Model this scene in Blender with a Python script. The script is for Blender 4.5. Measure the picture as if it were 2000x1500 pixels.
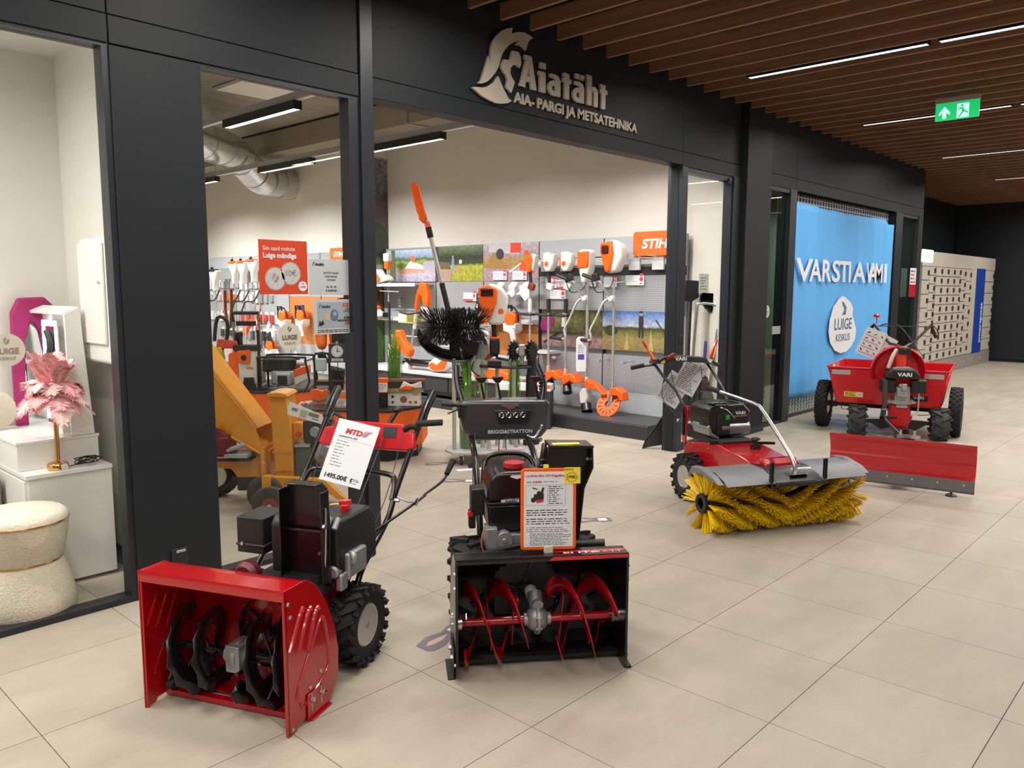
import bpy, bmesh, math, random
from math import sin, cos, pi, radians, sqrt, atan2
from mathutils import Vector, Matrix
random.seed(7)
sc = bpy.context.scene
for o in list(bpy.data.objects): bpy.data.objects.remove(o)
C = sc.collection
# ---------------- camera
cd = bpy.data.cameras.new('camera'); cam = bpy.data.objects.new('camera', cd); C.objects.link(cam)
yaw, pitch, roll = 0.82050, 0.11900, 0.0017
F = Vector((cos(pitch)*sin(yaw), cos(pitch)*cos(yaw), -sin(pitch)))
R0 = Vector((cos(yaw), -sin(yaw), 0)); U0 = R0.cross(F)
Rr = R0*cos(roll)+U0*sin(roll); Ur = U0*cos(roll)-R0*sin(roll)
cam.matrix_world = Matrix(((Rr.x, Ur.x, -F.x, 0), (Rr.y, Ur.y, -F.y, 0), (Rr.z, Ur.z, -F.z, 1.53635), (0, 0, 0, 1)))
cd.sensor_width = 36; cd.lens = 1557.4*36/2000; cd.clip_start = 0.05; cd.clip_end = 200
sc.camera = cam
# ---------------- world, exposure
w = bpy.data.worlds.new('world'); sc.world = w; w.use_nodes = True
w.node_tree.nodes['Background'].inputs[0].default_value = (0.9, 0.92, 1, 1)
w.node_tree.nodes['Background'].inputs[1].default_value = 0.15
sc.view_settings.view_transform = 'Standard'; sc.view_settings.look = 'None'
sc.view_settings.gamma = 1; sc.view_settings.use_curve_mapping = False
sc.view_settings.exposure = 0.0
HALL_W, SHOP_W, WASH_W, SHOP2_W = 25, 13.5, 56, 60          # watts per lamp segment
def lamp(name, x, y, z, sx, sy, watts, col=(1, .95, .88), spread=170):
    l = bpy.data.lights.new(name, 'AREA'); l.shape = 'RECTANGLE'; l.size = sx; l.size_y = sy
    l.energy = watts; l.color = col; l.spread = radians(spread)
    o = bpy.data.objects.new(name, l); C.objects.link(o); o.location = (x, y, z)
    return o
# ---------------- materials
MATS = {}
def _nt(name):
    m = bpy.data.materials.new(name); m.use_nodes = True
    nt = m.node_tree; b = nt.nodes['Principled BSDF']
    return m, nt, b
def mat(name, col, rough=.5, metal=0, var=.06, scale=12, bump=0, coat=0, emit=0, spec=.5, stretch=None, bscale=None):
    if name in MATS: return MATS[name]
    m, nt, b = _nt(name); N = nt.nodes; L = nt.links
    b.inputs['Roughness'].default_value = rough; b.inputs['Metallic'].default_value = metal
    b.inputs['Specular IOR Level'].default_value = spec
    if coat: b.inputs['Coat Weight'].default_value = coat; b.inputs['Coat Roughness'].default_value = .06
    tc = N.new('ShaderNodeTexCoord'); mp = N.new('ShaderNodeMapping'); L.new(tc.outputs['Object'], mp.inputs[0])
    if stretch: mp.inputs['Scale'].default_value = stretch
    n = N.new('ShaderNodeTexNoise'); n.inputs['Scale'].default_value = scale; n.inputs['Detail'].default_value = 4
    L.new(mp.outputs[0], n.inputs['Vector'])
    r = N.new('ShaderNodeValToRGB'); L.new(n.outputs[0], r.inputs[0])
    r.color_ramp.elements[0].position = .3; r.color_ramp.elements[1].position = .7
    r.color_ramp.elements[0].color = (*[max(0, c*(1-var)) for c in col], 1)
    r.color_ramp.elements[1].color = (*[min(1, c*(1+var)) for c in col], 1)
    L.new(r.outputs[0], b.inputs['Base Color'])
    if bump:
        bn = N.new('ShaderNodeTexNoise'); bn.inputs['Scale'].default_value = bscale or scale*6; L.new(mp.outputs[0], bn.inputs['Vector'])
        bp = N.new('ShaderNodeBump'); bp.inputs['Strength'].default_value = bump; bp.inputs['Distance'].default_value = .004
        L.new(bn.outputs[0], bp.inputs['Height']); L.new(bp.outputs[0], b.inputs['Normal'])
    if emit:
        L.new(r.outputs[0], b.inputs['Emission Color']); b.inputs['Emission Strength'].default_value = emit
    MATS[name] = m; return m
def srgb(h):
    h = h.lstrip('#'); v = [int(h[i:i+2], 16)/255 for i in (0, 2, 4)]
    return tuple(c/12.92 if c <= .04045 else ((c+.055)/1.055)**2.4 for c in v)
def hx(name, h, *a, **k): return mat(name, srgb(h), *a, **k)
def glass(name, tint=(1, 1, 1), refl=1.0):
    m = bpy.data.materials.new(name); m.use_nodes = True; nt = m.node_tree; nt.nodes.clear(); N = nt.nodes; L = nt.links
    o = N.new('ShaderNodeOutputMaterial'); mx = N.new('ShaderNodeMixShader'); t = N.new('ShaderNodeBsdfTransparent'); g = N.new('ShaderNodeBsdfGlossy')
    fr = N.new('ShaderNodeFresnel'); fr.inputs[0].default_value = 1.5; t.inputs[0].default_value = (*tint, 1); g.inputs['Roughness'].default_value = .01
    mu = N.new('ShaderNodeMath'); mu.operation = 'MULTIPLY'; mu.inputs[1].default_value = refl
    ge = N.new('ShaderNodeNewGeometry'); nb = N.new('ShaderNodeMath'); nb.operation = 'SUBTRACT'; nb.inputs[0].default_value = 1; L.new(ge.outputs['Backfacing'], nb.inputs[1]); m2 = N.new('ShaderNodeMath'); m2.operation = 'MULTIPLY'
    L.new(fr.outputs[0], mu.inputs[0]); L.new(mu.outputs[0], m2.inputs[0]); L.new(nb.outputs[0], m2.inputs[1]); L.new(m2.outputs[0], mx.inputs[0]); L.new(t.outputs[0], mx.inputs[1]); L.new(g.outputs[0], mx.inputs[2]); L.new(mx.outputs[0], o.inputs[0])
    MATS[name] = m; return m
def emis(name, col, s):
    if name in MATS: return MATS[name]
    m, nt, b = _nt(name); b.inputs['Base Color'].default_value = (*col, 1)
    b.inputs['Emission Color'].default_value = (*col, 1); b.inputs['Emission Strength'].default_value = s
    MATS[name] = m; return m
GLASS = glass('clear_glass', (.97, .985, .975), 1.0)
GLASSG = glass('greenish_glass', (.62, .70, .62), 1.3)
GLASSV = glass('vase_glass', (.93, .97, .93), 1.6)
DARK = hx('anthracite_panel', '#1e2227', .55, 0, .05, 3, spec=.3)
DARK2 = hx('anthracite_frame', '#262a31', .4, .2, .04, 6)
WHITEW = hx('white_painted_wall', '#e0dcd3', .8, 0, .02, 2, bump=.03)
WHITE = hx('white_lacquer', '#e9e7e3', .35, 0, .015, 5)
PAPER = hx('white_paper', '#dcdee1', .6, 0, .01, 5)
INK = hx('black_ink', '#1a1a1c', .6)
GREYINK = hx('grey_ink', '#77787c', .6)
REDINK = hx('red_ink', '#c01f2a', .6)
RED = hx('red_gloss_paint', '#b00a14', .22, 0, .04, 8, coat=.8)
RED2 = hx('bright_red_paint', '#c8101c', .3, 0, .04, 8, coat=.6)
BLK = hx('black_gloss_metal', '#0a0a0c', .3, .0, .1, 8, coat=.22)
BLKP = hx('black_plastic', '#17181a', .45, 0, .1, 20, bump=.15, bscale=300)
GUN = hx('gunmetal_plastic', '#3a3d42', .3, .1, .06, 10, coat=.5)
RUB = hx('black_rubber', '#1b1b1c', .75, 0, .15, 30, bump=.3, bscale=160)
RUBG = hx('dusty_rubber', '#3c3b3a', .8, 0, .2, 14, bump=.3, bscale=160)
STEEL = hx('bright_steel', '#c9cbce', .28, 1, .05, 20)
ALU = hx('cast_aluminium', '#a9abad', .5, .7, .1, 40, bump=.2, bscale=200)
RIM = hx('light_grey_rim', '#c7c6c0', .35, .3, .05, 10)
ORG = hx('orange_plastic', '#f0600e', .35, 0, .04, 10)
ORGP = hx('orange_panel', '#e8641c', .5, 0, .03, 6)
OFFW = hx('off_white_plastic', '#dcdad4', .4, 0, .03, 10)
YEL = hx('amber_paint', '#d48c04', .35, 0, .06, 4, coat=.4)
GREYB = hx('light_grey_metal', '#9fa3a8', .45, .2, .03, 6)
CHAR = hx('charcoal_metal', '#35373a', .5, .2, .05, 6)
# ---------------- geometry helpers
FINE = set('bolt slot_bolt screw vent_slot auger_spoke print_lines pressed_rib bristles chute_bolt led_lens table_rule star_outline grass_logo bolts rivets recess_plate carrier_rail fins'.split())
class MB:
    def __init__(s): s.b = bmesh.new(); s.mats = []; s.cur = 0
    def use(s, m):
        if m not in s.mats: s.mats.append(m)
        s.cur = s.mats.index(m); return s
    def f(s, vs):
        try: x = s.b.faces.new(vs); x.material_index = s.cur; return x
        except ValueError: return None
    def V(s, p): return s.b.verts.new(p)
    def box(s, x0, x1, y0, y1, z0, z1, M=None):
        P = [(x, y, z) for z in (z0, z1) for x, y in ((x0, y0), (x1, y0), (x1, y1), (x0, y1))]
        v = [s.V(M @ Vector(p) if M else p) for p in P]
        for q in ((3, 2, 1, 0), (4, 5, 6, 7), (0, 1, 5, 4), (1, 2, 6, 5), (2, 3, 7, 6), (3, 0, 4, 7)): s.f([v[i] for i in q])
        return s
    def bc(s, c, d, rot=(0, 0, 0)):
        from mathutils import Euler
        M = Matrix.Translation(c) @ Euler([radians(a) for a in rot]).to_matrix().to_4x4()
        return s.box(-d[0]/2, d[0]/2, -d[1]/2, d[1]/2, -d[2]/2, d[2]/2, M)
    def ring(s, c, ax, r, n=12, up=None, ry=None):
        ax = Vector(ax).normalized(); u = Vector(up) if up else (Vector((0, 0, 1)) if abs(ax.z) < .9 else Vector((1, 0, 0)))
        a = ax.cross(u).normalized(); b = a.cross(ax).normalized(); c = Vector(c); ry = ry or r
        return [s.V(c+a*r*cos(2*pi*i/n)+b*ry*sin(2*pi*i/n)) for i in range(n)]
    def skin(s, rings, cap=True, closed=False):
        k = len(rings)
        for i in range(k if closed else k-1):
            A, B = rings[i], rings[(i+1) % k]; n = len(A)
            for j in range(n): s.f([A[j], A[(j+1) % n], B[(j+1) % n], B[j]])
        if cap and not closed: s.f(rings[0][::-1]); s.f(rings[-1])
        return s
    def cyl(s, p, q, r, r2=None, n=12, cap=True):
        p = Vector(p); q = Vector(q); d = q-p
        return s.skin([s.ring(p, d, r, n), s.ring(q, d, r if r2 is None else r2, n)], cap)
    def tube(s, pts, r, n=8, smooth=0, cap=True):
        P = [Vector(p) for p in pts]
        if smooth:
            Q = []
            for i in range(len(P)-1):
                p0 = P[max(i-1, 0)]; p1 = P[i]; p2 = P[i+1]; p3 = P[min(i+2, len(P)-1)]
                for k in range(smooth):
                    t = k/smooth
                    Q.append(.5*((2*p1)+(-p0+p2)*t+(2*p0-5*p1+4*p2-p3)*t*t+(-p0+3*p1-3*p2+p3)*t**3))
            Q.append(P[-1]); P = Q
        rs = r if isinstance(r, (list, tuple)) else None
        rings = []; up = None
        for i, p in enumerate(P):
            d = (P[min(i+1, len(P)-1)]-P[max(i-1, 0)]).normalized()
            if up is None: up = Vector((0, 0, 1)) if abs(d.z) < .9 else Vector((0, 1, 0))
            a = d.cross(up).normalized(); b = a.cross(d).normalized(); up = b
            rr = rs[min(int(i*len(rs)/len(P)), len(rs)-1)] if rs else r
            rings.append([s.V(p+a*rr*cos(2*pi*j/n)+b*rr*sin(2*pi*j/n)) for j in range(n)])
        return s.skin(rings, cap)
    def lathe(s, prof, c=(0, 0, 0), ax='z', n=24, cap=True):
        R = []
        for r, h in prof:
            rg = []
            for i in range(n):
                a = 2*pi*i/n
                p = {'z': (r*cos(a), r*sin(a), h), 'x': (h, r*cos(a), r*sin(a)), 'y': (r*sin(a), h, r*cos(a))}[ax]
                rg.append(s.V(Vector(p)+Vector(c)))
            R.append(rg)
        return s.skin(R, cap)
    def prism(s, poly, d, ax='y', o=0.0):      # poly in the plane normal to ax, thickness d from o
        def P(u, v, w): return {'y': (u, w, v), 'x': (w, u, v), 'z': (u, v, w)}[ax]
        A = [s.V(P(u, v, o)) for u, v in poly]; B = [s.V(P(u, v, o+d)) for u, v in poly]
        s.f(A[::-1]); s.f(B); n = len(poly)
        for i in range(n): s.f([A[i], A[(i+1) % n], B[(i+1) % n], B[i]])
        return s
    def sheet(s, prof, x0, x1, t=.004, nx=1, hole=None):  # profile (y,z) extruded in x, thickness t outward
        n = len(prof); nrm = []
        for i in range(n):
            a = prof[max(i-1, 0)]; b = prof[min(i+1, n-1)]; dy, dz = b[0]-a[0], b[1]-a[1]; l = sqrt(dy*dy+dz*dz) or 1
            nrm.append((-dz/l*t, dy/l*t))
        for side in (0, 1):
            G = [[s.V((x0+(x1-x0)*j/nx, y+nrm[i][0]*side, z+nrm[i][1]*side)) for i, (y, z) in enumerate(prof)] for j in range(nx+1)]
            for j in range(nx):
                for i in range(n-1):
                    q = [G[j][i], G[j+1][i], G[j+1][i+1], G[j][i+1]]
                    if hole:
                        c = sum((v.co for v in q), Vector())/4
                        if hole(c): continue
                    s.f(q)
            if side == 0: G0 = G
            else:
                for j in range(nx):
                    for i in (0, n-1): s.f([G0[j][i], G0[j+1][i], G[j+1][i], G[j][i]])
                for j in (0, nx):
                    for i in range(n-1): s.f([G0[j][i], G0[j][i+1], G[j][i+1], G[j][i]])
        return s
    def sph(s, c, r, n=12, sz=1, sy=1):
        c = Vector(c); m = n//2
        R = []
        for i in range(1, m):
            a = pi*i/m
            R.append([s.V(c+Vector((r*sin(a)*cos(2*pi*j/n), r*sy*sin(a)*sin(2*pi*j/n), r*sz*cos(a)))) for j in range(n)])
        s.skin(R); return s
    def xf(s, M):
        bmesh.ops.transform(s.b, matrix=M, verts=s.b.verts); return s
    def obj(s, name, m=None, parent=None, smooth=35, bevel=0, seg=2, loc=None, rot=None, solid=0):
        bmesh.ops.recalc_face_normals(s.b, faces=s.b.faces)
        me = bpy.data.meshes.new(name); s.b.to_mesh(me); s.b.free()
        if m: me.materials.append(m)
        for x in s.mats: me.materials.append(x)
        if smooth: me.shade_smooth(); me.set_sharp_from_angle(angle=radians(smooth))
        o = bpy.data.objects.new(name, me); C.objects.link(o)
        if parent: o.parent = parent
        if name in FINE: o['kind'] = 'stuff'
        if loc: o.location = loc
        if rot: o.rotation_euler = [radians(a) for a in rot]
        if solid:
            md = o.modifiers.new('solid', 'SOLIDIFY'); md.thickness = solid; md.offset = 0
        if bevel:
            md = o.modifiers.new('bevel', 'BEVEL'); md.width = bevel; md.segments = seg; md.limit_method = 'ANGLE'; md.angle_limit = radians(40)
        return o
def box(name, m, p, x0, x1, y0, y1, z0, z1, bevel=0, **k):
    return MB().box(x0, x1, y0, y1, z0, z1).obj(name, m, p, bevel=bevel, **k)
def cyl(name, m, p, a, b, r, r2=None, n=16, bevel=0): return MB().cyl(a, b, r, r2, n).obj(name, m, p, bevel=bevel)
def tube(name, m, p, pts, r, n=8, smooth=4): return MB().tube(pts, r, n, smooth).obj(name, m, p, smooth=60)
def tag(o, label, cat, group=None, kind=None):
    if label: o['label'] = label
    if cat: o['category'] = cat
    if group: o['group'] = group
    if kind: o['kind'] = kind
    return o
def thing(name, label, cat, loc=(0, 0, 0), rz=0, group=None):
    o = bpy.data.objects.new(name, None); C.objects.link(o); o.location = loc; o.rotation_euler = (0, 0, radians(rz)); o.empty_display_size = .1
    return tag(o, label, cat, group)
def struct(o): o['kind'] = 'structure'; return o
def stuff(o): o['kind'] = 'stuff'; return o
def kids(o): return [c for c in bpy.data.objects if c.parent == o]
def copy_tree(o, loc, rz=None, label=None, group=None, top=True):
    c = o.copy(); C.objects.link(c)
    for ch in kids(o): d = copy_tree(ch, None, top=False); d.parent = c
    if top:
        c.location = loc
        if rz is not None: c.rotation_euler.z = radians(rz)
        if label: c['label'] = label
        if group: c['group'] = group
    return c
def text(s, size, m, parent, loc, rot=(90, 0, 0), ext=.0006, name='lettering', align='CENTER', shear=0, bold=0, xs=1, sp=1):
    cu = bpy.data.curves.new(name, 'FONT'); cu.body = s; cu.size = size; cu.extrude = ext; cu.align_x = align; cu.shear = shear; cu.offset = bold; cu.space_character = sp; cu.resolution_u = 3
    t = bpy.data.objects.new(name, cu); C.objects.link(t)
    dg = bpy.context.evaluated_depsgraph_get(); me = bpy.data.meshes.new_from_object(t.evaluated_get(dg))
    bpy.data.objects.remove(t); bpy.data.curves.remove(cu)
    me.materials.clear(); me.materials.append(m)
    if xs != 1: me.transform(Matrix.Diagonal((xs, 1, 1, 1)))
    o = bpy.data.objects.new(name, me); C.objects.link(o); o.parent = parent; o.location = loc; o.rotation_euler = [radians(a) for a in rot]
    return o
def lines(rows, x0, x1, z0, z1, m, parent, y=-.001, name='print_lines', jit=.35, h=.45):   # rows of fine print on a vertical face
    b = MB(); dz = (z1-z0)/rows
    for i in range(rows):
        x = x0; z = z1-dz*(i+.5); e = x1-(x1-x0)*jit*random.random()
        while x < e:
            w = dz*random.uniform(.8, 3.2); b.box(x, min(x+w, e), y, y+.0006, z-dz*h/2, z+dz*h/2); x += w+dz*.5
    return b.obj(name, m, parent, smooth=0)
def flatpoly(parent, name, m, poly, y=-.0012, d=.0008):
    return MB().prism(poly, d, 'y', y).obj(name, m, parent, smooth=0)
def circ(cx, cz, r, n=32, rz=None): return [(cx+r*cos(2*pi*i/n), cz+(rz or r)*sin(2*pi*i/n)) for i in range(n)]

ORD = 'first second third fourth fifth sixth seventh eighth ninth tenth eleventh twelfth thirteenth fourteenth'.split()
# ================= STRUCTURE
# floor: grout bed + square porcelain tiles
tile_m = None
def tile_mat():
    m, nt, b = _nt('beige_porcelain_tile'); N = nt.nodes; L = nt.links
    g = N.new('ShaderNodeNewGeometry'); oi = N.new('ShaderNodeObjectInfo')
    n = N.new('ShaderNodeTexNoise'); n.inputs['Scale'].default_value = 1.6; n.inputs['Detail'].default_value = 9; n.inputs['Roughness'].default_value = .62
    mp = N.new('ShaderNodeMapping'); mp.inputs['Scale'].default_value = (1, 2.2, 1); mp.inputs['Rotation'].default_value = (0, 0, .3)
    L.new(g.outputs['Position'], mp.inputs[0]); L.new(mp.outputs[0], n.inputs[0])
    n2 = N.new('ShaderNodeTexNoise'); n2.inputs['Scale'].default_value = 90; L.new(g.outputs['Position'], n2.inputs[0])
    r = N.new('ShaderNodeValToRGB'); L.new(n.outputs[0], r.inputs[0])
    r.color_ramp.elements[0].position = .25; r.color_ramp.elements[0].color = (*srgb('#a3998a'), 1)
    r.color_ramp.elements[1].position = .75; r.color_ramp.elements[1].color = (*srgb('#bcb1a1'), 1)
    mx = N.new('ShaderNodeMixRGB'); mx.blend_type = 'MULTIPLY'; mx.inputs[0].default_value = .12; L.new(r.outputs[0], mx.inputs[1]); L.new(n2.outputs[0], mx.inputs[2])
    hv = N.new('ShaderNodeHueSaturation'); ma = N.new('ShaderNodeMath'); ma.operation = 'MULTIPLY_ADD'; ma.inputs[1].default_value = .06; ma.inputs[2].default_value = .97
    L.new(oi.outputs['Random'], ma.inputs[0]); L.new(ma.outputs[0], hv.inputs['Value']); L.new(mx.outputs[0], hv.inputs['Color']); L.new(hv.outputs[0], b.inputs['Base Color'])
    rr = N.new('ShaderNodeMapRange'); rr.inputs[3].default_value = .38; rr.inputs[4].default_value = .52; L.new(n.outputs[0], rr.inputs[0]); L.new(rr.outputs[0], b.inputs['Roughness'])
    b.inputs['Specular IOR Level'].default_value = .35
    return m
TILE = tile_mat(); GROUT = hx('dark_grout', '#6b6257', .9)
floor = struct(box('floor', GROUT, None, -4, 21, -4.5, 16, -.08, -.006, smooth=0))
GX, GY, TS = 1.98900, .55564, .6
cells = []
for i in range(-10, 32):
    for j in range(-8, 26):
        x0, y0 = GX+i*TS, GY+j*TS; cx, cy = x0+.3, y0+.3
        d = cx*F.x+cy*F.y; s = cx*R0.x+cy*R0.y
        vis = d > .5 and abs(s) < d*.66+.4 and (cy > -3.8 and cx < 19.6)
        v = (-1.536*U0.z)/max(d, .1)
        cells.append((0 if vis and d > 1.5 else 1, d if d > 0 else 99, x0, y0))
cells.sort(); tm = MB().box(0, TS-.003, 0, TS-.003, -.01, 0).obj('tile', TILE, floor, smooth=0); rest = MB(); k = 0
for vis, d, x0, y0 in cells:
    if vis == 0 and k < 300:
        if k == 0: t = tm
        else: t = tm.copy(); C.objects.link(t)
        t.location = (x0+.0015, y0+.0015, 0); k += 1
    else: rest.box(x0+.0015, x0+TS-.0015, y0+.0015, y0+TS-.0015, -.01, 0)
stuff(rest.obj('distant_tiles', TILE, floor, smooth=0))
# hall ceiling: dark void with hanging timber slats
WOOD = mat('brown_slat_timber', srgb('#8a6448'), .6, 0, .22, 5, bump=.1, stretch=(6, .35, 9))
VOID = hx('dark_ceiling_void', '#1a1a1b', .9)
ceil = struct(box('ceiling', VOID, None, -4, 21, -4.5, 5.2, 3.75, 3.85, smooth=0))
SX, SP = 4.350, .2993
s0 = MB().box(-.014, .014, -4.4, 3.88, 3.327, 3.43).obj('slat', WOOD, ceil, smooth=0); s0.location.x = SX-18*SP
s1 = MB().box(-.014, .014, -4.4, 4.95, 3.327, 3.43).obj('slat', WOOD, ceil, smooth=0); s1.location.x = SX+31*SP
for kx in range(-17, 51):
    if kx == 31: continue
    t = (s0 if kx < 31 else s1).copy(); C.objects.link(t); t.location.x = SX+kx*SP
rl = MB()
for y in (3.4, 2.2, 1.0, -.2, -1.4, -2.6): rl.box(-2, 19.4, y-.02, y+.02, 3.43, 3.46)
rl.obj('carrier_rail', VOID, ceil, smooth=0)
# facade
def fac(name, x0, x1, y0, y1, z0, z1, m=DARK, p=None, bevel=.003):
    o = box(name, m, p, x0, x1, y0, y1, z0, z1, bevel=bevel); return o
facade = struct(box('wall_facade', DARK, None, -3.9, 13.6, 3.96, 4.085, 2.66, 3.74, smooth=0))
for a, b_ in ((-3.9, -1.2), (-1.2, 1.514), (1.518, 2.905), (3.005, 6.49), (6.494, 7.58), (8.152, 8.93), (8.934, 12.64), (12.644, 13.6)):
    fac('fascia_panel', a, b_, 3.935, 3.96, 2.775, 3.74, DARK, facade)
    fac('header_beam', a, b_, 3.93, 3.96, 2.655 if a > 2.9 and b_ < 7 else 2.645, 2.771, DARK, facade)
fac('wall_panel', 1.516, 1.946, 3.93, 4.085, 0, 2.64, DARK, facade)
fac('post', 2.912, 3.003, 3.92, 4.085, 0, 3.74, DARK2, facade)
fac('post', 6.49, 6.585, 3.93, 4.085, 0, 2.655, DARK2, facade)
fac('post', 6.486, 6.492, 3.965, 4.05, 0, 2.655, DARK, facade)
fac('post', 7.452, 7.60, 3.92, 3.99, 0, 2.655, DARK2, facade)
struct(box('trim_3', WHITEW, None, 7.44, 7.58, 3.995, 4.36, .0, 2.64, smooth=0))
fac('pillar', 7.60, 8.15, 3.86, 4.085, 0, 3.74, DARK, facade)
fac('skirting', 7.60, 8.16, 3.85, 3.862, 0, .07, DARK2, facade)
fac('post', 8.79, 8.96, 3.93, 4.085, 0, 2.655, DARK2, facade)
fac('post', 12.36, 12.655, 3.93, 4.085, 0, 2.655, DARK2, facade)
fac('post', 13.39, 13.6, 3.93, 4.085, 0, 2.655, DARK, facade)
def window(n, x0, x1, z0, z1, m=GLASS, fl=.0, fr=.0):
    o = struct(bpy.data.objects.new('window_%d' % n, None)); C.objects.link(o); o.location = ((x0+x1)/2, 3.99, 0)
    box('glass_pane', m, o, x0-o.location.x, x1-o.location.x, -.006, .006, z0, z1, smooth=0)
    w = (x1-x0)/2
    box('bottom_rail', DARK2, o, -w, w, -.05, .04, 0, z0)
    box('top_rail', DARK2, o, -w, w, -.05, .04, z1, 2.66)
    if fl: box('side_frame', DARK2, o, -w, -w+fl, -.05, .04, z0, z1)
    if fr: box('side_frame', DARK2, o, w-fr, w, -.05, .04, z0, z1)
    return o
window(1, -1.5, 1.516, .03, 2.63, fr=.03)
window(2, 1.946, 2.912, .03, 2.625, fl=.008, fr=.075)
window(3, 6.585, 7.452, .05, 2.6, fr=.02)
w4 = window(4, 8.15, 8.79, .03, 2.6, GLASSG)
w5 = window(5, 12.655, 13.39, .03, 2.6, GLASSG)
# wall return at the far end of the facade, recess, end wall, opposite wall
struct(box('wall_return', DARK, None, 13.45, 13.6, 4.085, 5.2, 0, 3.75))
struct(box('wall_recess', DARK, None, 13.6, 20, 5.0, 5.15, 0, 3.75))
we = struct(box('wall_end', DARK, None, 19.62, 19.75, -4.5, 5.0, 0, 3.75))
for y0, y1 in ((3.0, 4.98), (1.8, 2.99), (.6, 1.79), (-.6, .59)): box('cladding_panel', DARK, we, 19.6, 19.62, y0, y1, .06, 3.7, bevel=.004)
OPP = hx('opposite_shopfront', '#a39a8e', .7)
struct(box('wall_opposite', OPP, None, -4, 21, -4.5, -4.35, 0, 3.75))
struct(box('wall_near', OPP, None, -4.1, -4, -4.5, 4.0, 0, 3.75))
# hall strip lights between the slats
def louvre_mat(s, name):
    m, nt, b = _nt(name); N = nt.nodes; L = nt.links
    tc = N.new('ShaderNodeTexCoord'); wv = N.new('ShaderNodeTexWave'); wv.bands_direction = 'Y'; wv.inputs['Scale'].default_value = 7; wv.inputs['Distortion'].default_value = 1
    L.new(tc.outputs['Object'], wv.inputs[0]); r = N.new('ShaderNodeMapRange'); r.inputs[3].default_value = s*.55; r.inputs[4].default_value = s; L.new(wv.outputs[1], r.inputs[0])
    b.inputs['Emission Color'].default_value = (1, .96, .9, 1); L.new(r.outputs[0], b.inputs['Emission Strength']); b.inputs['Base Color'].default_value = (.8, .8, .8, 1)
    return m
LOUV = louvre_mat(1.6, 'glowing_louvre')
order = ['nearest the logo', 'behind the exit sign', 'third from the logo', 'fourth from the logo', 'at the hall end']
for li, lx in enumerate((-2.4, .6, 3.6, 6.595, 9.29, 12.28, 15.27, 18.27, -.9, 2.1)):  # last two lines are extra, added out of view to brighten the near floor
    for sg in range(4):
        y1 = 3.35-sg*1.49; y0 = y1-1.42
        if lx in (2.1, 3.6) and sg > 0: continue
        if lx == -.9 and sg == 3: continue
        sec = ('facade end', 'second section', 'third section', 'fourth section')[sg]
        t = thing('strip_light', ('strip light between slats, line %s, %s' % (order[max(0, li-3)], sec)) if 6 < lx else 'strip light above the near floor, line %s, %s' % (('far left', 'above the pouf window', 'above the black blower')[li] if li < 3 else ('added left of the camera', 'added above the red blower')[li-8], sec), 'light', (lx-.04, (y0+y1)/2, 3.322), group='hall ceiling strip lights')
        h = (y1-y0)/2
        MB().box(-.04, .04, -h, h, .012, .06).box(-.04, -.034, -h, h, 0, .012).box(.034, .04, -h, h, 0, .012).box(-.034, .034, -h, -h+.006, 0, .012).box(-.034, .034, h-.006, h, 0, .012).obj('housing', BLKP, t, smooth=0)
        MB().box(-.034, .034, -h+.006, h-.006, .004, .011).obj('diffuser', LOUV, t, smooth=0)
        a = lamp('strip_lamp', 0, 0, -.004, .06, 2*h-.05, HALL_W*(1.5 if lx > 9 else 1.0 if lx == .6 else .5 if lx < 0 else 1.5 if lx in (2.1, 3.6) else 1.06)); a.parent = t
# ================= SHOP SHELL
struct(box('wall_right', WHITEW, None, 7.5, 7.58, 4.085, 15.6, 0, 3.98, smooth=0))
struct(box('wall_back', WHITEW, None, 1.6, 7.5, 15.5, 15.6, 0, 3.98, smooth=0))
struct(box('wall_left', WHITEW, None, 1.74, 1.86, 4.085, 15.5, 0, 3.98, smooth=0))
CONC = mat('concrete_slab', srgb('#8f887c'), .85, 0, .18, 3, bump=.2, stretch=(.5, 4, 1))
cc = struct(box('ceiling.001', CONC, None, 1.6, 7.6, 4.0, 15.6, 4.0, 4.1, smooth=0)); cc.name = 'ceiling_shop'
bm_ = struct(box('trim_1', mat('concrete_beam', srgb('#98907f'), .85, 0, .12, 2, stretch=(1, .6, 3)), None, 6.85, 7.5, 4.085, 15.5, 3.65, 3.97, smooth=0))
box('beam_joint', VOID, bm_, 6.84, 6.86, 4.085, 15.5, 3.97, 4.0, smooth=0)
MB().tube([(6.84, 8.2, 3.99), (6.84, 8.25, 3.7), (6.9, 8.2, 3.64), (7.3, 8.1, 3.64)], .012, 6, 2).obj('conduit', GREYB, bm_)
pn = thing('ceiling_panel', 'white square ceiling access panel in the concrete ceiling', 'panel', (5.38, 9.2, 3.98)); MB().box(-.42, .42, -.42, .42, -.02, .02).obj('panel_face', WHITEW, pn); MB().box(-.45, .45, -.45, .45, 0, .018).obj('panel_frame', GREYB, pn)
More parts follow.
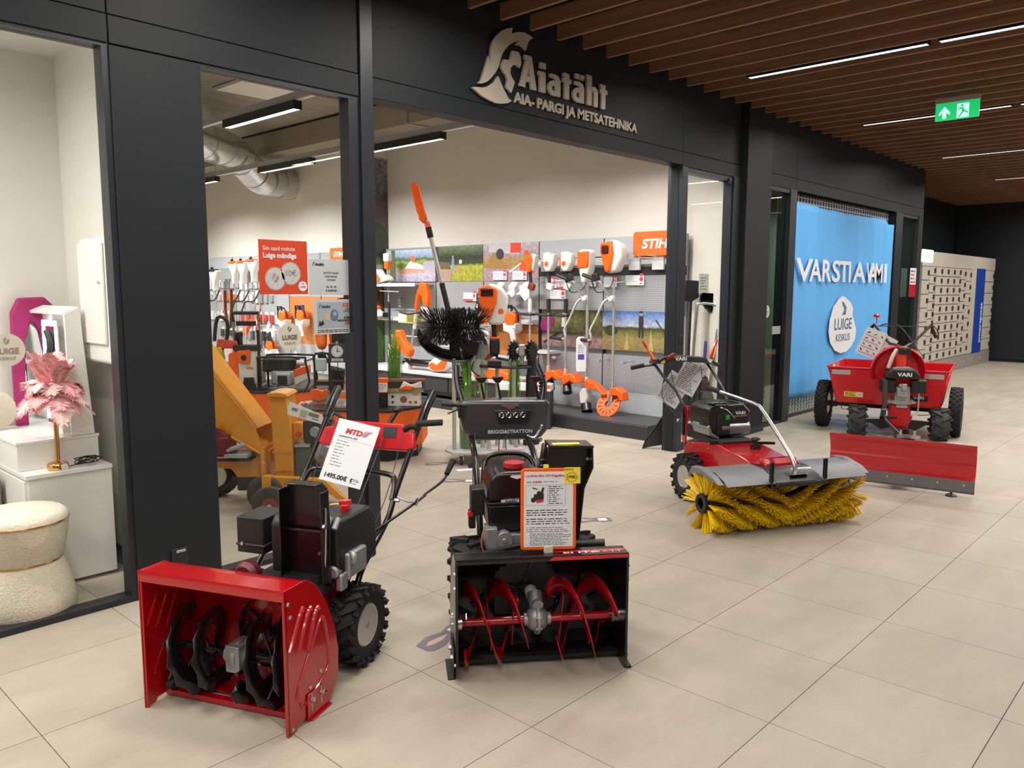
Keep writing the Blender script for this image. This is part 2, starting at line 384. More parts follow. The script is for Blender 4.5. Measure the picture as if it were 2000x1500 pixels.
# mural stub
stub = struct(box('wall_stub', WHITEW, None, 6.75, 7.5, 9.5, 9.53, 0, 3.65, smooth=0))
def print_mat(name, stops, wob=.12, nz=14, dark=.5, scale2=3, bw=.8):
    m, nt, b = _nt(name); N = nt.nodes; L = nt.links; b.inputs['Roughness'].default_value = .5
    tc = N.new('ShaderNodeTexCoord'); sx = N.new('ShaderNodeSeparateXYZ'); L.new(tc.outputs['Generated'], sx.inputs[0])
    no = N.new('ShaderNodeTexNoise'); no.inputs['Scale'].default_value = scale2*3; no.inputs['Detail'].default_value = 6; L.new(tc.outputs['Object'], no.inputs[0])
    ma = N.new('ShaderNodeMath'); ma.operation = 'MULTIPLY_ADD'; ma.inputs[1].default_value = wob*2; L.new(no.outputs[0], ma.inputs[0])
    sb = N.new('ShaderNodeMath'); sb.operation = 'SUBTRACT'; sb.inputs[1].default_value = wob; L.new(sx.outputs[2], sb.inputs[0]); L.new(sb.outputs[0], ma.inputs[2])
    r = N.new('ShaderNodeValToRGB'); L.new(ma.outputs[0], r.inputs[0]); e = r.color_ramp.elements
    while len(e) > 1: e.remove(e[0])
    e[0].position = stops[0][0]; e[0].color = (*srgb(stops[0][1]), 1)
    for p, h in stops[1:]: x = e.new(p); x.color = (*srgb(h), 1)
    n2 = N.new('ShaderNodeTexNoise'); n2.inputs['Scale'].default_value = nz*2; n2.inputs['Detail'].default_value = 5; L.new(tc.outputs['Object'], n2.inputs[0])
    mr = N.new('ShaderNodeMapRange'); mr.inputs[1].default_value = .3; mr.inputs[2].default_value = .7; mr.inputs[3].default_value = 1-dark; mr.inputs[4].default_value = 1+dark*.5; L.new(n2.outputs[0], mr.inputs[0])
    mx = N.new('ShaderNodeVectorMath'); mx.operation = 'SCALE'; L.new(r.outputs[0], mx.inputs[0]); L.new(mr.outputs[0], mx.inputs['Scale']); L.new(mx.outputs[0], b.inputs['Base Color'])
    return m
M_TALL = print_mat('tall_garden_print', [(0, '#3c5a2c'), (.25, '#4a6a34'), (.4, '#5a4a3a'), (.5, '#8a9a5a'), (.58, '#34402c'), (.72, '#6a5a5a'), (.8, '#6a6a6c'), (1, '#8a8c92')], .06, 9, .6, 2)
M_WOOD = print_mat('timber_scene_print', [(0, '#a49cae'), (.25, '#b9b2c0'), (.36, '#c9a284'), (.45, '#7a8a48'), (.62, '#8fa04e'), (.7, '#5a6a3c'), (.8, '#8fa8c8'), (1, '#b8c8dc')], .10, 12, .35)
M_LAWN = print_mat('lawn_scene_print', [(0, '#a0a23c'), (.42, '#b4b440'), (.5, '#3c4a2c'), (.7, '#2c3828'), (.85, '#5a6a48'), (1, '#7a8a68')], .06, 12, .45)
M_HAY = print_mat('hay_truck_print', [(0, '#a88a94'), (.3, '#b49aa4'), (.42, '#a8884c'), (.6, '#b09058'), (.7, '#a898a4'), (1, '#c0b8bc')], .05, 14, .35)
M_PARK = print_mat('park_scene_print', [(0, '#8a6a6c'), (.22, '#9a7a74'), (.35, '#5c5038'), (.5, '#4a4a2c'), (.75, '#6c6c38'), (1, '#35361f')], .12, 10, .6)
M_FIELD = print_mat('meadow_scene_print', [(0, '#8c7c50'), (.3, '#9a8a54'), (.48, '#6c6c34'), (.58, '#2f3c2c'), (.63, '#b8bcc8'), (.78, '#8fa8d0'), (1, '#4a78bc')], .05, 14, .35)
ml = thing('tall_mural', 'tall garden mural print on the narrow wall beside the white wall', 'mural', (7.11, 9.5, 0))
m_ = MB().box(-.355, .38, -.012, -.002, .2, 3.4).obj('print', M_TALL, ml, smooth=0)
for p_, c_ in (([(.1, 2.75), (.38, 2.95), (.38, 2.55), (.1, 2.5)], '#5a4a48'), ([(-.1, 1.85), (.38, 1.9), (.38, 1.8), (-.1, 1.75)], '#b8b0a8'), (circ(.2, 1.6, .1, 12), '#8a5a3c'), (circ(.3, 1.35, .12, 12), '#7a4a34'), (circ(.15, 2.3, .2, 14), '#3c4a34')):
    MB().prism(p_, .002, 'y', -.0145).obj('print_detail', hx('ink_'+c_[1:], c_, .6), m_, smooth=0)
# ================= RAILS AND LAMPS OF THE SHOP
for i, (rx, nm) in enumerate(((2.3, 'added leftmost'), (3.76, 'nearer'), (5.46, 'farther'), (6.7, 'added short'))):  # leftmost and short rails are unseen, added to light the shop
    t = thing('light_rail', 'long grey suspended lighting rail, the %s one, under concrete ceiling' % nm, 'rail', (rx, 0, 3.075))
    ye = 15.4 if rx < 6 else 5.3; MB().box(-.028, .028, 4.12, ye, 0, .06).obj('rail_body', GREYB, t, smooth=0); MB().box(-.018, .018, 4.12, ye, -.004, 0).obj('rail_slot', OFFW, t, smooth=0)
    for y in ((4.8, 7.75, 10.7, 13.6) if rx < 6 else (4.8,)): MB().cyl((0, y, .06), (0, y, .92), .006, n=6).obj('hanger', GREYB, t)
    for k, y0 in enumerate({3.76: (4.12, 5.94, 8.27, 10.6, 12.9), 5.46: (4.12, 6.04, 8.33, 10.68, 13.0), 2.3: (5.5, 8.5, 11.5), 6.7: (4.15,)}[rx]):  # front lamps are extras hidden by the header, put in to light the front
        l = thing('linear_lamp', 'black linear lamp on the %s rail, %s from the shopfront' % (nm, ('first', 'second', 'third', 'fourth', 'fifth')[k]), 'lamp', (rx, y0+.58, 3.0), group='linear lamps on the shop rails')
        MB().box(-.04, .04, -.6, .6, .012, .072).box(-.04, -.036, -.6, .6, 0, .012).box(.036, .04, -.6, .6, 0, .012).box(-.036, .036, -.6, -.596, 0, .012).box(-.036, .036, .596, .6, 0, .012).obj('housing', BLKP, l, smooth=0)
        MB().box(-.036, .036, -.596, .596, .006, .012).obj('diffuser', LOUV2 if 'LOUV2' in globals() else globals().setdefault('LOUV2', louvre_mat(4, 'glowing_shop_louvre')), l, smooth=0)
        a = lamp('shop_lamp', 0, 0, -.002, .06, 1.15, SHOP_W, (1, .97, .92), 150); a.parent = l
        if 5 < rx < 6: a = lamp('wall_wash_lamp', 0, 0, -.003, .06, 1.15, WASH_W*(.5, .65, 1.1, 1.6, 1.6)[k], (1, .98, .95), 120); a.parent = l; a.rotation_euler = (0, radians(-28), 0)
# duct
dt = thing('ventilation_duct', 'large galvanised spiral duct bending below the concrete ceiling', 'duct', (5, 10, 3.3))
DUCT = mat('galvanised_steel', srgb('#d4d6d6'), .25, .95, .12, 6, bump=.1, stretch=(1, 1, 8))
P = [(4.2, 9.3, 3.38), (5.15, 10.25, 3.42), (5.8, 10.95, 3.5), (6.2, 11.35, 3.45), (6.7, 11.75, 3.28), (7.1, 11.95, 3.26), (7.48, 12.05, 3.26)]
P = [(x-5, y-10, z-3.3) for x, y, z in P]
MB().tube(P, .24, 20, 6, cap=False).obj('duct_pipe', DUCT, dt, smooth=60)
for i in range(9):
    t_ = i/8*(len(P)-1); k = min(int(t_), len(P)-2); q = t_-k; a = Vector(P[k]); b_ = Vector(P[k+1]); c_ = a.lerp(b_, q); d_ = (b_-a).normalized()
    MB().cyl(c_-d_*.012, c_+d_*.012, .25, n=20).obj('duct_collar', DUCT, dt)
# ================= DISPLAY WALL (bays along the right-hand wall; local x runs towards the shopfront, -y faces the room)
def peg_mat():
    m, nt, b = _nt('perforated_grey_panel'); N = nt.nodes; L = nt.links; b.inputs['Roughness'].default_value = .5; b.inputs['Metallic'].default_value = .1
    tc = N.new('ShaderNodeTexCoord'); v = N.new('ShaderNodeVectorMath'); v.operation = 'SCALE'; v.inputs['Scale'].default_value = 50; L.new(tc.outputs['Object'], v.inputs[0])
    fr = N.new('ShaderNodeVectorMath'); fr.operation = 'FRACTION'; L.new(v.outputs[0], fr.inputs[0]); s = N.new('ShaderNodeSeparateXYZ'); L.new(fr.outputs[0], s.inputs[0])
    def sq(o):
        a = N.new('ShaderNodeMath'); a.operation = 'SUBTRACT'; a.inputs[1].default_value = .5; L.new(o, a.inputs[0]); q = N.new('ShaderNodeMath'); q.operation = 'POWER'; q.inputs[1].default_value = 2; L.new(a.outputs[0], q.inputs[0]); return q.outputs[0]
    ad = N.new('ShaderNodeMath'); L.new(sq(s.outputs[0]), ad.inputs[0]); L.new(sq(s.outputs[2]), ad.inputs[1])
    lt = N.new('ShaderNodeMath'); lt.operation = 'LESS_THAN'; lt.inputs[1].default_value = .05; L.new(ad.outputs[0], lt.inputs[0])
    mx = N.new('ShaderNodeMixRGB'); L.new(lt.outputs[0], mx.inputs[0]); mx.inputs[1].default_value = (*srgb('#a3a6aa'), 1); mx.inputs[2].default_value = (*srgb('#55585c'), 1); L.new(mx.outputs[0], b.inputs['Base Color'])
    return m
PEG = peg_mat(); PANEL = hx('pale_grey_panel', '#adb2b8', .5, 0, .02, 4); SHELF = hx('white_grey_shelf', '#c5c7c9', .45, 0, .02, 6); OAK = mat('orange_brown_wood', srgb('#b06e3a'), .5, 0, .12, 6, stretch=(1, 1, 8))
CARD = hx('white_card', '#dfe2e6', .55); PINK = hx('red_pink_label', '#d4495a', .55)
def bay(y, w, nm, rows, label):
    t = thing('display_bay', label, 'display wall', (7.38, y, 0), -90, 'grey display bays along the white wall')
    for i, (z0, z1, m, part) in enumerate(rows): MB().box(.002, w-.002, 0, .05, z0, z1-.003).obj(part, m, t, smooth=0)
    MB().box(-.006, .006, -.004, .05, .15, 2.10).obj('slotted_upright', CHAR, t, smooth=0)
    MB().box(0, w, .05, .07, .1, 2.11).obj('bay_back', GREYB, t, smooth=0)
    return t
P2 = [(.15, .39, PANEL, 'lower_panel'), (.39, .80, PEG, 'peg_panel'), (1.29, 1.685, PEG, 'peg_panel'), (1.685, 1.78, CHAR, 'shadow_gap'), (1.78, 2.11, PANEL, 'top_panel')]
bA = bay(5.46, 1.04, 'a', P2, 'grey display bay with a meadow print, nearest to the shopfront')
bB = bay(6.43, .97, 'b', P2, 'grey display bay with a park print, second from the shopfront')
bC = bay(7.384, .954, 'c', [(.15, .70, PEG, 'peg_panel'), (.70, 1.09, OAK, 'wood_panel'), (1.09, 1.63, PEG, 'peg_panel')], 'grey display bay with a brown wood panel and truck print')
bD = bay(8.31, .926, 'd', [(.15, .40, PANEL, 'lower_panel'), (.40, 1.63, PEG, 'peg_panel')], 'grey display bay with a green lawn print')
bE = bay(9.47, 1.16, 'e', [(.15, .40, PANEL, 'lower_panel'), (.40, 1.62, PEG, 'peg_panel')], 'grey display bay with a timber and saw print')
def mural(t, x0, x1, z0, z1, m, polys=()):
    o = MB().box(x0, x1, -.006, .0, z0, z1).obj('print', m, t, smooth=0)
    for i, (p_, c_) in enumerate(polys): MB().prism(p_, .0012, 'y', -.0078-.0004*i).obj('print_detail', hx('ink_'+c_[1:], c_, .6), o, smooth=0)
    return o
def pers(x, z, h, top, leg, hat='#8a6a50'):
    return [([(x-.11*h, z+.48*h), (x-.10*h, z+.8*h), (x+.10*h, z+.8*h), (x+.11*h, z+.48*h)], top), ([(x-.1*h, z), (x-.09*h, z+.48*h), (x+.09*h, z+.48*h), (x+.12*h, z), (x+.05*h, z), (x, z+.35*h), (x-.04*h, z)], leg), (circ(x, z+.88*h, .07*h, 10), '#c89878'), (circ(x, z+.94*h, .09*h, 10, .04*h), hat)]
mural(bA, 0, .95, .85, 1.29, M_FIELD, pers(.52, 1.0, .3, '#3a3438', '#2c2a30', '#2a2426') + [([(.7, 1.2), (.72, 1.2), (.9, .98), (.88, .98)], '#4a3830'), ([(.3, .86), (.34, 1.06), (.37, .86)], '#b49a5c'), ([(.62, .86), (.65, 1.1), (.69, .86)], '#b8a064'), (circ(.12, 1.07, .09, 12, .06), '#2f3c24')])
mural(bB, .05, .97, .85, 1.29, M_PARK, pers(.40, .93, .33, '#e4dcd4', '#4a4a78', '#d8c8a0') + [(circ(.12, 1.1, .09, 10, .1), '#8a2468'), (circ(.2, 1.16, .06, 10), '#7a1c58'), ([(.08, .9), (.3, 1.02), (.32, 1.0), (.1, .88)], '#1c1a1c'), (circ(.72, .93, .1, 10, .05), '#7a3c28')])
mural(bC, 0, .95, 1.63, 2.105, M_HAY, [(([(.02, 1.8), (.2, 2.02), (.38, 1.85), (.5, 1.78)]), '#a07c40'), ([(.1, 2.1), (.1, 2.0), (.62, 1.96), (.7, 2.1)], '#c4bcc4'), (circ(.3, 1.97, .07, 12), '#3c3640'), ([(.48, 2.1), (.48, 1.98), (.66, 1.98), (.66, 2.1)], '#d84a2c'), ([(.64, 1.88), (.64, 1.76), (.74, 1.76), (.74, 1.88)], '#e0541c'), ([(.46, 1.75), (.66, 1.86), (.66, 1.84), (.48, 1.74)], '#e8e4e0'), (circ(.75, 1.97, .04, 10), '#e0541c'), ([(.88, 1.86), (.9, 1.96), (.92, 1.86)], '#d8502c')])
mural(bD, 0, .92, 1.63, 2.10, M_LAWN, pers(.35, 1.76, .22, '#7a92c0', '#8aa0c8', '#b8a080') + [([(0, 1.63), (0, 2.1), (.06, 2.1), (.06, 1.63)], '#4a3440'), ([(.06, 1.63), (.06, 1.76), (.34, 1.80), (.3, 1.63)], '#a88a80'), (circ(.46, 1.79, .05, 10), '#b09468'), (circ(.5, 1.89, .03, 8), '#e0e4ec'), ([(.1, 1.8), (.1, 1.9), (.3, 1.88), (.3, 1.8)], '#6a5848')])
mural(bE, .1, 1.15, 1.63, 2.08, M_WOOD, [([(.35, 1.76), (.4, 1.80), (.98, 1.85), (1.05, 1.80), (.5, 1.74)], '#c8927a'), ([(.5, 1.82), (.62, 1.92), (.8, 1.88), (.95, 1.84), (.9, 1.80), (.62, 1.82)], '#dcdce4'), (circ(.68, 1.95, .05, 10), '#e06a3c'), ([(.9, 1.8), (.9, 1.9), (1.15, 1.92), (1.15, 1.76)], '#a8a0b0'), ([(.15, 1.63), (.2, 2.08), (.28, 2.08), (.3, 1.63)], '#5a6a4a')])
# plinth along bays a-b, bench along bays c-e
pt = thing('display_plinth', 'low dark grey display plinth under the brushcutters', 'plinth', (7.07, 5.43, 0), -90)
MB().box(-1.0, 1.0, -.30, .30, 0, .145).obj('plinth_body', CHAR, pt, bevel=.006); MB().box(-1.0, 1.0, -.29, .30, .145, .152).obj('plinth_top', hx('dark_plinth_top', '#3f4144', .5), pt)
be = thing('display_bench', 'grey topped dark bench shelf under the display wall', 'bench', (7.1, 7.96, 0), -90)
MB().box(-1.5, 1.5, -.31, .27, .41, .445).obj('bench_top', SHELF, be, bevel=.004)
for k in range(3): MB().box(-1.49+k*1.0, -.51+k*1.0, -.29, -.27, .22, .405).obj('front_panel', CHAR, be, bevel=.003)
MB().box(-1.5, 1.5, -.27, .27, .17, .41).obj('carcass', BLKP, be, smooth=0)
MB().box(-1.5, 1.5, -.30, .27, .0, .13).obj('base_plinth', CHAR, be, bevel=.01)
for (t, x0, x1) in ((bA, .0, 1.04), (bB, 0, .97)):
    MB().box(x0, x1, -.03, 0, 1.80, 1.88).obj('hanging_rail', SHELF, t, bevel=.003)
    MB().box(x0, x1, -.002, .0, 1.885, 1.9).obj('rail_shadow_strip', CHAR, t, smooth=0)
    for k in range(3): MB().box(x0+.08+k*.3, x0+.22+k*.3, -.06, -.03, 1.74, 1.90).tube([(x0+.15+k*.3, -.05, 1.88), (x0+.13+k*.3, -.22, 1.885), (x0+.13+k*.3, -.24, 1.91)], .005, 6, 1).tube([(x0+.11+k*.3, -.05, 1.86), (x0+.02+k*.3, -.22, 1.865), (x0+.02+k*.3, -.24, 1.89)], .005, 6, 1).obj('hanging_bracket', SHELF, t)
    for k in range(3): MB().tube([(x0+.1+k*.33, 0, .74), (x0+.1+k*.33, -.2, .735)], .006, 6, 0).bc((x0+.1+k*.33, -.215, .735), (.05, .03, .03)).obj('lower_clip', GREYB, t)
for z in (1.60, 1.12):
    s = MB().box(.02, 1.12 if z > 1.3 else 1.14, -.34 if z > 1.3 else -.2, 0, z-.015, z+.01).obj('shelf_board', SHELF, bE); MB().box(.02, 1.12 if z > 1.3 else 1.14, -.35 if z > 1.3 else -.21, -.34 if z > 1.3 else -.2, z-.035, z+.012).obj('price_rail', SHELF, bE)
MB().box(.3, .9, -.12, 0, .86, .87).obj('shelf_board', SHELF, bE); MB().box(.3, .9, -.2, 0, .76, .775).obj('shelf_board', SHELF, bD)
MB().box(.3, .95, -.12, 0, 1.105, 1.16).obj('price_rail', SHELF, bC); MB().box(0, .95, -.16, 0, .66, .69).obj('shelf_board', SHELF, bC); MB().box(.05, .35, -.22, 0, .77, .80).obj('shelf_board', SHELF, bB)
MB().tube([(.3, -.3, 1.50), (.72, -.3, 1.49)], .008, 6, 0).obj('hook_bar', GREYB, bE)
# STIHL boards
def stihl(x, y, z, w, h, lab, rz=-90):
    t = thing('brand_board', lab, 'sign', (x, y, z), rz)
    o = MB().prism([(-w/2+.02, 0), (w/2-.02, 0), (w/2, .02), (w/2, h-.02), (w/2-.02, h), (-w/2+.02, h), (-w/2, h-.02), (-w/2, .02)], .07, 'y', -.07).obj('board', ORGP, t, bevel=.006)
    text('STIHL', h*.52, WHITE, t, (0, -.0715, h*.32), bold=h*.016, xs=1.15, shear=.2, ext=.002)
    return t
stihl(7.36, 4.70, 1.885, .62, .26, 'big orange STIHL board above the brushcutters')
stihl(7.36, 10.45, 1.96, .5, .2, 'small orange STIHL board behind the shop window')
stihl(6.42, 9.6, 0, .1, .1, 'x') if False else None
# price cards
for i, (y, z, rd) in enumerate(((7.07, 1.70, 0), (6.73, 1.70, 0), (7.62, 1.43, 1), (6.22, 1.60, 1), (6.03, 1.59, 1), (5.64, 1.62, 0), (5.35, 1.61, 0), (5.02, 1.63, 0), (6.12, 1.47, 0))):
    nm = ('under the truck print, left one', 'under the truck print, right one', 'below the lawn print with a red bar', 'first of the row behind the brushcutters', 'second of the row behind the brushcutters', 'third of the row behind the brushcutters', 'fourth of the row behind the brushcutters', 'last of the row beside the shop entrance', 'lower one between two brushcutters')[i]
    t = thing('price_card', 'white price card ' + nm, 'card', (7.365, y, z), -90, 'price cards on the display wall')
    w = .12 if i < 3 or i > 6 else .09
    MB().box(-w, w, -.012, -.008, -.055, .055).obj('card', CARD, t, smooth=0)
    MB().box(w-.055, w-.01, -.0135, -.012, .045, .075).obj('red_tab', PINK, t, smooth=0); MB().prism(circ(w-.035, .012, .024, 14), .001, 'y', -.0135).obj('red_disc', PINK, t, smooth=0)
    if rd: MB().box(-w, w-.06, -.0132, -.012, -.055, -.03).obj('red_bar', PINK, t, smooth=0)
    lines(1, w-.055, w-.01, -.045, -.025, INK, t, y=-.014); lines(3, -w+.01, w-.07, -.02, .04, GREYINK, t, y=-.013, jit=.5, h=.2)
# brushcutters on the wall
def cutter(y, lab, kind, z0=.35, zt=1.95):
    t = thing('brushcutter', lab, 'brushcutter', (7.14, y, 0), -90, 'brushcutters hanging on the display wall')
    MB().tube([(0, 0, z0+.1), (-.005, 0, 1.62)], .014 if kind != 'bike' else .017, 10, 0).obj('shaft', hx('brushed_tube', '#bdbdb8', .35, .6), t)
    if kind in ('loop', 'loopw'):
        if kind == 'loop':
            MB().prism([(-.06, 1.93), (-.07, 1.85), (-.02, 1.72), (.03, 1.73), (.075, 1.86), (.06, 1.94)], .1, 'y', -.05).obj('power_head', ORG, t, bevel=.02, seg=3)
            MB().prism([(.04, 1.95), (.05, 1.73), (.08, 1.8), (.11, 1.93)], .08, 'y', -.04).obj('head_casing', OFFW, t, bevel=.015)
        else:
            MB().prism([(-.06, 1.95), (-.05, 1.78), (-.01, 1.73), (.05, 1.74), (.10, 1.83), (.11, 1.94), (.06, 1.92), (.02, 1.96)], .1, 'y', -.05).obj('power_head', OFFW, t, bevel=.018, seg=3)
            MB().lathe([(.001, -.056), (.028, -.055), (.03, -.05)], (0, 0, 1.82), 'y', 16).obj('orange_badge', ORG, t)
            if y < 5.9: MB().prism([(-.075, 1.93), (-.07, 1.80), (-.04, 1.80), (-.045, 1.95)], .1, 'y', -.045).obj('orange_cover', ORG, t, bevel=.01)
        MB().tube([(-.005, 0, 1.74), (.01, 0, 1.58)], .019, 10, 0).obj('grip', RUB, t); MB().bc((.02, -.0, 1.56), (.09, .05, .08), (0, 20, 0)).obj('trigger_housing', OFFW if kind == 'loopw' else hx('red_brown_plastic', '#7a3020', .4), t, bevel=.012)
        MB().cyl((-.003, 0, 1.26), (-.003, 0, 1.42), .024, n=12).obj('foam_sleeve', RUB if kind == 'loopw' else OFFW, t)
        MB().tube([(-.16, -.06, 1.24), (-.05, -.14, 1.235), (.09, -.10, 1.23), (.1, 0, 1.235), (0, .03, 1.235), (-.16, -.0, 1.24), (-.16, -.06, 1.24)], .011, 8, 3).obj('loop_handle', BLKP, t, smooth=60)
        MB().cyl((0, 0, z0+.12), (0, 0, z0+.22), .026, .02, 12).bc((0, -.01, z0+.06), (.06, .07, .16), (0, 12, 0)).obj('gear_head', mat('pale_orange_gearbox', srgb('#c89a7c'), .4), t, bevel=.012)
        MB().prism([(.02, z0+.08), (.04, z0+.15), (.14, z0+.18), (.21, z0+.14), (.25, z0+.08), (.2, z0+.07), (.14, z0+.10), (.06, z0+.04)], .16, 'y', -.1).obj('guard', ORG, t, bevel=.008)
        MB().cyl((.05, -.03, z0+.04), (.09, -.07, z0-.05), .05, .055, 18).obj('line_spool', BLK, t)
    else:
        if kind == 'bike':
            MB().prism([(-.09, 1.94), (-.085, 1.76), (-.05, 1.60), (.0, 1.60), (.06, 1.76), (.065, 1.95), (.02, 1.97), (-.06, 1.97)], .13, 'y', -.07).obj('power_head', OFFW, t, bevel=.02, seg=3)
            MB().prism([(-.095, 1.94), (-.09, 1.76), (.055, 1.77), (.06, 1.95)], .08, 'y', -.085).obj('orange_cover', ORG, t, bevel=.012)
        else:
            MB().prism([(-.12, 2.04), (-.13, 1.94), (-.06, 1.70), (.06, 1.72), (.13, 1.88), (.11, 2.0), (.0, 2.06)], .14, 'y', -.07).obj('power_head', OFFW, t, bevel=.03, seg=3)
            MB().prism([(-.13, 2.03), (-.135, 1.94), (-.06, 1.71), (.0, 1.72), (.04, 1.9), (.02, 2.05)], .08, 'y', -.10).obj('orange_cover', ORG, t, bevel=.02, seg=3)
            MB().box(-.10, -.01, -.115, -.095, 1.91, 2.0).obj('display_window', hx('dark_red_window', '#3a1010', .2), t, bevel=.012)
        s = -1
        MB().tube([(0, -.03, 1.43), (-.06, -.1, 1.40), (-.13, -.16, 1.20), (-.17, -.2, 1.08), (-.15, -.2, .99), (-.24, -.2, .975)], .013, 8, 5).obj('bike_handle', hx('brushed_tube', '#bdbdb8', .35, .6), t, smooth=60)
        MB().cyl((-.2, -.2, .975), (-.34, -.2, .985), .02, n=10).obj('handle_grip', RUB, t)
        MB().tube([(0, -.03, 1.43), (-.02, -.12, 1.50), (-.05, -.18, 1.60), (-.12, -.2, 1.65)], .013, 8, 5).obj('bike_handle', MATS['brushed_tube'], t, smooth=60)
        MB().tube([(-.09, -.2, 1.63), (-.28, -.2, 1.69)], .021, 10, 0).bc((-.10, -.2, 1.66), (.07, .06, .08), (0, -15, 0)).obj('throttle_grip', BLKP, t, bevel=.008)
        MB().bc((-.02, -.03, 1.43), (.06, .08, .07)).cyl((.0, -.08, 1.43), (0, -.04, 1.43), .03).obj('handle_clamp', OFFW, t, bevel=.006)
        MB().tube([(-.16, -.2, 1.64), (-.12, -.15, 1.5), (-.02, -.05, 1.55), (0, 0, 1.72)], .006, 6, 5).obj('cable', BLKP, t)
        if kind == 'bike':
            MB().cyl((0, 0, .44), (0, 0, .56), .022, .018, 12).prism([(-.06, .25), (-.07, .36), (-.03, .42), (.03, .41), (.05, .32), (.02, .22)], .1, 'y', -.05).obj('gear_head', OFFW, t, bevel=.015)
            MB().prism([(.01, .46), (.05, .53), (.2, .46), (.29, .37), (.2, .42), (.06, .43)], .12, 'y', -.08).obj('guard', ORG, t, bevel=.006)
            MB().cyl((.02, -.03, .24), (.06, -.06, .16), .06, .065, 18).obj('line_spool', BLK, t)
        else:
            MB().lathe([(.04, -.014), (.15, -.01), (.155, 0), (.15, .01), (.04, .014)], (0, 0, 0), 'z', 28, cap=False).obj('blade_guard_disc', ORG, t, loc=(-.02, -.04, .27), rot=(0, 0, 0)).rotation_euler = (radians(60), radians(-18), radians(10))
            m = MB()
            for k in range(14):
                m.bc((.105*cos(2*pi*k/14), .105*sin(2*pi*k/14), 0), (.045, .008, .03), (0, 0, 360*k/14))
            o = m.obj('fins', BLKP, t, loc=(-.02, -.04, .27)); o.rotation_euler = (radians(60), radians(-18), radians(10))
            MB().cyl((0, -.02, .3), (0, 0, .52), .04, .016, 14).obj('gear_head', STEEL, t)
            MB().prism([(.02, .38), (.03, .46), (.1, .47), (.18, .42), (.2, .33), (.15, .33), (.12, .38)], .12, 'y', -.08).obj('guard', ORG, t, bevel=.008)
    MB().tube([(-.02, -.02, 1.60), (-.02, .235, 1.62)], .006, 6, 0).tube([(.02, -.02, 1.60), (.02, .235, 1.62)], .006, 6, 0).obj('wall_hook', SHELF, t)
    return t
cutter(6.36, 'brushcutter with orange teardrop head, farthest of the five on the wall', 'loop', .3)
cutter(6.07, 'brushcutter with white head, second from the left of five', 'loopw', .42)
cutter(5.81, 'brushcutter with white and orange head, middle of the five', 'loopw', .40)
cutter(5.50, 'bike-handled brushcutter with square orange top and white body', 'bike')
cutter(5.14, 'bike-handled brushcutter with an orange ring blade guard', 'bike2')
tg = thing('hang_tag', 'long white hang tag with purple label on a brushcutter handle', 'tag', (6.93, 5.42, .63), -47); MB().prism([(-.05, .0), (-.055, .05), (-.055, .36), (-.03, .385), (.03, .385), (.055, .36), (.055, .05), (.05, 0)], .002, 'y', 0).obj('tag_card', PAPER, tg); MB().box(-.035, .035, -.0015, 0, .13, .19).obj('purple_mark', hx('purple_ink', '#5a3a9a', .5), tg, bevel=.01); lines(5, -.035, .035, .2, .3, GREYINK, tg, y=-.001)
# chainsaws
def saw(loc, lab, small=False, rz=-90, grp=None, top=None):
    t = thing('chainsaw', lab, 'chainsaw', loc, rz, grp)
    MB().prism([(-.09, 0), (-.10, .07), (-.06, .13), (.07, .13), (.10, .07), (.08, 0), (.03, -.05), (-.04, -.05)], .13, 'y', -.15).obj('body', ORG, t, bevel=.018, seg=3)
    MB().prism([(-.10, -.11), (-.11, .0), (-.05, -.03), (.06, -.03), (.11, -.0), (.10, -.10), (.04, -.14)], .15, 'y', -.16).obj('casing', OFFW, t, bevel=.015, seg=2)
    MB().tube([(-.12, -.1, -.06), (-.15, -.12, .05), (-.12, -.12, .16), (.02, -.12, .19), (.10, -.12, .13), (.11, -.1, .02)], .013, 8, 4).obj('front_handle', BLKP, t, smooth=60)
    MB().prism([(.03, -.08), (.05, -.12), (.10, -.30), (.13, -.30), (.13, -.25), (.09, -.06)], .012, 'y', -.17).obj('guide_bar', STEEL, t)
    MB().prism([(.02, -.08), (.08, -.27), (.15, -.28), (.13, -.2), (.11, -.07)], .03, 'y', -.19).obj('bar_cover', hx('clear_plastic_cover', '#cfcfcc', .3), t, bevel=.004)
    MB().tube([(0, -.1, .10), (0, .047, .10)], .008, 6, 0).obj('wall_hook', SHELF, t)
    if top: MB().prism([(-.05, .15), (-.06, .22), (.06, .23), (.07, .14)], .06, 'y', -.14).obj('top_cover', top, t, bevel=.01)
    MB().prism([(-.07, .15), (-.08, .22), (.06, .22), (.07, .15), (.05, .14), (.05, .2), (-.06, .2), (-.055, .14)], .02, 'y', -.18).obj('hand_guard', BLK, t)
    return t
g_ = 'chainsaws hanging on the display wall'
saw((7.33, 7.19, 1.12), 'orange and white chainsaw at left of the brown wood panel', grp=g_); saw((7.33, 6.74, 1.12), 'orange and white chainsaw at right of the brown wood panel', grp=g_)
saw((7.33, 12.0, 1.02), 'orange chainsaw on brown panel seen left of the round window sticker top', grp=g_); saw((7.33, 11.45, 1.04), 'orange chainsaw with purple top beside the window notices', grp=g_, top=hx('purple_plastic', '#4a3a8a', .4)); saw((7.33, 12.45, .50), 'orange chainsaw low on the grey panel above the generator', grp=g_)
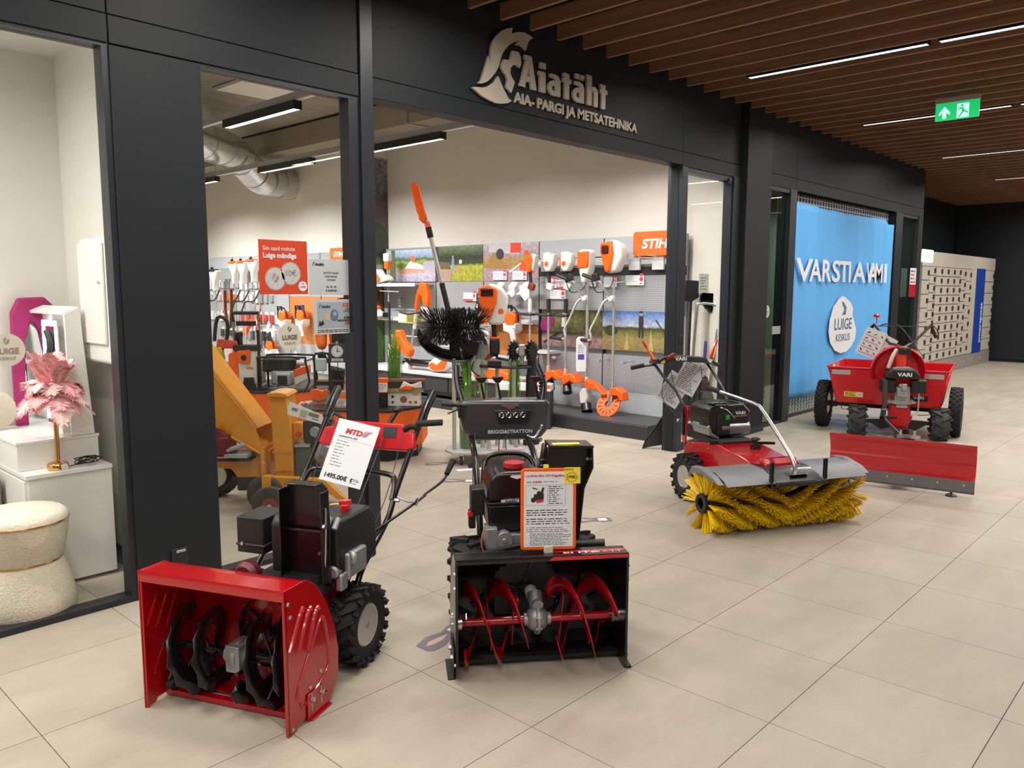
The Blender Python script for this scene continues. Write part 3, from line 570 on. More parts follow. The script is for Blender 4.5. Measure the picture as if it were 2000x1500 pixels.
# battery rack, card holders, wall small items
bt = thing('battery_charger', 'black battery chargers stacked on the wall panel', 'charger', (7.36, 7.28, 1.3), -90)
for k, (x, z) in enumerate(((0, 0), (.04, .13), (.05, -.15))): MB().bc((x, -.1, z), (.17, .12, .12), (0, 20, 0)).obj('charger_body', BLKP, bt, bevel=.01); MB().bc((x-.02, -.166, z+.01), (.06, .004, .05), (0, 20, 0)).obj('label', PAPER, bt)
for i, y in enumerate((7.0, 6.78, 6.6)):
    t = thing('leaflet_holder', 'white folded shelf leaflet below the truck print, %s' % ('left', 'middle', 'right and largest')[i], 'leaflet', (7.35, y, 1.5), -90, 'folded leaflets on the wall')
    q = MB(); s_ = 1 if i < 2 else 1.6
    q.prism([(0, .06), (.08*s_, .12), (.17*s_, .11), (.11*s_, .03), (.12*s_, -.03*s_), (.07*s_, -.07*s_), (.02, -.03), (-.04, -.04), (.03, .02)], .003, 'y', -.16).obj('leaflet', WHITE, t)
    MB().box(0, .02, -.16, 0, .03, .06).obj('bracket', SHELF, t)
for i, (y, z, lab) in enumerate(((9.28, 1.16, 'small white and orange pruner on the lower wall shelf'), )):
    t = thing('pruning_tool', lab, 'pruner', (7.22, y, z), -90); MB().prism([(-.12, -.03), (-.1, .06), (-.02, .10), (.04, .05), (.14, .02), (.16, -.02), (.05, -.02), (0, -.03)], .05, 'y', -.1).obj('body', OFFW, t, bevel=.01); MB().bc((-.06, -.08, .1), (.14, .07, .06)).obj('head', ORG, t, bevel=.015); MB().bc((.14, -.08, .0), (.06, .05, .07)).obj('battery', BLKP, t)
t = thing('hand_saw_unit', 'white and orange cut-off saw lying on the upper wall shelf', 'saw', (7.2, 9.15, 1.61), -90); MB().prism([(-.22, 0), (-.2, .12), (-.02, .2), (.06, .12), (.2, .1), (.24, .04), (.05, 0)], .14, 'y', -.2).obj('casing', OFFW, t, bevel=.02); MB().prism([(-.05, .03), (-.04, .12), (.0, .15), (.1, .06), (.08, .03)], .02, 'y', -.215).obj('orange_cover', ORG, t); MB().bc((-.23, -.1, .06), (.16, .16, .12)).obj('black_base', BLKP, t, bevel=.02)
t = thing('gift_box', 'green and white product box on the lower wall shelf', 'box', (7.2, 8.6, 1.13), -90); MB().box(-.2, .2, -.1, .02, -.07, .07).obj('carton', hx('lime_carton', '#a8b440', .6), t); MB().box(-.19, -.03, -.103, -.1, -.055, .055).obj('white_panel', PAPER, t, smooth=0); MB().box(.0, .15, -.103, -.1, -.05, .05).obj('picture_panel', hx('olive_picture', '#7a7030', .6), t, smooth=0)
t = thing('spray_holder', 'small grey clamp holder hooked on the peg wall', 'holder', (7.35, 9.0, 1.35), -90); MB().sph((0, -.05, .03), .04, 10).bc((.01, -.05, -.04), (.05, .04, .08)).obj('clamp', ALU, t)
# leaf blower on bench
t = thing('leaf_blower', 'white and orange leaf blower with black tube lying on the bench', 'blower', (6.98, 7.9, .45), -90)
MB().tube([(-.62, 0, .09), (-.3, 0, .09), (.02, 0, .10)], .05, 14, 0).obj('blower_tube', BLK, t, smooth=60); MB().prism([(-.05, .02), (-.04, .12), (.1, .2), (.3, .22), (.34, .1), (.25, .02), (.1, 0)], .16, 'y', -.09).obj('casing', OFFW, t, bevel=.03, seg=3); MB().prism([(-.02, .08), (.05, .13), (.16, .1), (.3, .2), (.35, .17), (.28, .04), (.1, .02)], .02, 'y', -.112).obj('orange_side', ORG, t, bevel=.006)
# small orange tools on the bench under the saws
t = thing('orange_machine', 'orange machine casing on the bench behind the levers', 'machine', (6.95, 6.75, .45), -90); MB().prism([(-.3, .0), (-.28, .1), (-.1, .14), (.1, .13), (.3, .08), (.32, 0)], .2, 'y', -.1).obj('casing', ORG, t, bevel=.02)
t = thing('white_carton', 'long white carton with an orange STIHL corner on the bench', 'box', (6.55, 5.9, .42), -60); MB().box(-.3, .3, -.1, .1, 0, .07).obj('carton', WHITE, t, bevel=.002); MB().box(.1, .3, -.101, -.1, .03, .07).obj('orange_corner', ORGP, t, smooth=0); text('STIHL', .03, WHITE, t, (.2, -.102, .038), bold=.001, shear=.2)
t = thing('carton_stand', 'dark low stand carrying the long white carton', 'stand', (6.55, 5.9, 0), -60); MB().box(-.3, .3, -.1, .1, 0, .415).obj('stand_body', CHAR, t, bevel=.004)
# long-reach trimmers leaning in front of bays d/e
t = thing('long_reach_trimmer', 'thin long-reach trimmer with orange and white head, leftmost at the wall', 'trimmer', (7.12, 9.03, 0), -90)
MB().tube([(-.01, 0, 2.0), (.0, 0, 1.35)], .012, 8, 0).obj('shaft', MATS['brushed_tube'], t); MB().tube([(.005, 0, 1.33), (.02, 0, .74)], .018, 8, 0).obj('black_sleeve', RUB, t); MB().tube([(.02, 0, .74), (.03, 0, .45)], .008, 6, 0).obj('lower_shaft', MATS['brushed_tube'], t)
MB().bc((-.01, 0, 1.86), (.09, .07, .1)).obj('orange_block', ORG, t, bevel=.01); MB().bc((-.01, 0, 1.97), (.11, .09, .12)).obj('power_head', OFFW, t, bevel=.02); MB().prism([(-.0, .55), (-.02, .62), (.0, .76), (.04, .74), (.06, .6), (.05, .52)], .04, 'y', -.02).obj('blade_cover', WHITE, t, bevel=.01)
t = thing('grass_trimmer', 'white and orange grass trimmer leaning by the peg wall', 'trimmer', (6.95, 8.25, 0), -90)
MB().tube([(.06, 0, 1.45), (-.02, 0, 1.1), (-.12, 0, .6), (-.18, 0, .35)], .014, 8, 0).obj('shaft', MATS['brushed_tube'], t)
MB().tube([(.1, 0, 1.5), (.04, 0, 1.35), (.02, 0, 1.2)], [.035, .03, .022], 10, 3).obj('upper_tube', ORG, t); MB().tube([(.02, 0, 1.22), (-.02, 0, 1.0)], .024, 10, 0).obj('white_sleeve', OFFW, t)
MB().prism([(.08, 1.5), (.14, 1.62), (.24, 1.6), (.3, 1.45), (.28, 1.3), (.2, 1.3), (.17, 1.42), (.13, 1.46)], .07, 'y', -.035).obj('rear_handle', ORG, t, bevel=.012); MB().prism([(.14, 1.30), (.3, 1.28), (.28, 1.12), (.2, 1.1)], .06, 'y', -.03).obj('battery_case', OFFW, t, bevel=.012)
MB().tube([(-.2, -.1, 1.22), (0, -.12, 1.2), (.18, -.05, 1.23)], .014, 8, 3).obj('loop_handle', BLKP, t)
MB().prism([(-.38, .70), (-.36, .86), (-.28, .98), (-.2, .98), (-.14, .85), (.02, .72), (-.02, .62), (-.14, .66)], .10, 'y', -.12).obj('orange_bag', ORG, t, bevel=.02, seg=3)
MB().prism([(-.26, .33), (-.24, .48), (-.17, .55), (-.12, .5), (-.13, .38), (-.2, .3)], .1, 'y', -.05).obj('motor_head', OFFW, t, bevel=.02, seg=3); MB().prism([(-.12, .38), (-.08, .45), (.02, .44), (.07, .36), (0, .38), (-.08, .33)], .12, 'y', -.06).obj('guard', ORG, t, bevel=.006)
# far part of the display wall
for k in range(6):
    y = 14.9-k*.95; bb_ = bay(y, .95 if k < 5 else .6, 'f', [(.15, .5, PANEL, 'lower_panel'), (.5, 1.9, PEG, 'peg_panel'), (1.9, 2.1, PANEL, 'top_panel')] if k < 2 or k > 4 else ([(.15, .62, PEG, 'peg_panel'), (.62, 1.4, OAK, 'wood_panel'), (1.4, 2.1, PEG, 'peg_panel')] if k in (3, 4) else [(.15, 2.1, PEG, 'peg_panel')]), 'grey peg display bay beyond the tall mural, %s' % ('farthest away', 'second farthest', 'third farthest, by the orange poster', 'with a brown panel, farther one', 'with a brown panel, nearer one', 'right beside the mural wall')[k])
    bb_['group'] = 'grey display bays beyond the mural'
far = [('brushcutter', 14.1, 1.80, 0), ('brushcutter', 13.35, 1.93, 1), ('brushcutter', 13.05, 1.93, 2), ('brushcutter', 12.7, 1.95, 3)]
for i, (nm, y, z, k) in enumerate(far):
    t = thing(nm, 'brushcutter hanging on the far wall, %s from the left in the window' % ('first', 'second', 'third', 'fourth')[i], 'brushcutter', (7.1, y, 0), -90, 'brushcutters on the far wall')
    MB().tube([(0, 0, .45), (0, 0, 1.6)], .015, 8, 0).obj('shaft', MATS['brushed_tube'], t); MB().prism([(-.12, z+.05), (-.1, z-.06), (-.02, z-.15), (0, z-.32), (.04, z-.32), (.05, z-.15), (.14, z-.03), (.16, z+.06)], .12, 'y', -.06).obj('power_head', OFFW, t, bevel=.02); MB().bc((0, -.03, z+.06), (.22, .1, .035)).obj('orange_cover', ORG if k else BLKP, t); MB().sph((.0, -.05, z+.1), .03, 8).obj('cap', BLKP, t); MB().tube([(0, 0, 1.5), (0, .277, 1.5)], .007, 6, 0).obj('wall_hook', SHELF, t)
    MB().tube([(-.3, -.1, 1.1), (-.1, -.12, 1.3), (.15, -.1, 1.32), (.35, -.1, 1.5)], .013, 8, 3).obj('handle_bar', BLKP, t)
    MB().bc((0, -.05, .4), (.12, .1, .12)).obj('gear_head', ORG, t, bevel=.02)
t = thing('harness', 'black and orange striped carrying harness hanging on the far wall', 'harness', (7.0, 13.45, 1.5), -90)
MB().tube([(-.1, 0, 0), (-.11, 0, -.35), (-.06, 0, -.62), (.0, 0, -.66), (.08, 0, -.6), (.12, 0, -.3), (.13, 0, .02)], .028, 6, 4).obj('strap', BLKP, t); MB().tube([(-.1, -.03, 0), (-.11, -.03, -.35), (-.06, -.03, -.6)], .01, 4, 2).tube([(.08, -.03, -.55), (.12, -.03, -.3), (.13, -.03, 0)], .01, 4, 2).obj('orange_stripe', ORG, t)
PK = [hx('pack_red', '#b03a2c', .5), hx('pack_grey', '#8a8c90', .5), hx('pack_white', '#cfd2d6', .5), hx('pack_black', '#2a2a2e', .5), hx('pack_silver', '#b4b8bc', .4, .3), hx('pack_orange', '#c8602c', .5)]
rown = ['top row of packs', 'second row of packs', 'third row of packs', 'lowest row of packs']
for ri, (z, y0, y1, cols) in enumerate(((1.62, 14.8, 12.6, (2, 4, 2, 2)), (1.38, 14.8, 12.6, (4, 5, 2, 1)), (1.02, 14.8, 12.2, (2, 4, 0, 0, 2)), (.72, 14.4, 12.2, (3, 1, 3, 4)))):
    n_ = 14
    for k in range(n_):
        y = y0+(y1-y0)*k/(n_-1)
        t = thing('hanging_pack', '%s hanging pack from the left, %s on the far peg wall' % (ORD[k], rown[ri]), 'pack', (7.392, y, z), -90, 'accessory packs, %s' % rown[ri])
        cm = PK[cols[(k*len(cols))//n_]]; h_ = random.uniform(.07, .11)
        MB().box(-.055, .055, -.05, -.02, -h_, h_*.5).obj('blister', cm, t, smooth=0, bevel=.006); MB().box(-.055, .055, -.02, -.014, -h_, h_).obj('backing_card', PK[2], t, smooth=0)
for i, (y, z) in enumerate(((12.7, .88), (12.15, .80), (11.65, .80), (12.7, .36), (12.05, .38), (11.5, .40), (12.3, .86))):
    t = thing('price_tag_sheet', 'tilted white price sheet on the far wall, ' + ('beside the packs, upper', 'under the left upper saw', 'under the right upper saw', 'lowest, left of the low saw', 'lowest, under the low saw', 'lowest, right of the low saw', 'between the two saws and the packs')[i], 'card', (7.2, y, z), -90, 'tilted price sheets on the far wall'); MB().prism([(-.05, .0), (.02, .12), (.08, .09), (.02, -.07), (-.04, -.08)], .002, 'y', -.1).obj('card', CARD, t); MB().box(-.01, .01, -.1, .178, .0, .02).obj('bracket', SHELF, t)
t = thing('orange_hedge_tool', 'orange curved guard tool hanging beside the low chainsaw', 'tool', (7.15, 13.0, .9), -90); MB().prism([(-.25, -.2), (-.1, .0), (.1, .1), (.12, .04), (-.05, -.08), (-.15, -.2)], .08, 'y', -.04).obj('guard', ORG, t, bevel=.01); MB().prism([(-.1, -.5), (0, -.42), (.18, -.48), (.22, -.56), (.05, -.5)], .08, 'y', -.04).obj('guard', ORG, t, bevel=.01)
# ================= MACHINES
def RX(a): return Matrix.Rotation(a, 4, 'X')
def wheel(p, c, r, w, rr, n=16, lug='chevron', rub=None, rimm=None, hubm=None, side=1, lh=None):
    rub = rub or RUB; rimm = rimm or RIM; lh = lh or r*.07; R = r-lh
    m = MB().lathe([(rr, -w*.36), (rr*1.12, -w*.47), (R*.8, -w*.5), (R*.93, -w*.44), (R, -w*.25), (R*1.005, 0), (R, w*.25), (R*.93, w*.44), (R*.8, w*.5), (rr*1.12, w*.47), (rr, w*.36)], ax='x', n=40, cap=False)
    if lug:
        for k in range(n):
            for sd in (-1, 1):
                a = 2*pi*(k+(.5 if sd > 0 else 0))/n
                if lug == 'chevron':
                    M = RX(a) @ Matrix.Translation((sd*w*.25, 0, R)) @ Matrix.Rotation(sd*.55, 4, 'Z')
                    m.box(-w*.3, w*.3, -r*.055, r*.055, -lh*.6, lh, M)
                    M = RX(a) @ Matrix.Translation((sd*w*.47, 0, R*.93)) @ Matrix.Rotation(sd*.9, 4, 'Y')
                    m.box(-w*.1, w*.1, -r*.075, r*.04, -lh*.6, lh*.9, M)
                elif lug == 'block':
                    for q in (.12, .36):
                        M = RX(a+(q*.6)) @ Matrix.Translation((sd*w*q, 0, R-(q > .3)*lh*.3)); m.box(-w*.1, w*.1, -r*.07, r*.07, -lh*.5, lh*.8, M)
                else:
                    M = RX(a) @ Matrix.Translation((sd*w*.3, 0, R)); m.box(-w*.17, w*.17, -r*.05, r*.05, -lh*.5, lh*.6, M)
    o = m.obj('wheel', rub, p, smooth=40, loc=c)
    m = MB()
    for sd in (-1, 1):
        m.lathe([(rr*1.03, sd*w*.40), (rr*.97, sd*w*.42), (rr*.86, sd*w*.36), (rr*.8, sd*w*.16), (rr*.45, sd*w*.12), (rr*.3, sd*w*.2), (rr*.2, sd*w*.2)], ax='x', n=28, cap=True)
    m.obj('rim', rimm, o)
    m = MB()
    for sd in (-1, 1): m.cyl((sd*w*.1, 0, 0), (sd*w*.42, 0, 0), rr*.17, rr*.15, 12)
    for k in range(4):
        a = pi/2*k+.4; m.cyl((side*w*.1, rr*.55*cos(a), rr*.55*sin(a)), (side*w*.19, rr*.55*cos(a), rr*.55*sin(a)), rr*.07, n=6)
    m.obj('hub', hubm or STEEL, o)
    return o
def spiral(x0, x1, turns, r0, r1, ph, tooth=0, n=26, hand=1):
    m = MB(); prev = None; N = int(n*abs(turns))
    for i in range(N+1):
        t = i/N; a = ph+hand*2*pi*turns*t; x = x0+(x1-x0)*t
        ro = r1*(1+(.09 if tooth and i % 2 else 0))
        A = m.V((x, r0*cos(a), r0*sin(a))); B = m.V((x, ro*cos(a), ro*sin(a)))
        if prev: m.f([prev[0], prev[1], B, A])
        prev = (A, B)
    return m
def bolt(m, p, ax, r=.008, h=.006):
    a = {'x': (1, 0, 0), 'y': (0, 1, 0), 'z': (0, 0, 1), '-x': (-1, 0, 0), '-y': (0, -1, 0)}[ax]
    m.cyl(p, [p[i]+a[i]*h for i in range(3)], r, r*.85, 6); return m
def auger(p, hw, yz, mt, shaftm, tooth, R=.135, rc=.075):
    y, z = yz
    sh = MB().cyl((-hw, y, z), (hw, y, z), .016, n=12); sh.obj('auger_shaft', shaftm, p)
    for sd in (-1, 1):
        for ph in (0, pi):
            m = spiral(sd*.05, sd*(hw-.03), .95, rc if tooth else R*.72, R, ph+.6, tooth, hand=sd)
            o = m.obj('auger_blade', mt, p, loc=(0, y, z), solid=.004, smooth=50)
        m = MB()
        for k in range(4):
            x = sd*(.09+k*(hw-.15)/3); a = pi*k*.62
            m.cyl((x, y, z), (x, y+R*.9*cos(a), z+R*.9*sin(a)), .007, n=6); m.cyl((x, y, z), (x, y-R*.9*cos(a), z-R*.9*sin(a)), .007, n=6)
        m.obj('auger_spoke', mt, p)
    m = MB().bc((0, y, z), (.06, .1, .1)).cyl((-.055, y, z), (.055, y, z), .034, n=14).cyl((0, y-.005, z), (0, y+.14, z+.03), .03, n=12).lathe([(.052, -.012), (.058, -.008), (.058, .008), (.052, .012)], (0, y, z), 'x', 14)
    for k in range(6):
        a = 2*pi*k/6; bolt(m, (.012, y+.048*cos(a), z+.048*sin(a)), 'x', .006, .006)
    m.obj('gearbox', ALU, p, bevel=.006)
# ---- single-stage look red blower in front of the window
b1 = thing('snow_blower', 'red and black two-wheel snow blower with red auger housing and white price sheet', 'snow blower', (1.238, 2.599, 0), -66)
W = .305
prof = [(0, .485), (0, .52), (.13, .512), (.17, .495), (.225, .42), (.275, .32), (.302, .22), (.302, .13), (.28, .06), (.25, .02), (.17, .012)]
def fine(p, k=3):
    o = []
    for i in range(len(p)-1):
        for j in range(k): o.append((p[i][0]+(p[i+1][0]-p[i][0])*j/k, p[i][1]+(p[i+1][1]-p[i][1])*j/k))
    return o+[p[-1]]
hole = lambda c: (c.y > .2 and (c.x-.04)**2+((c.z-.22)*.95)**2 < .145**2)
MB().sheet(fine(prof, 4), -W, W, .003, 44, hole).obj('auger_housing', RED, b1, smooth=30)
side = [(-.004, .0), (-.004, .525), (.13, .52), (.19, .48), (.25, .4), (.305, .29), (.33, .18), (.325, .09), (.285, .025), (.235, -.0), (.2, .012), (.06, .012), (.04, -.008), (.012, -.008)]
for sd in (-1, 1):
    m = MB().prism(side, .004, 'x', W if sd > 0 else -W-.004); x = sd*(W+.004)
    m.prism([(0, .0), (.012, .0), (.012, .5), (0, .5)], sd*-.012, 'x', x)
    pl = m.obj('side_plate', RED, b1, bevel=.0015)
    rb = MB()
    for k in range(3):
        y0 = .03+k*.05; rb.tube([(x, y0-.01, .30-k*.02), (x, y0+.05, .40-k*.01), (x, y0+.075, .43-.02*k)], .009, 8, 4)
    rb.tube([(x, .07, .1), (x, .06, .14), (x, .2, .33), (x, .235, .33), (x, .26, .2), (x, .24, .13), (x, .1, .07), (x, .07, .1)], .006, 8, 5)
    rb.obj('pressed_rib', RED, pl)
    bb = MB()
    for y, z in ((.2, .15), (.13, .12), (.02, .47), (.03, .42), (.02, .02)): bolt(bb, (x, y, z), 'x' if sd > 0 else '-x', .008, .006)
    bb.obj('bolt', STEEL, pl)
    sk = MB().prism([(.11, .0), (.11, .1), (.21, .1), (.21, .06), (.25, .05), (.26, .02), (.22, -.0), (.13, -.0)], sd*.004, 'x', x+sd*.003).prism([(.12, 0), (.25, 0), (.25, .006), (.12, .006)], sd*.018, 'x', x)
    s_ = sk.obj('skid_shoe', RED, b1, bevel=.0015)
    bb = MB()
    for y in (.135, .195): bolt(bb, (x+sd*.007, y, .075), 'x' if sd > 0 else '-x', .011, .01); bb.box(min(x+sd*.007, x+sd*.008), max(x+sd*.007, x+sd*.008), y-.003, y+.003, .03, .095)
    bb.obj('slot_bolt', STEEL, s_)
MB().box(-W, W, .1, .13, .005, .025).obj('scraper_bar', RED, b1)
MB().lathe([(.15, .29), (.155, .295), (.155, .42), (.15, .425), (.13, .425)], (.04, 0, .22), 'y', 32, cap=False).lathe([(.13, .41), (.001, .411)], (.04, 0, .22), 'y', 32, cap=False).obj('impeller_housing', BLKP, b1, solid=.003)
m = MB()
for k in range(4):
    a = k*pi/2+.5; m.box(-.004, .004, .31, .39, .02, .135, Matrix.Translation((.04, 0, .22)) @ Matrix.Rotation(a, 4, 'Y'))
m.cyl((.04, .3, .22), (.04, .4, .22), .025, n=12).obj('impeller', BLK, b1)
auger(b1, W-.004, (.155, .185), BLK, BLK, True, R=.155, rc=.09)
text('SMART M 61', .036, WHITE, b1, (-.13, -.004+.055, .517), (0, 0, 0), ext=.001, shear=.2, bold=.0012, xs=1.25)
for sd in (-1, 1): wheel(b1, (sd*.245, .585, .165), .165, .115, .085, 18, side=sd)
MB().cyl((-.24, .585, .165), (.24, .585, .165), .012).obj('axle', BLK, b1)
MB().prism([(.33, .12), (.33, .34), (.45, .37), (.66, .34), (.72, .27), (.72, .13), (.6, .1)], .30, 'x', -.15).obj('chassis', RED, b1, bevel=.006)
MB().box(-.13, .12, .34, .66, .34, .385).bc((.1, .38, .36), (.09, .12, .04)).obj('deck', BLKP, b1, bevel=.004)
# engine
m = MB().prism([(.44, .40), (.44, .60), (.47, .635), (.70, .635), (.75, .58), (.75, .40)], .31, 'x', -.06)
en = m.obj('engine_cover', BLKP, b1, bevel=.012, seg=3)
m = MB()
for k in range(5): m.cyl((.10+k*.034, .437, .605), (.10+k*.034, .47, .640), .011, n=8)
for i in range(2):
    for j in range(3): m.bc((.175+i*.03, .437, .55-j*.055), (.014, .008, .036))
m.obj('vent_slot', GREYB, en)
m = MB()
for x, z in ((.02, .57), (.19, .57), (.1, .42), (.19, .44)): bolt(m, (x, .438, z), '-y', .009, .008)
m.obj('screw', STEEL, en)
MB().bc((.20, .56, .44), (.14, .14, .10)).cyl((.225, .43, .43), (.225, .47, .43), .026, n=20).bc((.245, .47, .385), (.03, .05, .07)).cyl((.262, .5, .47), (.275, .52, .47), .03, n=16).obj('crankcase', ALU, b1, bevel=.008)
MB().lathe([(.1, .76), (.115, .72), (.12, .66)], (.08, 0, .47), 'y', 24).obj('recoil_housing', BLKP, b1)
MB().cyl((.19, .6, .63), (.19, .6, .66), .022, n=10).bc((.19, .6, .667), (.05, .018, .02), (0, 0, 30)).obj('fuel_cap', RED2, b1, bevel=.003)
MB().tube([(.1, .63, .64), (.14, .62, .65), (.17, .62, .648)], .004, 6, 3).obj('dipstick_ring', hx('yellow_plastic', '#e8d020', .4), b1)
m = MB().bc((-.155, .52, .54), (.13, .17, .15)).bc((-.155, .52, .50), (.14, .18, .012))
mf = m.obj('air_box', BLKP, b1, bevel=.012, seg=3); bolt(MB(), (-.19, .433, .505), '-y', .009, .008).obj('screw', STEEL, mf)
MB().lathe([(.04, .35), (.055, .37), (.055, .4), (.04, .41)], (-.13, 0, .40), 'y', 18).obj('pulley', hx('dark_red_paint', '#5a1420', .4), b1)
# chute
chx = .13
m = MB()
pr_ = [(-.095, 0), (-.098, .25), (-.09, .385), (-.07, .408), (.07, .408), (.09, .385), (.098, .25), (.095, 0)]
m.prism([(chx+x, .385+z) for x, z in pr_], .006, 'y', .42)
for sd in (-1, 1): m.box(chx+sd*.092-.003, chx+sd*.092+.003, .365, .425, .40, .765)
m.box(chx-.07, chx+.07, .37, .425, .785, .792).bc((chx, .40, .60), (.19, .01, .012))
ch = m.obj('chute', BLK, b1, bevel=.003)
m = MB(); bolt(m, (chx+.075, .417, .51), '-y', .01, .012); bolt(m, (chx+.055, .417, .51), '-y', .008, .01); bolt(m, (chx+.095, .38, .63), 'x', .012, .01)
m.tube([(chx+.1, .39, .70), (chx+.098, .385, .55), (chx+.085, .39, .42)], .005, 6, 3); m.obj('chute_bolt', STEEL, ch)
MB().lathe([(.115, .355), (.115, .372), (.085, .385), (.085, .42)], (chx-.03, .43, 0), 'z', 28).obj('chute_collar', BLKP, b1)
# handlebars
for sd in (-1, 1):
    x = .24 if sd > 0 else -.255
    MB().tube([(x, .57, .2), (x, .62, .36), (x, .86, .52), (x, .95, .63), (x+sd*.005, 1.14, .84), (x+sd*.01, 1.26, .98)], .013, 10, 6).obj('handlebar', BLK, b1, smooth=60)
    MB().tube([(x+sd*.01, 1.20, .905), (x+sd*.012, 1.25, .965), (x+sd*.018, 1.33, 1.035)], .021, 12, 4).obj('grip_lever', BLK, b1, smooth=60)
    bolt(MB(), (x+sd*.012, .92, .6), 'x', .01, .02).obj('bolt', STEEL, b1)
MB().tube([(-.245, .93, .60), (-.235, .965, .66), (-.17, .985, .70), (.17, .985, .70), (.225, .965, .66), (.235, .92, .60)], .013, 10, 6).obj('crossbar', BLK, b1, smooth=60)
m = MB().prism([(-.27, 0), (-.245, .075), (-.20, .085), (-.195, .115), (.175, .115), (.185, .08), (.23, .078), (.245, .0), (.2, -.012), (-.24, -.012)], .035, 'y', 0)
dash = m.obj('dashboard', RED2, b1, bevel=.008, seg=3, loc=(.02, 1.09, .80), rot=(-18, 0, 0))
MB().box(-.18, -.115, -.003, .001, .05, .098).box(.075, .145, -.003, .001, .045, .095).obj('recess_plate', CHAR, dash)
MB().tube([(-.2, 1.13, .90), (-.21, 1.18, .93), (-.15, 1.17, .905)], .008, 8, 3).obj('clutch_lever', BLKP, b1)
MB().tube([(.11, 1.14, .90), (.13, 1.18, .95)], .011, 10, 2).sph((.135, 1.185, .965), .026, sz=.7).obj('gear_knob', BLKP, b1)
MB().tube([(.20, 1.12, .88), (.24, 1.12, .90), (.27, 1.13, .885)], .014, 8, 3).tube([(.27, 1.11, .915), (.39, 1.13, .925)], .015, 12, 1).obj('drive_grip', RUB, b1)
MB().tube([(.12, .36, .40), (.30, 1.03, .565), (.31, 1.1, .585), (.30, 1.33, .595), (.30, 1.40, .63)], .0065, 8, 2).obj('crank_rod', BLK, b1, smooth=60)
MB().cyl((.30, 1.38, .62), (.305, 1.45, .675), .013, .016, 12).obj('crank_grip', RUB, b1)
MB().tube([(.24, .93, .62), (.28, .98, .58), (.31, 1.03, .57)], .004, 6, 2).lathe([(.010, -.004), (.02, 0), (.010, .004)], (.305, 1.03, .567), 'x', 14).obj('rod_eyelet', STEEL, b1)
for i, pp in enumerate(([(-.2, 1.1, .86), (-.16, .8, .5), (-.12, .66, .3)], [(.2, 1.1, .86), (.21, .9, .6), (.16, .66, .3)], [(.1, 1.12, .86), (.12, .85, .62), (.14, .7, .5)])): MB().tube(pp, .0022, 5, 5).obj('cable', BLKP, b1)
# price sheet
ps = thing('price_sheet', 'white price sheet 1495.00€ taped to red snow blower dashboard', 'sign', (0, 0, 0))
sh = MB().box(-.105, .105, -.0008, .0008, -.297, 0).obj('sheet', PAPER, ps, smooth=0)
text('MTD', .034, REDINK, sh, (-.012, -.0012, -.062), bold=.0018, xs=1.15, shear=.15)
m = MB()
for k in range(5): m.tube([(.034+k*.004, -.0014, -.062), (.036+k*.006, -.0014, -.045), (.042+k*.009, -.0014, -.032)], .0012, 4, 3)
m.obj('grass_logo', REDINK, sh)
text('Lumefrees M 61, MTD', .0105, INK, sh, (-.08, -.0012, -.082), align='LEFT', bold=.0002)
MB().box(-.09, .09, -.0013, -.0008, -.0905, -.0897).obj('rule', GREYINK, sh, smooth=0)
for k in range(9): lines(1, -.08, -.02+.04*(k == 1), -.107-k*.0145, -.098-k*.0145, GREYINK, sh)
text('1495.00€', .029, INK, sh, (-.03, -.0012, -.278), bold=.0011, xs=1.05)
MB().prism([(.045, -.276), (.045, -.262), (.05, -.257), (.057, -.26), (.052, -.266), (.056, -.276)], .0006, 'y', -.0014).obj('logo_mark', INK, sh, smooth=0)
lines(2, .058, .092, -.272, -.258, INK, sh); lines(1, .045, .092, -.283, -.277, INK, sh)
ps.parent = None
def place_on(child, par, loc, rot):   # world placement from a machine's local frame
    M = par.matrix_basis @ Matrix.Translation(loc) @ Matrix.Rotation(radians(rot[2]), 4, 'Z') @ Matrix.Rotation(radians(rot[0]), 4, 'X') @ Matrix.Rotation(radians(rot[1]), 4, 'Y')
    child.matrix_basis = M
place_on(ps, b1, (.01, 1.045, .915), (-25, 11, 8))
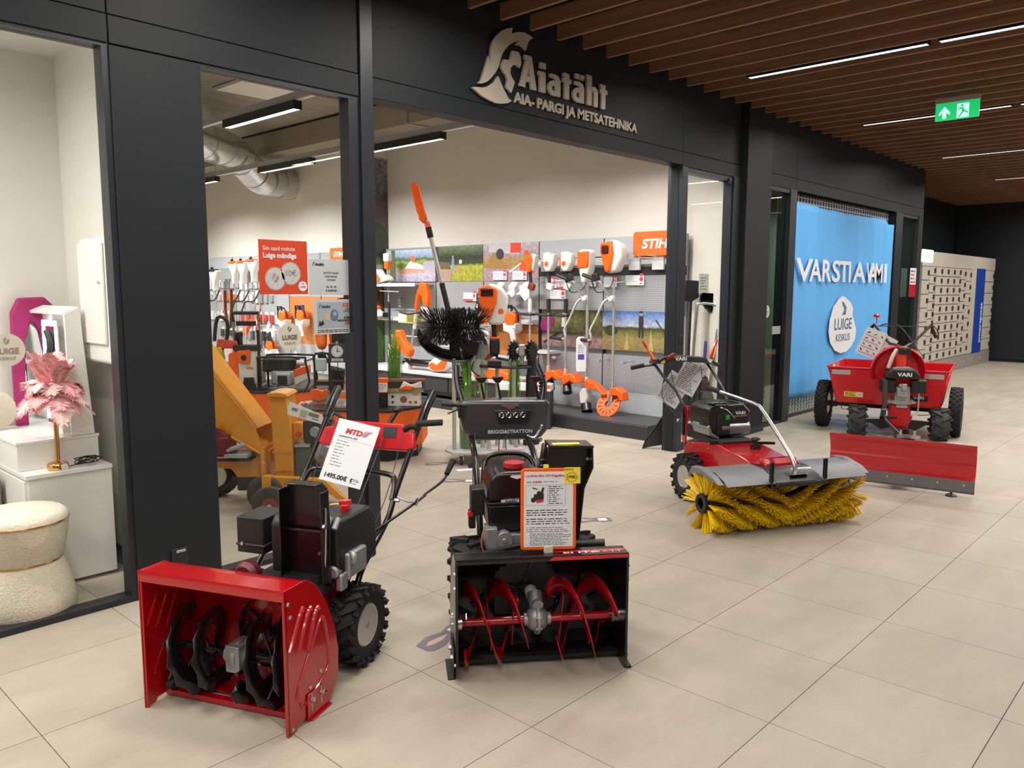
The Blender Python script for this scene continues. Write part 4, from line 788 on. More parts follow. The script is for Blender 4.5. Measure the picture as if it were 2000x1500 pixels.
# ---- black blower with grey console
b2 = thing('snow_blower', 'black snow blower with grey console, LED headlight and red auger blades', 'snow blower', (2.288, 1.963, 0), -38.7)
W = .341
prof = [(0, .478), (0, .495), (.07, .492), (.12, .485), (.2, .43), (.27, .33), (.3, .22), (.3, .13), (.28, .07), (.24, .035), (.16, .03)]
hole = lambda c: (c.y > .2 and (c.x+.03)**2+((c.z-.25)*.95)**2 < .16**2)
MB().sheet(fine(prof, 4), -W, W, .003, 48, hole).obj('auger_housing', BLK, b2, smooth=30)
side = [(-.004, .05), (-.004, .497), (.1, .495), (.17, .46), (.25, .38), (.31, .26), (.33, .16), (.31, .07), (.25, .02), (.2, .0), (.05, .0), (.01, .02)]
for sd in (-1, 1):
    x = sd*(W+.004)
    m = MB().prism(side, .004, 'x', W if sd > 0 else -W-.004).prism([(-.004, .06), (.012, .06), (.012, .49), (-.004, .49)], sd*-.01, 'x', x)
    pl = m.obj('side_plate', BLK, b2, bevel=.0015)
    bb = MB()
    for y, z in ((.01, .44), (.015, .38), (.01, .07), (.15, .18), (.17, .2), (.15, .22)): bolt(bb, (x, y, z), 'x' if sd > 0 else '-x', .007, .006)
    for z in (.44, .40, .1): bb.bc((sd*(W-.002), .012, z), (.004, .008, .012))
    bb.obj('bolt', STEEL, pl)
    s_ = MB().prism([(.03, .0), (.02, .10), (.04, .13), (.18, .13), (.2, .1), (.2, .0)], sd*.005, 'x', x+sd*.003).box(min(x, x+sd*.03), max(x, x+sd*.03), .03, .2, -.0, .008).obj('skid_shoe', BLKP, b2, bevel=.002)
    bb = MB()
    for y in (.06, .15): bolt(bb, (x+sd*.008, y, .08), 'x' if sd > 0 else '-x', .01, .01)
    bb.obj('slot_bolt', STEEL, s_)
    MB().cyl((sd*(W-.03), .14, .185), (sd*W, .14, .185), .032, n=18).obj('shaft_bearing', STEEL, b2)
MB().box(-W, W, .12, .16, .018, .034).obj('scraper_bar', BLKP, b2)
MB().lathe([(.165, .29), (.17, .295), (.17, .42), (.165, .425), (.14, .425)], (-.03, 0, .25), 'y', 32, cap=False).lathe([(.14, .41), (.001, .411)], (-.03, 0, .25), 'y', 32, cap=False).obj('impeller_housing', BLK, b2, solid=.003)
m = MB()
for k in range(4):
    a = k*pi/2+.3; m.box(-.004, .004, .31, .39, .02, .15, Matrix.Translation((-.03, 0, .25)) @ Matrix.Rotation(a, 4, 'Y'))
m.cyl((-.03, .3, .25), (-.03, .4, .25), .025, n=12).obj('impeller', BLK, b2)
AUR = hx('dark_red_auger_paint', '#a30b16', .25, 0, .05, 10, coat=.5)
y, z = .14, .185
MB().cyl((-W+.03, y, z), (-.05, y, z), .017, n=14).cyl((.05, y, z), (W-.03, y, z), .017, n=14).obj('auger_shaft', AUR, b2)
for sd in (-1, 1):
    for ph in (.3, .3+pi):
        spiral(sd*.06, sd*(W-.035), .9, .105, .172, ph, 0, hand=sd).obj('auger_blade', AUR, b2, loc=(0, y, z), solid=.003, smooth=50)
    m = MB()
    for k in range(3):
        x = sd*(.1+k*.1); a = .3+k*1.9
        m.prism([(-.012, -.12), (.012, -.12), (.014, .12), (-.014, .12)], .004, 'x', -.002); 
        bmesh.ops.transform(m.b, matrix=Matrix.Translation((x, y, z)) @ RX(a), verts=m.b.verts[-8:])
    m.obj('auger_spoke', AUR, b2)
m = MB().sph((0, y, z), .052, 16, sy=.9).cyl((0, y-.005, z+.02), (0, y+.06, z+.09), .03, n=14).cyl((0, y+.02, z+.05), (0, y+.16, z+.06), .028, n=12).lathe([(.05, -.008), (.062, -.006), (.062, .006), (.05, .008)], (0, y, z), 'x', 16)
for k in range(7):
    a = 2*pi*k/7; bolt(m, (-.012, y+.054*cos(a), z+.054*sin(a)), 'x', .006, .024)
m.cyl((-.055, y, z), (.055, y, z), .026, n=12).cyl((0, y-.03, z+.07), (0, y-.012, z+.075), .022, n=12).obj('gearbox', ALU, b2)
# red stripe decal and writing on the top lip
MB().prism([(.02, .0015), (.04, .016), (W, .016), (W, .0015)], .0006, 'y', -.0045).obj('red_stripe', RED2, b2, smooth=0, loc=(0, 0, .479))
MB().prism([(.02, .001), (.05, .062), (W, .062), (W, .001)], .0006, 'z', .4955).obj('red_stripe', RED2, b2, smooth=0)
text('ELITE', .036, WHITE, b2, (.155, .018, .4965), (0, 0, 0), ext=.0004, bold=.0006, xs=1.7, name='lettering')
text('1527', .036, hx('pink_ink', '#e5a2a8', .5), b2, (.27, .018, .4965), (0, 0, 0), ext=.0004, xs=1.5, name='lettering')
MB().prism([(-.31, .01), (-.30, .04), (-.22, .04), (-.18, .02), (-.22, .008)], .0006, 'z', .4955).obj('badge', STEEL, b2, smooth=0)
for sd in (-1, 1): wheel(b2, (sd*.255, .50, .213), .213, .13, .10, 14, side=sd)
MB().cyl((-.25, .5, .213), (.25, .5, .213), .014).obj('axle', BLK, b2)
MB().prism([(.32, .13), (.32, .37), (.66, .37), (.7, .3), (.7, .14)], .3, 'x', -.16).obj('chassis', BLKP, b2, bevel=.006)
m = MB().cyl((-.2, .3, .42), (-.05, .15, .5), .012).cyl((.1, .25, .46), (.3, .2, .475), .017); m.obj('top_bracket', BLKP, b2, bevel=.003)
# engine
m = MB().prism([(-.17, .60), (-.165, .69), (-.13, .735), (.03, .74), (.1, .69), (.11, .60)], .26, 'y', .43)
tk = m.obj('fuel_tank', BLK, b2, bevel=.014, seg=3)
MB().box(-.175, .115, .425, .70, .592, .602).obj('tank_seam', BLKP, tk, bevel=.002)
MB().prism([(-.163, .47), (-.17, .59), (.11, .59), (.1, .47)], .26, 'y', .435).obj('engine_cover', BLK, b2, bevel=.012, seg=3)
MB().lathe([(.045, .735), (.05, .742), (.048, .762), (.03, .768)], (-.04, .52, 0), 'z', 12).obj('fuel_cap', hx('red_fuel_cap', '#a01a20', .4), b2)
MB().prism([(-.03, 0), (0, -.01), (.03, 0), (.025, .008), (-.025, .008)], .001, 'y', 0).obj('emblem', WHITE, b2, loc=(-.04, .428, .715)); 
bd = MB().prism([(-.04, -.014), (.04, -.014), (.04, .016), (-.04, .016)], .001, 'y', 0).obj('dealer_badge', hx('silver_blue_badge', '#cddbe8', .3, 0), b2, loc=(-.07, .43, .605))
text('Aiatäht', .018, hx('navy_ink', '#1d3a66', .5), bd, (.004, -.001, -.004), bold=.0004)
m = MB().cyl((-.1, .39, .44), (-.1, .5, .44), .038, n=24).bc((-.155, .44, .45), (.05, .1, .09)).cyl((-.16, .4, .39), (-.12, .42, .33), .012).bc((-.14, .43, .37), (.035, .05, .13), (0, 15, 0)).bc((-.05, .46, .42), (.2, .1, .08)).cyl((-.10, .385, .44), (-.10, .39, .44), .012, n=8)
m.obj('carburettor', ALU, b2, bevel=.006)
MB().tube([(-.19, .42, .48), (-.2, .4, .42), (-.17, .4, .35), (-.13, .42, .32)], .004, 6, 4).obj('brake_cable', hx('copper_wire', '#a35a2a', .4), b2)
MB().prism([(-.12, .33), (-.1, .40), (-.05, .44), (.0, .50), (.14, .50), (.14, .33)], .2, 'y', .42).obj('belt_cover', BLKP, b2, bevel=.012, seg=3)
MB().bc((-.21, .5, .60), (.06, .09, .12)).bc((-.235, .48, .52), (.03, .05, .08)).obj('control_box', BLKP, b2, bevel=.006); MB().cyl((-.245, .44, .55), (-.245, .46, .55), .012).obj('key', RED2, b2)
# side chute
m = MB().prism([(.085, .40), (.085, .79), (.09, .865), (.27, .862), (.272, .76), (.235, .67), (.21, .40)], .006, 'y', .38)
m.prism([(.085, .862), (.275, .858), (.275, .868), (.085, .875)], .14, 'y', .31).prism([(.27, .865), (.275, .865), (.278, .77), (.24, .68), (.212, .4), (.205, .4), (.234, .68), (.27, .77)], .13, 'y', .32)
ct = m.obj('chute', BLK, b2, bevel=.003)
MB().box(.10, .22, .33, .37, .872, .8745).obj('warning_label', hx('yellow_label', '#e6d640', .5), ct, smooth=0)
m = MB()
for q in ((.262, .378, .80), (.2, .378, .44)): bolt(m, q, '-y', .009, .01)
m.obj('chute_bolt', STEEL, ct)
m = MB().tube([(.06, .42, .55), (.055, .41, .7), (.07, .4, .82), (.08, .42, .86)], .012, 8, 4).tube([(.075, .40, .60), (.08, .4, .75), (.085, .4, .85)], .007, 8, 3)
for k in range(8): m.lathe([(.018, -.006), (.022, 0), (.018, .006)], (.07, .405, .62+k*.025), 'z', 10)
m.obj('chute_linkage', BLKP, b2)
# handle tubes + loop
for x in (-.175, .125):
    MB().tube([(x, .66, .25), (x, .72, .45), (x, .90, .68), (x, 1.14, .755), (x, 1.2, .77)], .016, 10, 5).obj('handlebar', BLK, b2, smooth=60)
MB().tube([(-.15, .7, .5), (-.15, .76, .66), (-.11, .8, .735), (.05, .8, .735), (.1, .76, .66), (.1, .7, .5)], .014, 10, 6).obj('crossbar', BLK, b2, smooth=60)
# console
m = MB().prism([(-.25, .925), (-.215, .79), (-.15, .742), (.19, .742), (.23, .79), (.245, .93), (.235, .955), (-.225, .96)], .13, 'y', 1.13)
cs = m.obj('console', GUN, b2, bevel=.022, seg=4)
MB().prism([(-.055, .905), (-.03, .835), (.125, .835), (.145, .905)], .012, 'y', 1.123).obj('headlight_recess', BLKP, cs, bevel=.005)
ll = MB().box(-.035, .115, 1.116, 1.124, .862, .895).obj('headlight', BLKP, cs, bevel=.004)
m = MB()
for k in range(4): m.lathe([(.001, 1.118), (.014, 1.112), (.016, 1.115)], (-.017+k*.037, 0, .879), 'y', 14)
m.obj('led_lens', hx('chrome_reflector', '#e5e6e8', .08, 1), ll)
text('BRIGGS&STRATTON', .0265, hx('silver_lettering', '#c8cacc', .4), cs, (.03, 1.127, .782), bold=.0006, xs=.98)
eb = MB().prism([(-.05, 0), (-.03, -.004), (.0, -.018), (.03, -.004), (.05, 0), (.045, .01), (.02, .012), (0, .02), (-.02, .012), (-.045, .01)], .002, 'y', 0).obj('emblem', STEEL, cs, loc=(.03, 1.127, .925)); text('BRIGGS & STRATTON', .0065, REDINK, eb, (0, -.001, .001))
for sd, x in ((-1, -.235), (1, .225)):
    MB().tube([(x*.9, 1.16, .93), (x, 1.22, 1.03), (x-sd*.012-.015, 1.27, 1.125)], .0185, 12, 4).obj('grip_lever', BLK, b2, smooth=60)
    m = MB()
    for k in range(6): m.lathe([(.0185, -.005), (.0215, 0), (.0185, .005)], (0, 0, k*.018), 'z', 12)
    m.obj('grip_sleeve', RUB, b2, loc=(x*.97, 1.20, .985), rot=(-25, 0, 0))
MB().tube([(-.2, 1.13, .93), (-.27, 1.1, .94)], .008, 8, 1).tube([(-.27, 1.09, .945), (-.33, 1.1, .95)], .015, 10, 1).tube([(-.24, 1.1, .92), (-.30, 1.08, .90)], .004, 6, 2).bc((-.23, 1.1, .9), (.03, .02, .05)).obj('trigger_grip', BLKP, b2)
for x in (-.115, -.028, .175):
    MB().tube([(x+.02, 1.2, .93), (x, 1.19, 1.04)], .006, 8, 1).obj('lever', BLK, b2)
    MB().prism([(-.032, .012), (-.028, .02), (.028, .02), (.032, .012), (.012, -.012), (-.012, -.012)], .022, 'y', 0).obj('lever_knob', mat('dark_red_black_plastic', srgb('#24080c') if x < .1 else srgb('#121213'), .35), b2, bevel=.004, loc=(x, 1.18, 1.055))
for pp in ([(.03, 1.15, .78), (-.02, .95, .76), (0, .75, .6)], [(-.02, 1.15, .78), (-.05, .95, .7), (-.02, .7, .6)], [(-.15, 1.15, .8), (-.19, .9, .6), (-.18, .7, .35)]): MB().tube(pp, .003, 6, 5).obj('cable', BLKP, b2)
m = MB().tube([(.12, 1.12, .77), (.15, 1.08, .765), (.18, 1.1, .80), (.19, 1.08, .83)], .006, 6, 4).lathe([(.008, -.002), (.013, 0), (.008, .002)], (.18, 1.07, .755), 'y', 12).obj('crank_hook', STEEL, b2)
# sign board clipped on the housing
sg = thing('price_board', 'orange framed A4 data sheet standing on the black snow blower housing', 'sign')
fr_ = MB().prism([(-.112, .01), (-.102, 0), (.102, 0), (.112, .01), (.112, .315), (.102, .325), (-.102, .325), (-.112, .315)], .006, 'y', 0).obj('frame', ORG, sg, bevel=.003)
sh = MB().box(-.099, .099, -.001, .0002, .013, .312).obj('sheet', PAPER, sg, smooth=0)
text('Lumefrees Elite 1527 Briggs&Stratton', .0125, REDINK, sh, (-.094, -.0014, .292), align='LEFT', bold=.0002, xs=.95)
text('HIND:', .008, INK, sh, (-.09, -.0014, .268), align='LEFT'); text('2159.00€', .0095, REDINK, sh, (-.066, -.0014, .268), align='LEFT', bold=.0003, shear=.2); lines(1, -.02, .05, .268, .275, GREYINK, sh)
m = MB().box(-.092, .068, -.0016, -.0011, .258, .2588).box(-.092, .068, -.0016, -.0011, .178, .1788).box(-.092, -.0912, -.0016, -.0011, .178, .258).box(-.005, -.0042, -.0016, -.0011, .178, .258).box(.067, .068, -.0016, -.0011, .178, .258).obj('table_rule', GREYINK, sh, smooth=0)
pic = MB().use(INK).prism([(-.06, .195), (-.06, .222), (-.02, .225), (-.02, .20)], .0005, 'y', -.0018).prism([(-.05, .222), (-.045, .235), (-.035, .235), (-.03, .222)], .0005, 'y', -.0019).prism([(-.036, .222), (-.025, .25), (-.018, .248), (-.024, .222)], .0005, 'y', -.002).prism([(-.066, .246), (-.066, .25), (-.045, .244), (-.045, .24)], .0005, 'y', -.0021).prism(circ(-.062, .2, .01, 14), .0005, 'y', -.0022).use(REDINK).prism([(-.05, .188), (-.05, .2), (-.022, .203), (-.022, .192)], .0005, 'y', -.0026).obj('product_picture', None, sh, smooth=0)
lines(9, 0, .064, .181, .256, INK, sh, jit=.5); lines(3, -.09, .094, .135, .163, INK, sh, jit=.15); lines(3, -.09, .094, .10, .128, INK, sh, jit=.1); lines(3, -.09, .094, .07, .093, GREYINK, sh, jit=.4); lines(8, -.075, .094, .018, .068, INK, sh, jit=.25)
yl = MB().box(-.03, .035, -.003, -.002, -.03, .035).obj('discount_note', hx('yellow_note', '#eed83a', .6), sg, smooth=0, loc=(.093, 0, .293))
st = [(.0+(.026 if i % 2 else .018)*cos(pi*i/11), -.004+(.022 if i % 2 else .015)*sin(pi*i/11)) for i in range(22)]
m = MB()
for i in range(22):
    a, b_ = st[i], st[(i+1) % 22]; m.tube([(a[0], -.0034, a[1]), (b_[0], -.0034, b_[1])], .0005, 4, 0)
m.obj('star_outline', INK, yl); text('SOODUS', .009, INK, yl, (-.012, -.0034, .024)); text('1990.-', .0165, INK, yl, (0, -.0034, -.009), shear=.3, bold=.0003)
MB().box(-.018, .018, -.008, .014, -.022, .016).obj('clip_foot', hx('clear_grey_plastic', '#c9c4b4', .3), sg, bevel=.003)
MB().bc((-.01, .004, .332), (.02, .01, .014)).obj('yellow_tab', yl.data.materials[0], sg)
place_on(sg, b2, (.03, .055, .505), (-6, 1, 0))
# ---- red sweeper with yellow brush roller
sw = thing('power_sweeper', 'red battery power sweeper with wide yellow roller brush', 'sweeper', (4.93, 2.23, 0), -29)
YB = hx('yellow_bristle', '#f6cf18', .5, 0, .12, 60)
core = MB().lathe([(.05, -.545), (.062, -.545), (.062, .56), (.05, .56)], (0, 0, .18), 'x', 24, cap=False); core.lathe([(.05, .5), (.001, .5)], (0, 0, .18), 'x', 24, cap=False).lathe([(.052, -.52), (.001, -.52)], (0, 0, .18), 'x', 24, cap=False)
core.lathe([(.034, -.555), (.06, -.555), (.064, -.54)], (0, 0, .18), 'x', 24, cap=False)
br = core.obj('brush_core', BLKP, sw, solid=.004)
NQ = 8
def bristle_mesh(name, m_, p, x0, x1, rows, rr0, rr1, c, turns, per, lean=.12, th=.0022, jit=.05, wid=2.4, fan=.15):
    m = MB()
    for r_ in range(rows):
        for k in range(per):
            t = k/(per-1); x = x0+(x1-x0)*t
            a = 2*pi*r_/rows+turns*2*pi*(t if t < .5 else 1-t)
            for q in range(NQ):
                aa = a+random.uniform(-.11, .11); dx = random.uniform(-lean, lean)*(rr1-rr0)*2+fan*(rr1-rr0)*(t-.5)*2
                L_ = rr1*random.uniform(1-jit, 1+jit*.4)
                p0 = Vector((x, rr0*cos(aa), rr0*sin(aa))); p1 = Vector((x+dx, L_*cos(aa+random.uniform(-.05, .05)), L_*sin(aa+random.uniform(-.05, .05))))
                if p1.z+c[2] < .003: p1.z = .003-c[2]
                sx = Vector((th*wid, 0, 0)); tn = Vector((0, -sin(aa), cos(aa)))*th
                v = [m.V(p0-sx*.5), m.V(p0+sx*.5), m.V(p0+tn), m.V(p1-sx), m.V(p1+sx), m.V(p1+tn*1.5)]
                m.f([v[0], v[1], v[4], v[3]]); m.f([v[1], v[2], v[5], v[4]]); m.f([v[2], v[0], v[3], v[5]]); m.f([v[3], v[4], v[5]])
    return m.obj(name, m_, p, smooth=0, loc=c)
bristle_mesh('bristles', YB, br, -.535, .55, 10, .058, .20, (0, 0, .18), .62, 120, .07, .0017)
PLG = hx('grey_hood_plastic', '#717276', .4, 0, .04, 10)
def slab(prof, x0, x1, t): return MB().sheet(prof, x0, x1, t)
m = slab([(-.24, .335), (-.20, .362), (-.10, .395), (.04, .40), (.13, .36)], -.52, .52, .004)
hd = m.obj('brush_hood', PLG, sw, bevel=.002)
for sd in (-1, 1):
    MB().prism([(-.22, .345), (-.14, .385), (.0, .415), (.1, .405), (.15, .33), (.1, .35), (0, .37), (-.1, .36)], .05*sd, 'x', sd*.52).obj('hood_end', PLG, hd, bevel=.008)
MB().sheet([(-.245, .338), (-.20, .366), (-.10, .399), (.04, .405), (.13, .365)], -.17, .17, .003).box(-.19, .19, -.262, -.25, .32, .338).obj('hood_bracket', BLK, sw, bevel=.002)
for x in (-.20, .20):
    MB().box(x-.012, x-.003, -.24, -.222, .315, .47).box(x+.003, x+.012, -.24, -.222, .315, .47).box(x-.014, x+.014, -.25, -.215, .31, .34).obj('fork_bracket', BLK, sw, bevel=.002)
MB().bc((.02, -.205, .372), (.13, .04, .006), (-25, 0, 0)).obj('mount_plate', STEEL, sw)
MB().box(-.2, .21, -.252, -.236, .312, .326).obj('front_bar', BLK, sw)
MB().tube([(.0, -.19, .375), (.0, -.16, .47), (.03, .20, .715), (.03, .28, .75), (.02, .4, .765), (.01, .72, .79)], .0135, 12, 5).obj('steering_pole', STEEL, sw, smooth=60)
MB().cyl((.01, .70, .788), (.005, .84, .80), .019, .017, 14).obj('pole_grip', RUB, sw)
for sd in (-1, 1): wheel(sw, (sd*.215, .72, .17), .172, .12, .085, 15, rimm=STEEL, side=sd)
MB().cyl((-.2, .72, .17), (.2, .72, .17), .012).obj('axle', BLK, sw)
body = [(-.06, .32), (-.06, .36), (.0, .405), (.12, .42), (.42, .455), (.60, .44), (.88, .40), (.9, .30), (.8, .24), (.3, .22), (.0, .28)]
bd = MB().prism(body, .33, 'x', -.165).obj('chassis', RED, sw, bevel=.012, seg=3)
MB().prism([(-.09, .36), (-.07, .42), (-.03, .445), (.02, .44), (.06, .41), (.06, .36)], .26, 'x', -.13).obj('front_cowl', RED, sw, bevel=.01, seg=3)
m = MB()
for k in range(9): m.bc((-.13+k*.033, -.09, .362), (.018, .05, .012))
m.obj('cowl_fins', RED, sw)
m = MB()
for y in (.05, .3, .55, .8): bolt(m, (-.166, y, .385+.02*(y > .2)), '-x', .007, .005)
m.obj('bolt', STEEL, bd)
MB().prism([(.44, .43), (.42, .475), (.60, .475), (.9, .53), (.9, .43)], .27, 'x', -.135).obj('engine_mount', CHAR, sw, bevel=.004)
MB().tube([(-.19, .50, .455), (-.02, .44, .462)], .012, 8, 0).tube([(.1, .4, .46), (.25, .36, .455)], .011, 8, 0).obj('side_bar', BLK, sw)
MB().cyl((.05, .30, .45), (.05, .30, .50), .014).lathe([(.028, .5), (.032, .505), (.028, .515)], (.05, .30, 0), 'z', 10).bc((.05, .3, .455), (.05, .05, .03)).obj('adjuster_knob', BLKP, sw)
for sd in (-1, 1):
    m = MB().prism([(.86, .38), (.83, .62), (.845, .67), (.875, .67), (.89, .62), (.905, .4)], .012, 'x', sd*.175)
    m.obj('rear_upright', RED, sw, bevel=.003)
    MB().tube([(sd*.19, .86, .45), (sd*.19, .87, .64), (sd*.20, .95, .76), (sd*.225, 1.10, .855), (sd*.235, 1.28, .965)], .0115, 10, 5).obj('handlebar', BLK, sw, smooth=60)
    MB().cyl((sd*.24, 1.24, .945), (sd*.36, 1.30, .925), .009).obj('grip_stem', BLK, sw)
    MB().cyl((sd*.31, 1.28, .94), (sd*.40, 1.33, .915), .017, .016, 12).obj('handle_grip', RUB, sw)
    MB().tube([(sd*.255, 1.22, .985), (sd*.28, 1.24, 1.04), (sd*.335, 1.27, 1.13)], [.016, .011, .008], 8, 2).obj('release_lever', RED2, sw)
    MB().tube([(sd*.262, 1.205, .99), (sd*.285, 1.22, 1.035), (sd*.305, 1.24, 1.08)], .006, 6, 1).obj('lever_tab', hx('amber_plastic', '#f0a020', .4), sw)
MB().tube([(-.17, .86, .655), (0, .86, .665), (.17, .86, .655)], .010, 8, 0).obj('cross_strut', RED, sw)
MB().tube([(-.22, .88, .56), (.17, .86, .56)], .008, 8, 0).sph((-.225, .88, .56), .013).obj('tie_rod', STEEL, sw)
cs = MB().prism([(-.27, .955), (-.25, .995), (0, 1.015), (.2, .995), (.235, .94), (.2, .95), (0, .965), (-.2, .955)], .09, 'y', 1.2).obj('console', CHAR, sw, bevel=.008, seg=3)
text('VARI', .04, WHITE, cs, (-.03, 1.1975, .977), (90, 0, 0), bold=.0014, xs=1.25)
MB().bc((-.19, 1.197, .975), (.035, .004, .028)).obj('warning_sticker', hx('warning_yellow', '#efd23c', .5), cs)
MB().bc((-.13, 1.195, 1.01), (.09, .03, .024), (0, -25, 0)).obj('lock_lever', hx('dark_red_plastic', '#8a1420', .35), cs, bevel=.004)
MB().tube([(-.22, 1.2, .98), (-.16, 1.19, 1.01)], .012, 8, 0).obj('switch', BLKP, cs)
m = MB().tube([(-.13, 1.2, .95), (-.12, 1.1, .75), (-.05, .9, .55), (-.02, .8, .48)], .003, 6, 5).tube([(.15, 1.2, .93), (.05, 1.0, .74), (-.08, .9, .56)], .003, 6, 5).tube([(-.15, 1.2, .95), (-.2, 1.18, .7), (-.19, .95, .58)], .003, 6, 5); m.obj('cable', BLKP, sw)
# battery engine
EG = hx('dark_green_gloss', '#1d4a2a', .2, 0, .05, 10, coat=.8)
e = MB().prism([(-.155, .52), (-.185, .60), (-.18, .69), (-.12, .72), (.10, .72), (.15, .68), (.16, .60), (.12, .52), (.08, .49), (-.11, .49)], .27, 'y', .53).obj('battery_engine', BLK, sw, bevel=.014, seg=3)
MB().prism([(.53, .50), (.515, .56), (.54, .59), (.60, .585), (.60, .49)], .24, 'x', -.09).obj('silver_guard', hx('silver_plastic', '#8d9092', .3, .5), e, bevel=.008, loc=(.01, 0, 0))
MB().prism([(-.19, .56), (-.17, .50), (-.09, .465), (-.09, .49), (-.15, .52), (-.17, .58)], .22, 'y', .53).obj('silver_guard', MATS['silver_plastic'], e, bevel=.006)
MB().box(-.115, -.01, .52, .60, .50, .66).obj('battery_bay', BLKP, e, bevel=.006); MB().box(-.05, -.02, .512, .53, .61, .645).obj('battery_latch', hx('lime_green_plastic', '#2a9a2a', .35), e, bevel=.003)
MB().bc((-.08, .60, .722), (.11, .1, .012), (-6, 0, 0)).bc((.1, .62, .72), (.07, .1, .012), (0, 12, 0)).obj('green_cap', EG, e, bevel=.004)
m = MB()
for k in range(5): m.bc((-.182, .60, .55+k*.02), (.008, .1, .008), (0, 10, 0))
m.obj('cooling_slots', BLKP, e)
MB().tube([(-.09, .528, .70), (-.04, .52, .68), (0, .512, .64), (.02, .516, .62)], .0045, 6, 3).tube([(.10, .528, .71), (.15, .53, .66)], .0045, 6, 1).obj('chrome_trim', STEEL, e)
text('VARI', .032, WHITE, e, (.075, .527, .645), bold=.001, xs=1.2)
MB().box(.02, .13, .5265, .5275, .632, .634).obj('underline', WHITE, e, smooth=0)
# data sheets hanging behind the sweeper handle
ds = thing('data_sheet', 'white printed data sheet hanging in a sleeve behind the red sweeper handle', 'sign')
sh = MB().box(-.1, .1, 0, .001, -.28, 0).obj('sheet', PAPER, ds, smooth=0); lines(14, -.085, .085, -.26, -.03, GREYINK, sh)
place_on(ds, sw, (.21, 1.34, .95), (0, 28, -12))
ds = thing('data_sheet', 'lower white printed sheet behind the red sweeper handle', 'sign')
sh = MB().box(-.1, .1, 0, .001, -.26, 0).obj('sheet', PAPER, ds, smooth=0); lines(14, -.085, .085, -.24, -.03, GREYINK, sh)
place_on(ds, sw, (.09, 1.38, .83), (0, 32, -14))
# ---- two-wheel tractor with snow plough
tr = thing('two_wheel_tractor', 'red two-wheel garden tractor with black engine and red snow plough blade', 'tractor', (8.70, 2.64, 0), -65)
for sd in (-1, 1): wheel(tr, (sd*.39, 0, .165), .168, .15, .08, 9, lug='chevron', rub=RUBG, rimm=STEEL, side=sd, lh=.022)
MB().cyl((-.38, 0, .165), (.38, 0, .165), .016).obj('axle', BLK, tr)
CR = hx('cast_red_paint', '#b3171c', .35, 0, .05, 20, bump=.15)
m = MB().prism([(-.085, .37), (-.10, .30), (-.10, .20), (-.06, .13), (-.04, .07), (.04, .07), (.06, .12), (.085, .2), (.085, .3), (.075, .37)], .2, 'y', -.18)
g = m.obj('gearbox', CR, tr, bevel=.012, seg=3)
m = MB().lathe([(.095, -.19), (.1, -.18), (.1, -.17)], (0, 0, .245), 'y', 20).bc((.09, -.08, .3), (.02, .05, .03)).bc((.1, -.08, .24), (.03, .06, .02))
for k in range(8): bolt(m, (.086*cos(k*pi/4), -.19, .245+.086*sin(k*pi/4)), '-y', .008, .008)
m.obj('gearbox_cover', CR, g); MB().box(-.05, .05, -.196, -.192, .345, .372).obj('type_plate', STEEL, g)
MB().cyl((0, -.2, .385), (0, -.06, .385), .0).obj('x', CR, g) if False else None
MB().lathe([(.11, .375), (.12, .385), (.12, .42), (.1, .43)], (0, -.1, 0), 'z', 24).bc((0, -.1, .40), (.26, .16, .02)).obj('engine_flange', ALU, tr, bevel=.003)
m = MB().bc((0, -.12, .49), (.14, .18, .15)).bc((-.01, -.235, .51), (.1, .05, .1)).cyl((0, -.26, .53), (0, -.26, .6), .03).bc((-.01, -.24, .575), (.07, .06, .04))
m.obj('engine_block', ALU, tr, bevel=.01, seg=2)
for sd in (-1, 1): MB().bc((sd*.14, -.17, .57), (.14, .16, .14)).obj('air_filter_box' if sd < 0 else 'muffler_cover', BLKP, tr, bevel=.02, seg=3)
cv = MB().prism([(-.17, .645), (-.17, .68), (-.12, .745), (.09, .745), (.14, .69), (.14, .645)], .26, 'y', -.28).obj('engine_cover', BLKP, tr, bevel=.016, seg=3)
text('VARI', .05, WHITE, cv, (0, -.283, .675), bold=.0014, xs=1.25)
MB().prism([(-.1, .745), (-.06, .76), (.05, .76), (.08, .745)], .1, 'y', -.24).obj('starter_grille', GREYB, tr)
MB().cyl((-.02, -.12, .75), (-.02, -.12, .90), .045, .05, 16).obj('fuel_tank', hx('orange_red_plastic', '#d8361c', .4), tr)
MB().bc((0, -.15, .92), (.11, .07, .07)).cyl((0, -.19, .925), (0, -.17, .925), .02).obj('throttle_box', BLKP, tr, bevel=.01)
MB().tube([(-.13, -.1, .74), (-.10, -.12, .86), (-.06, -.1, .93)], .02, 8, 2).obj('tank_bracket', OFFW, tr)
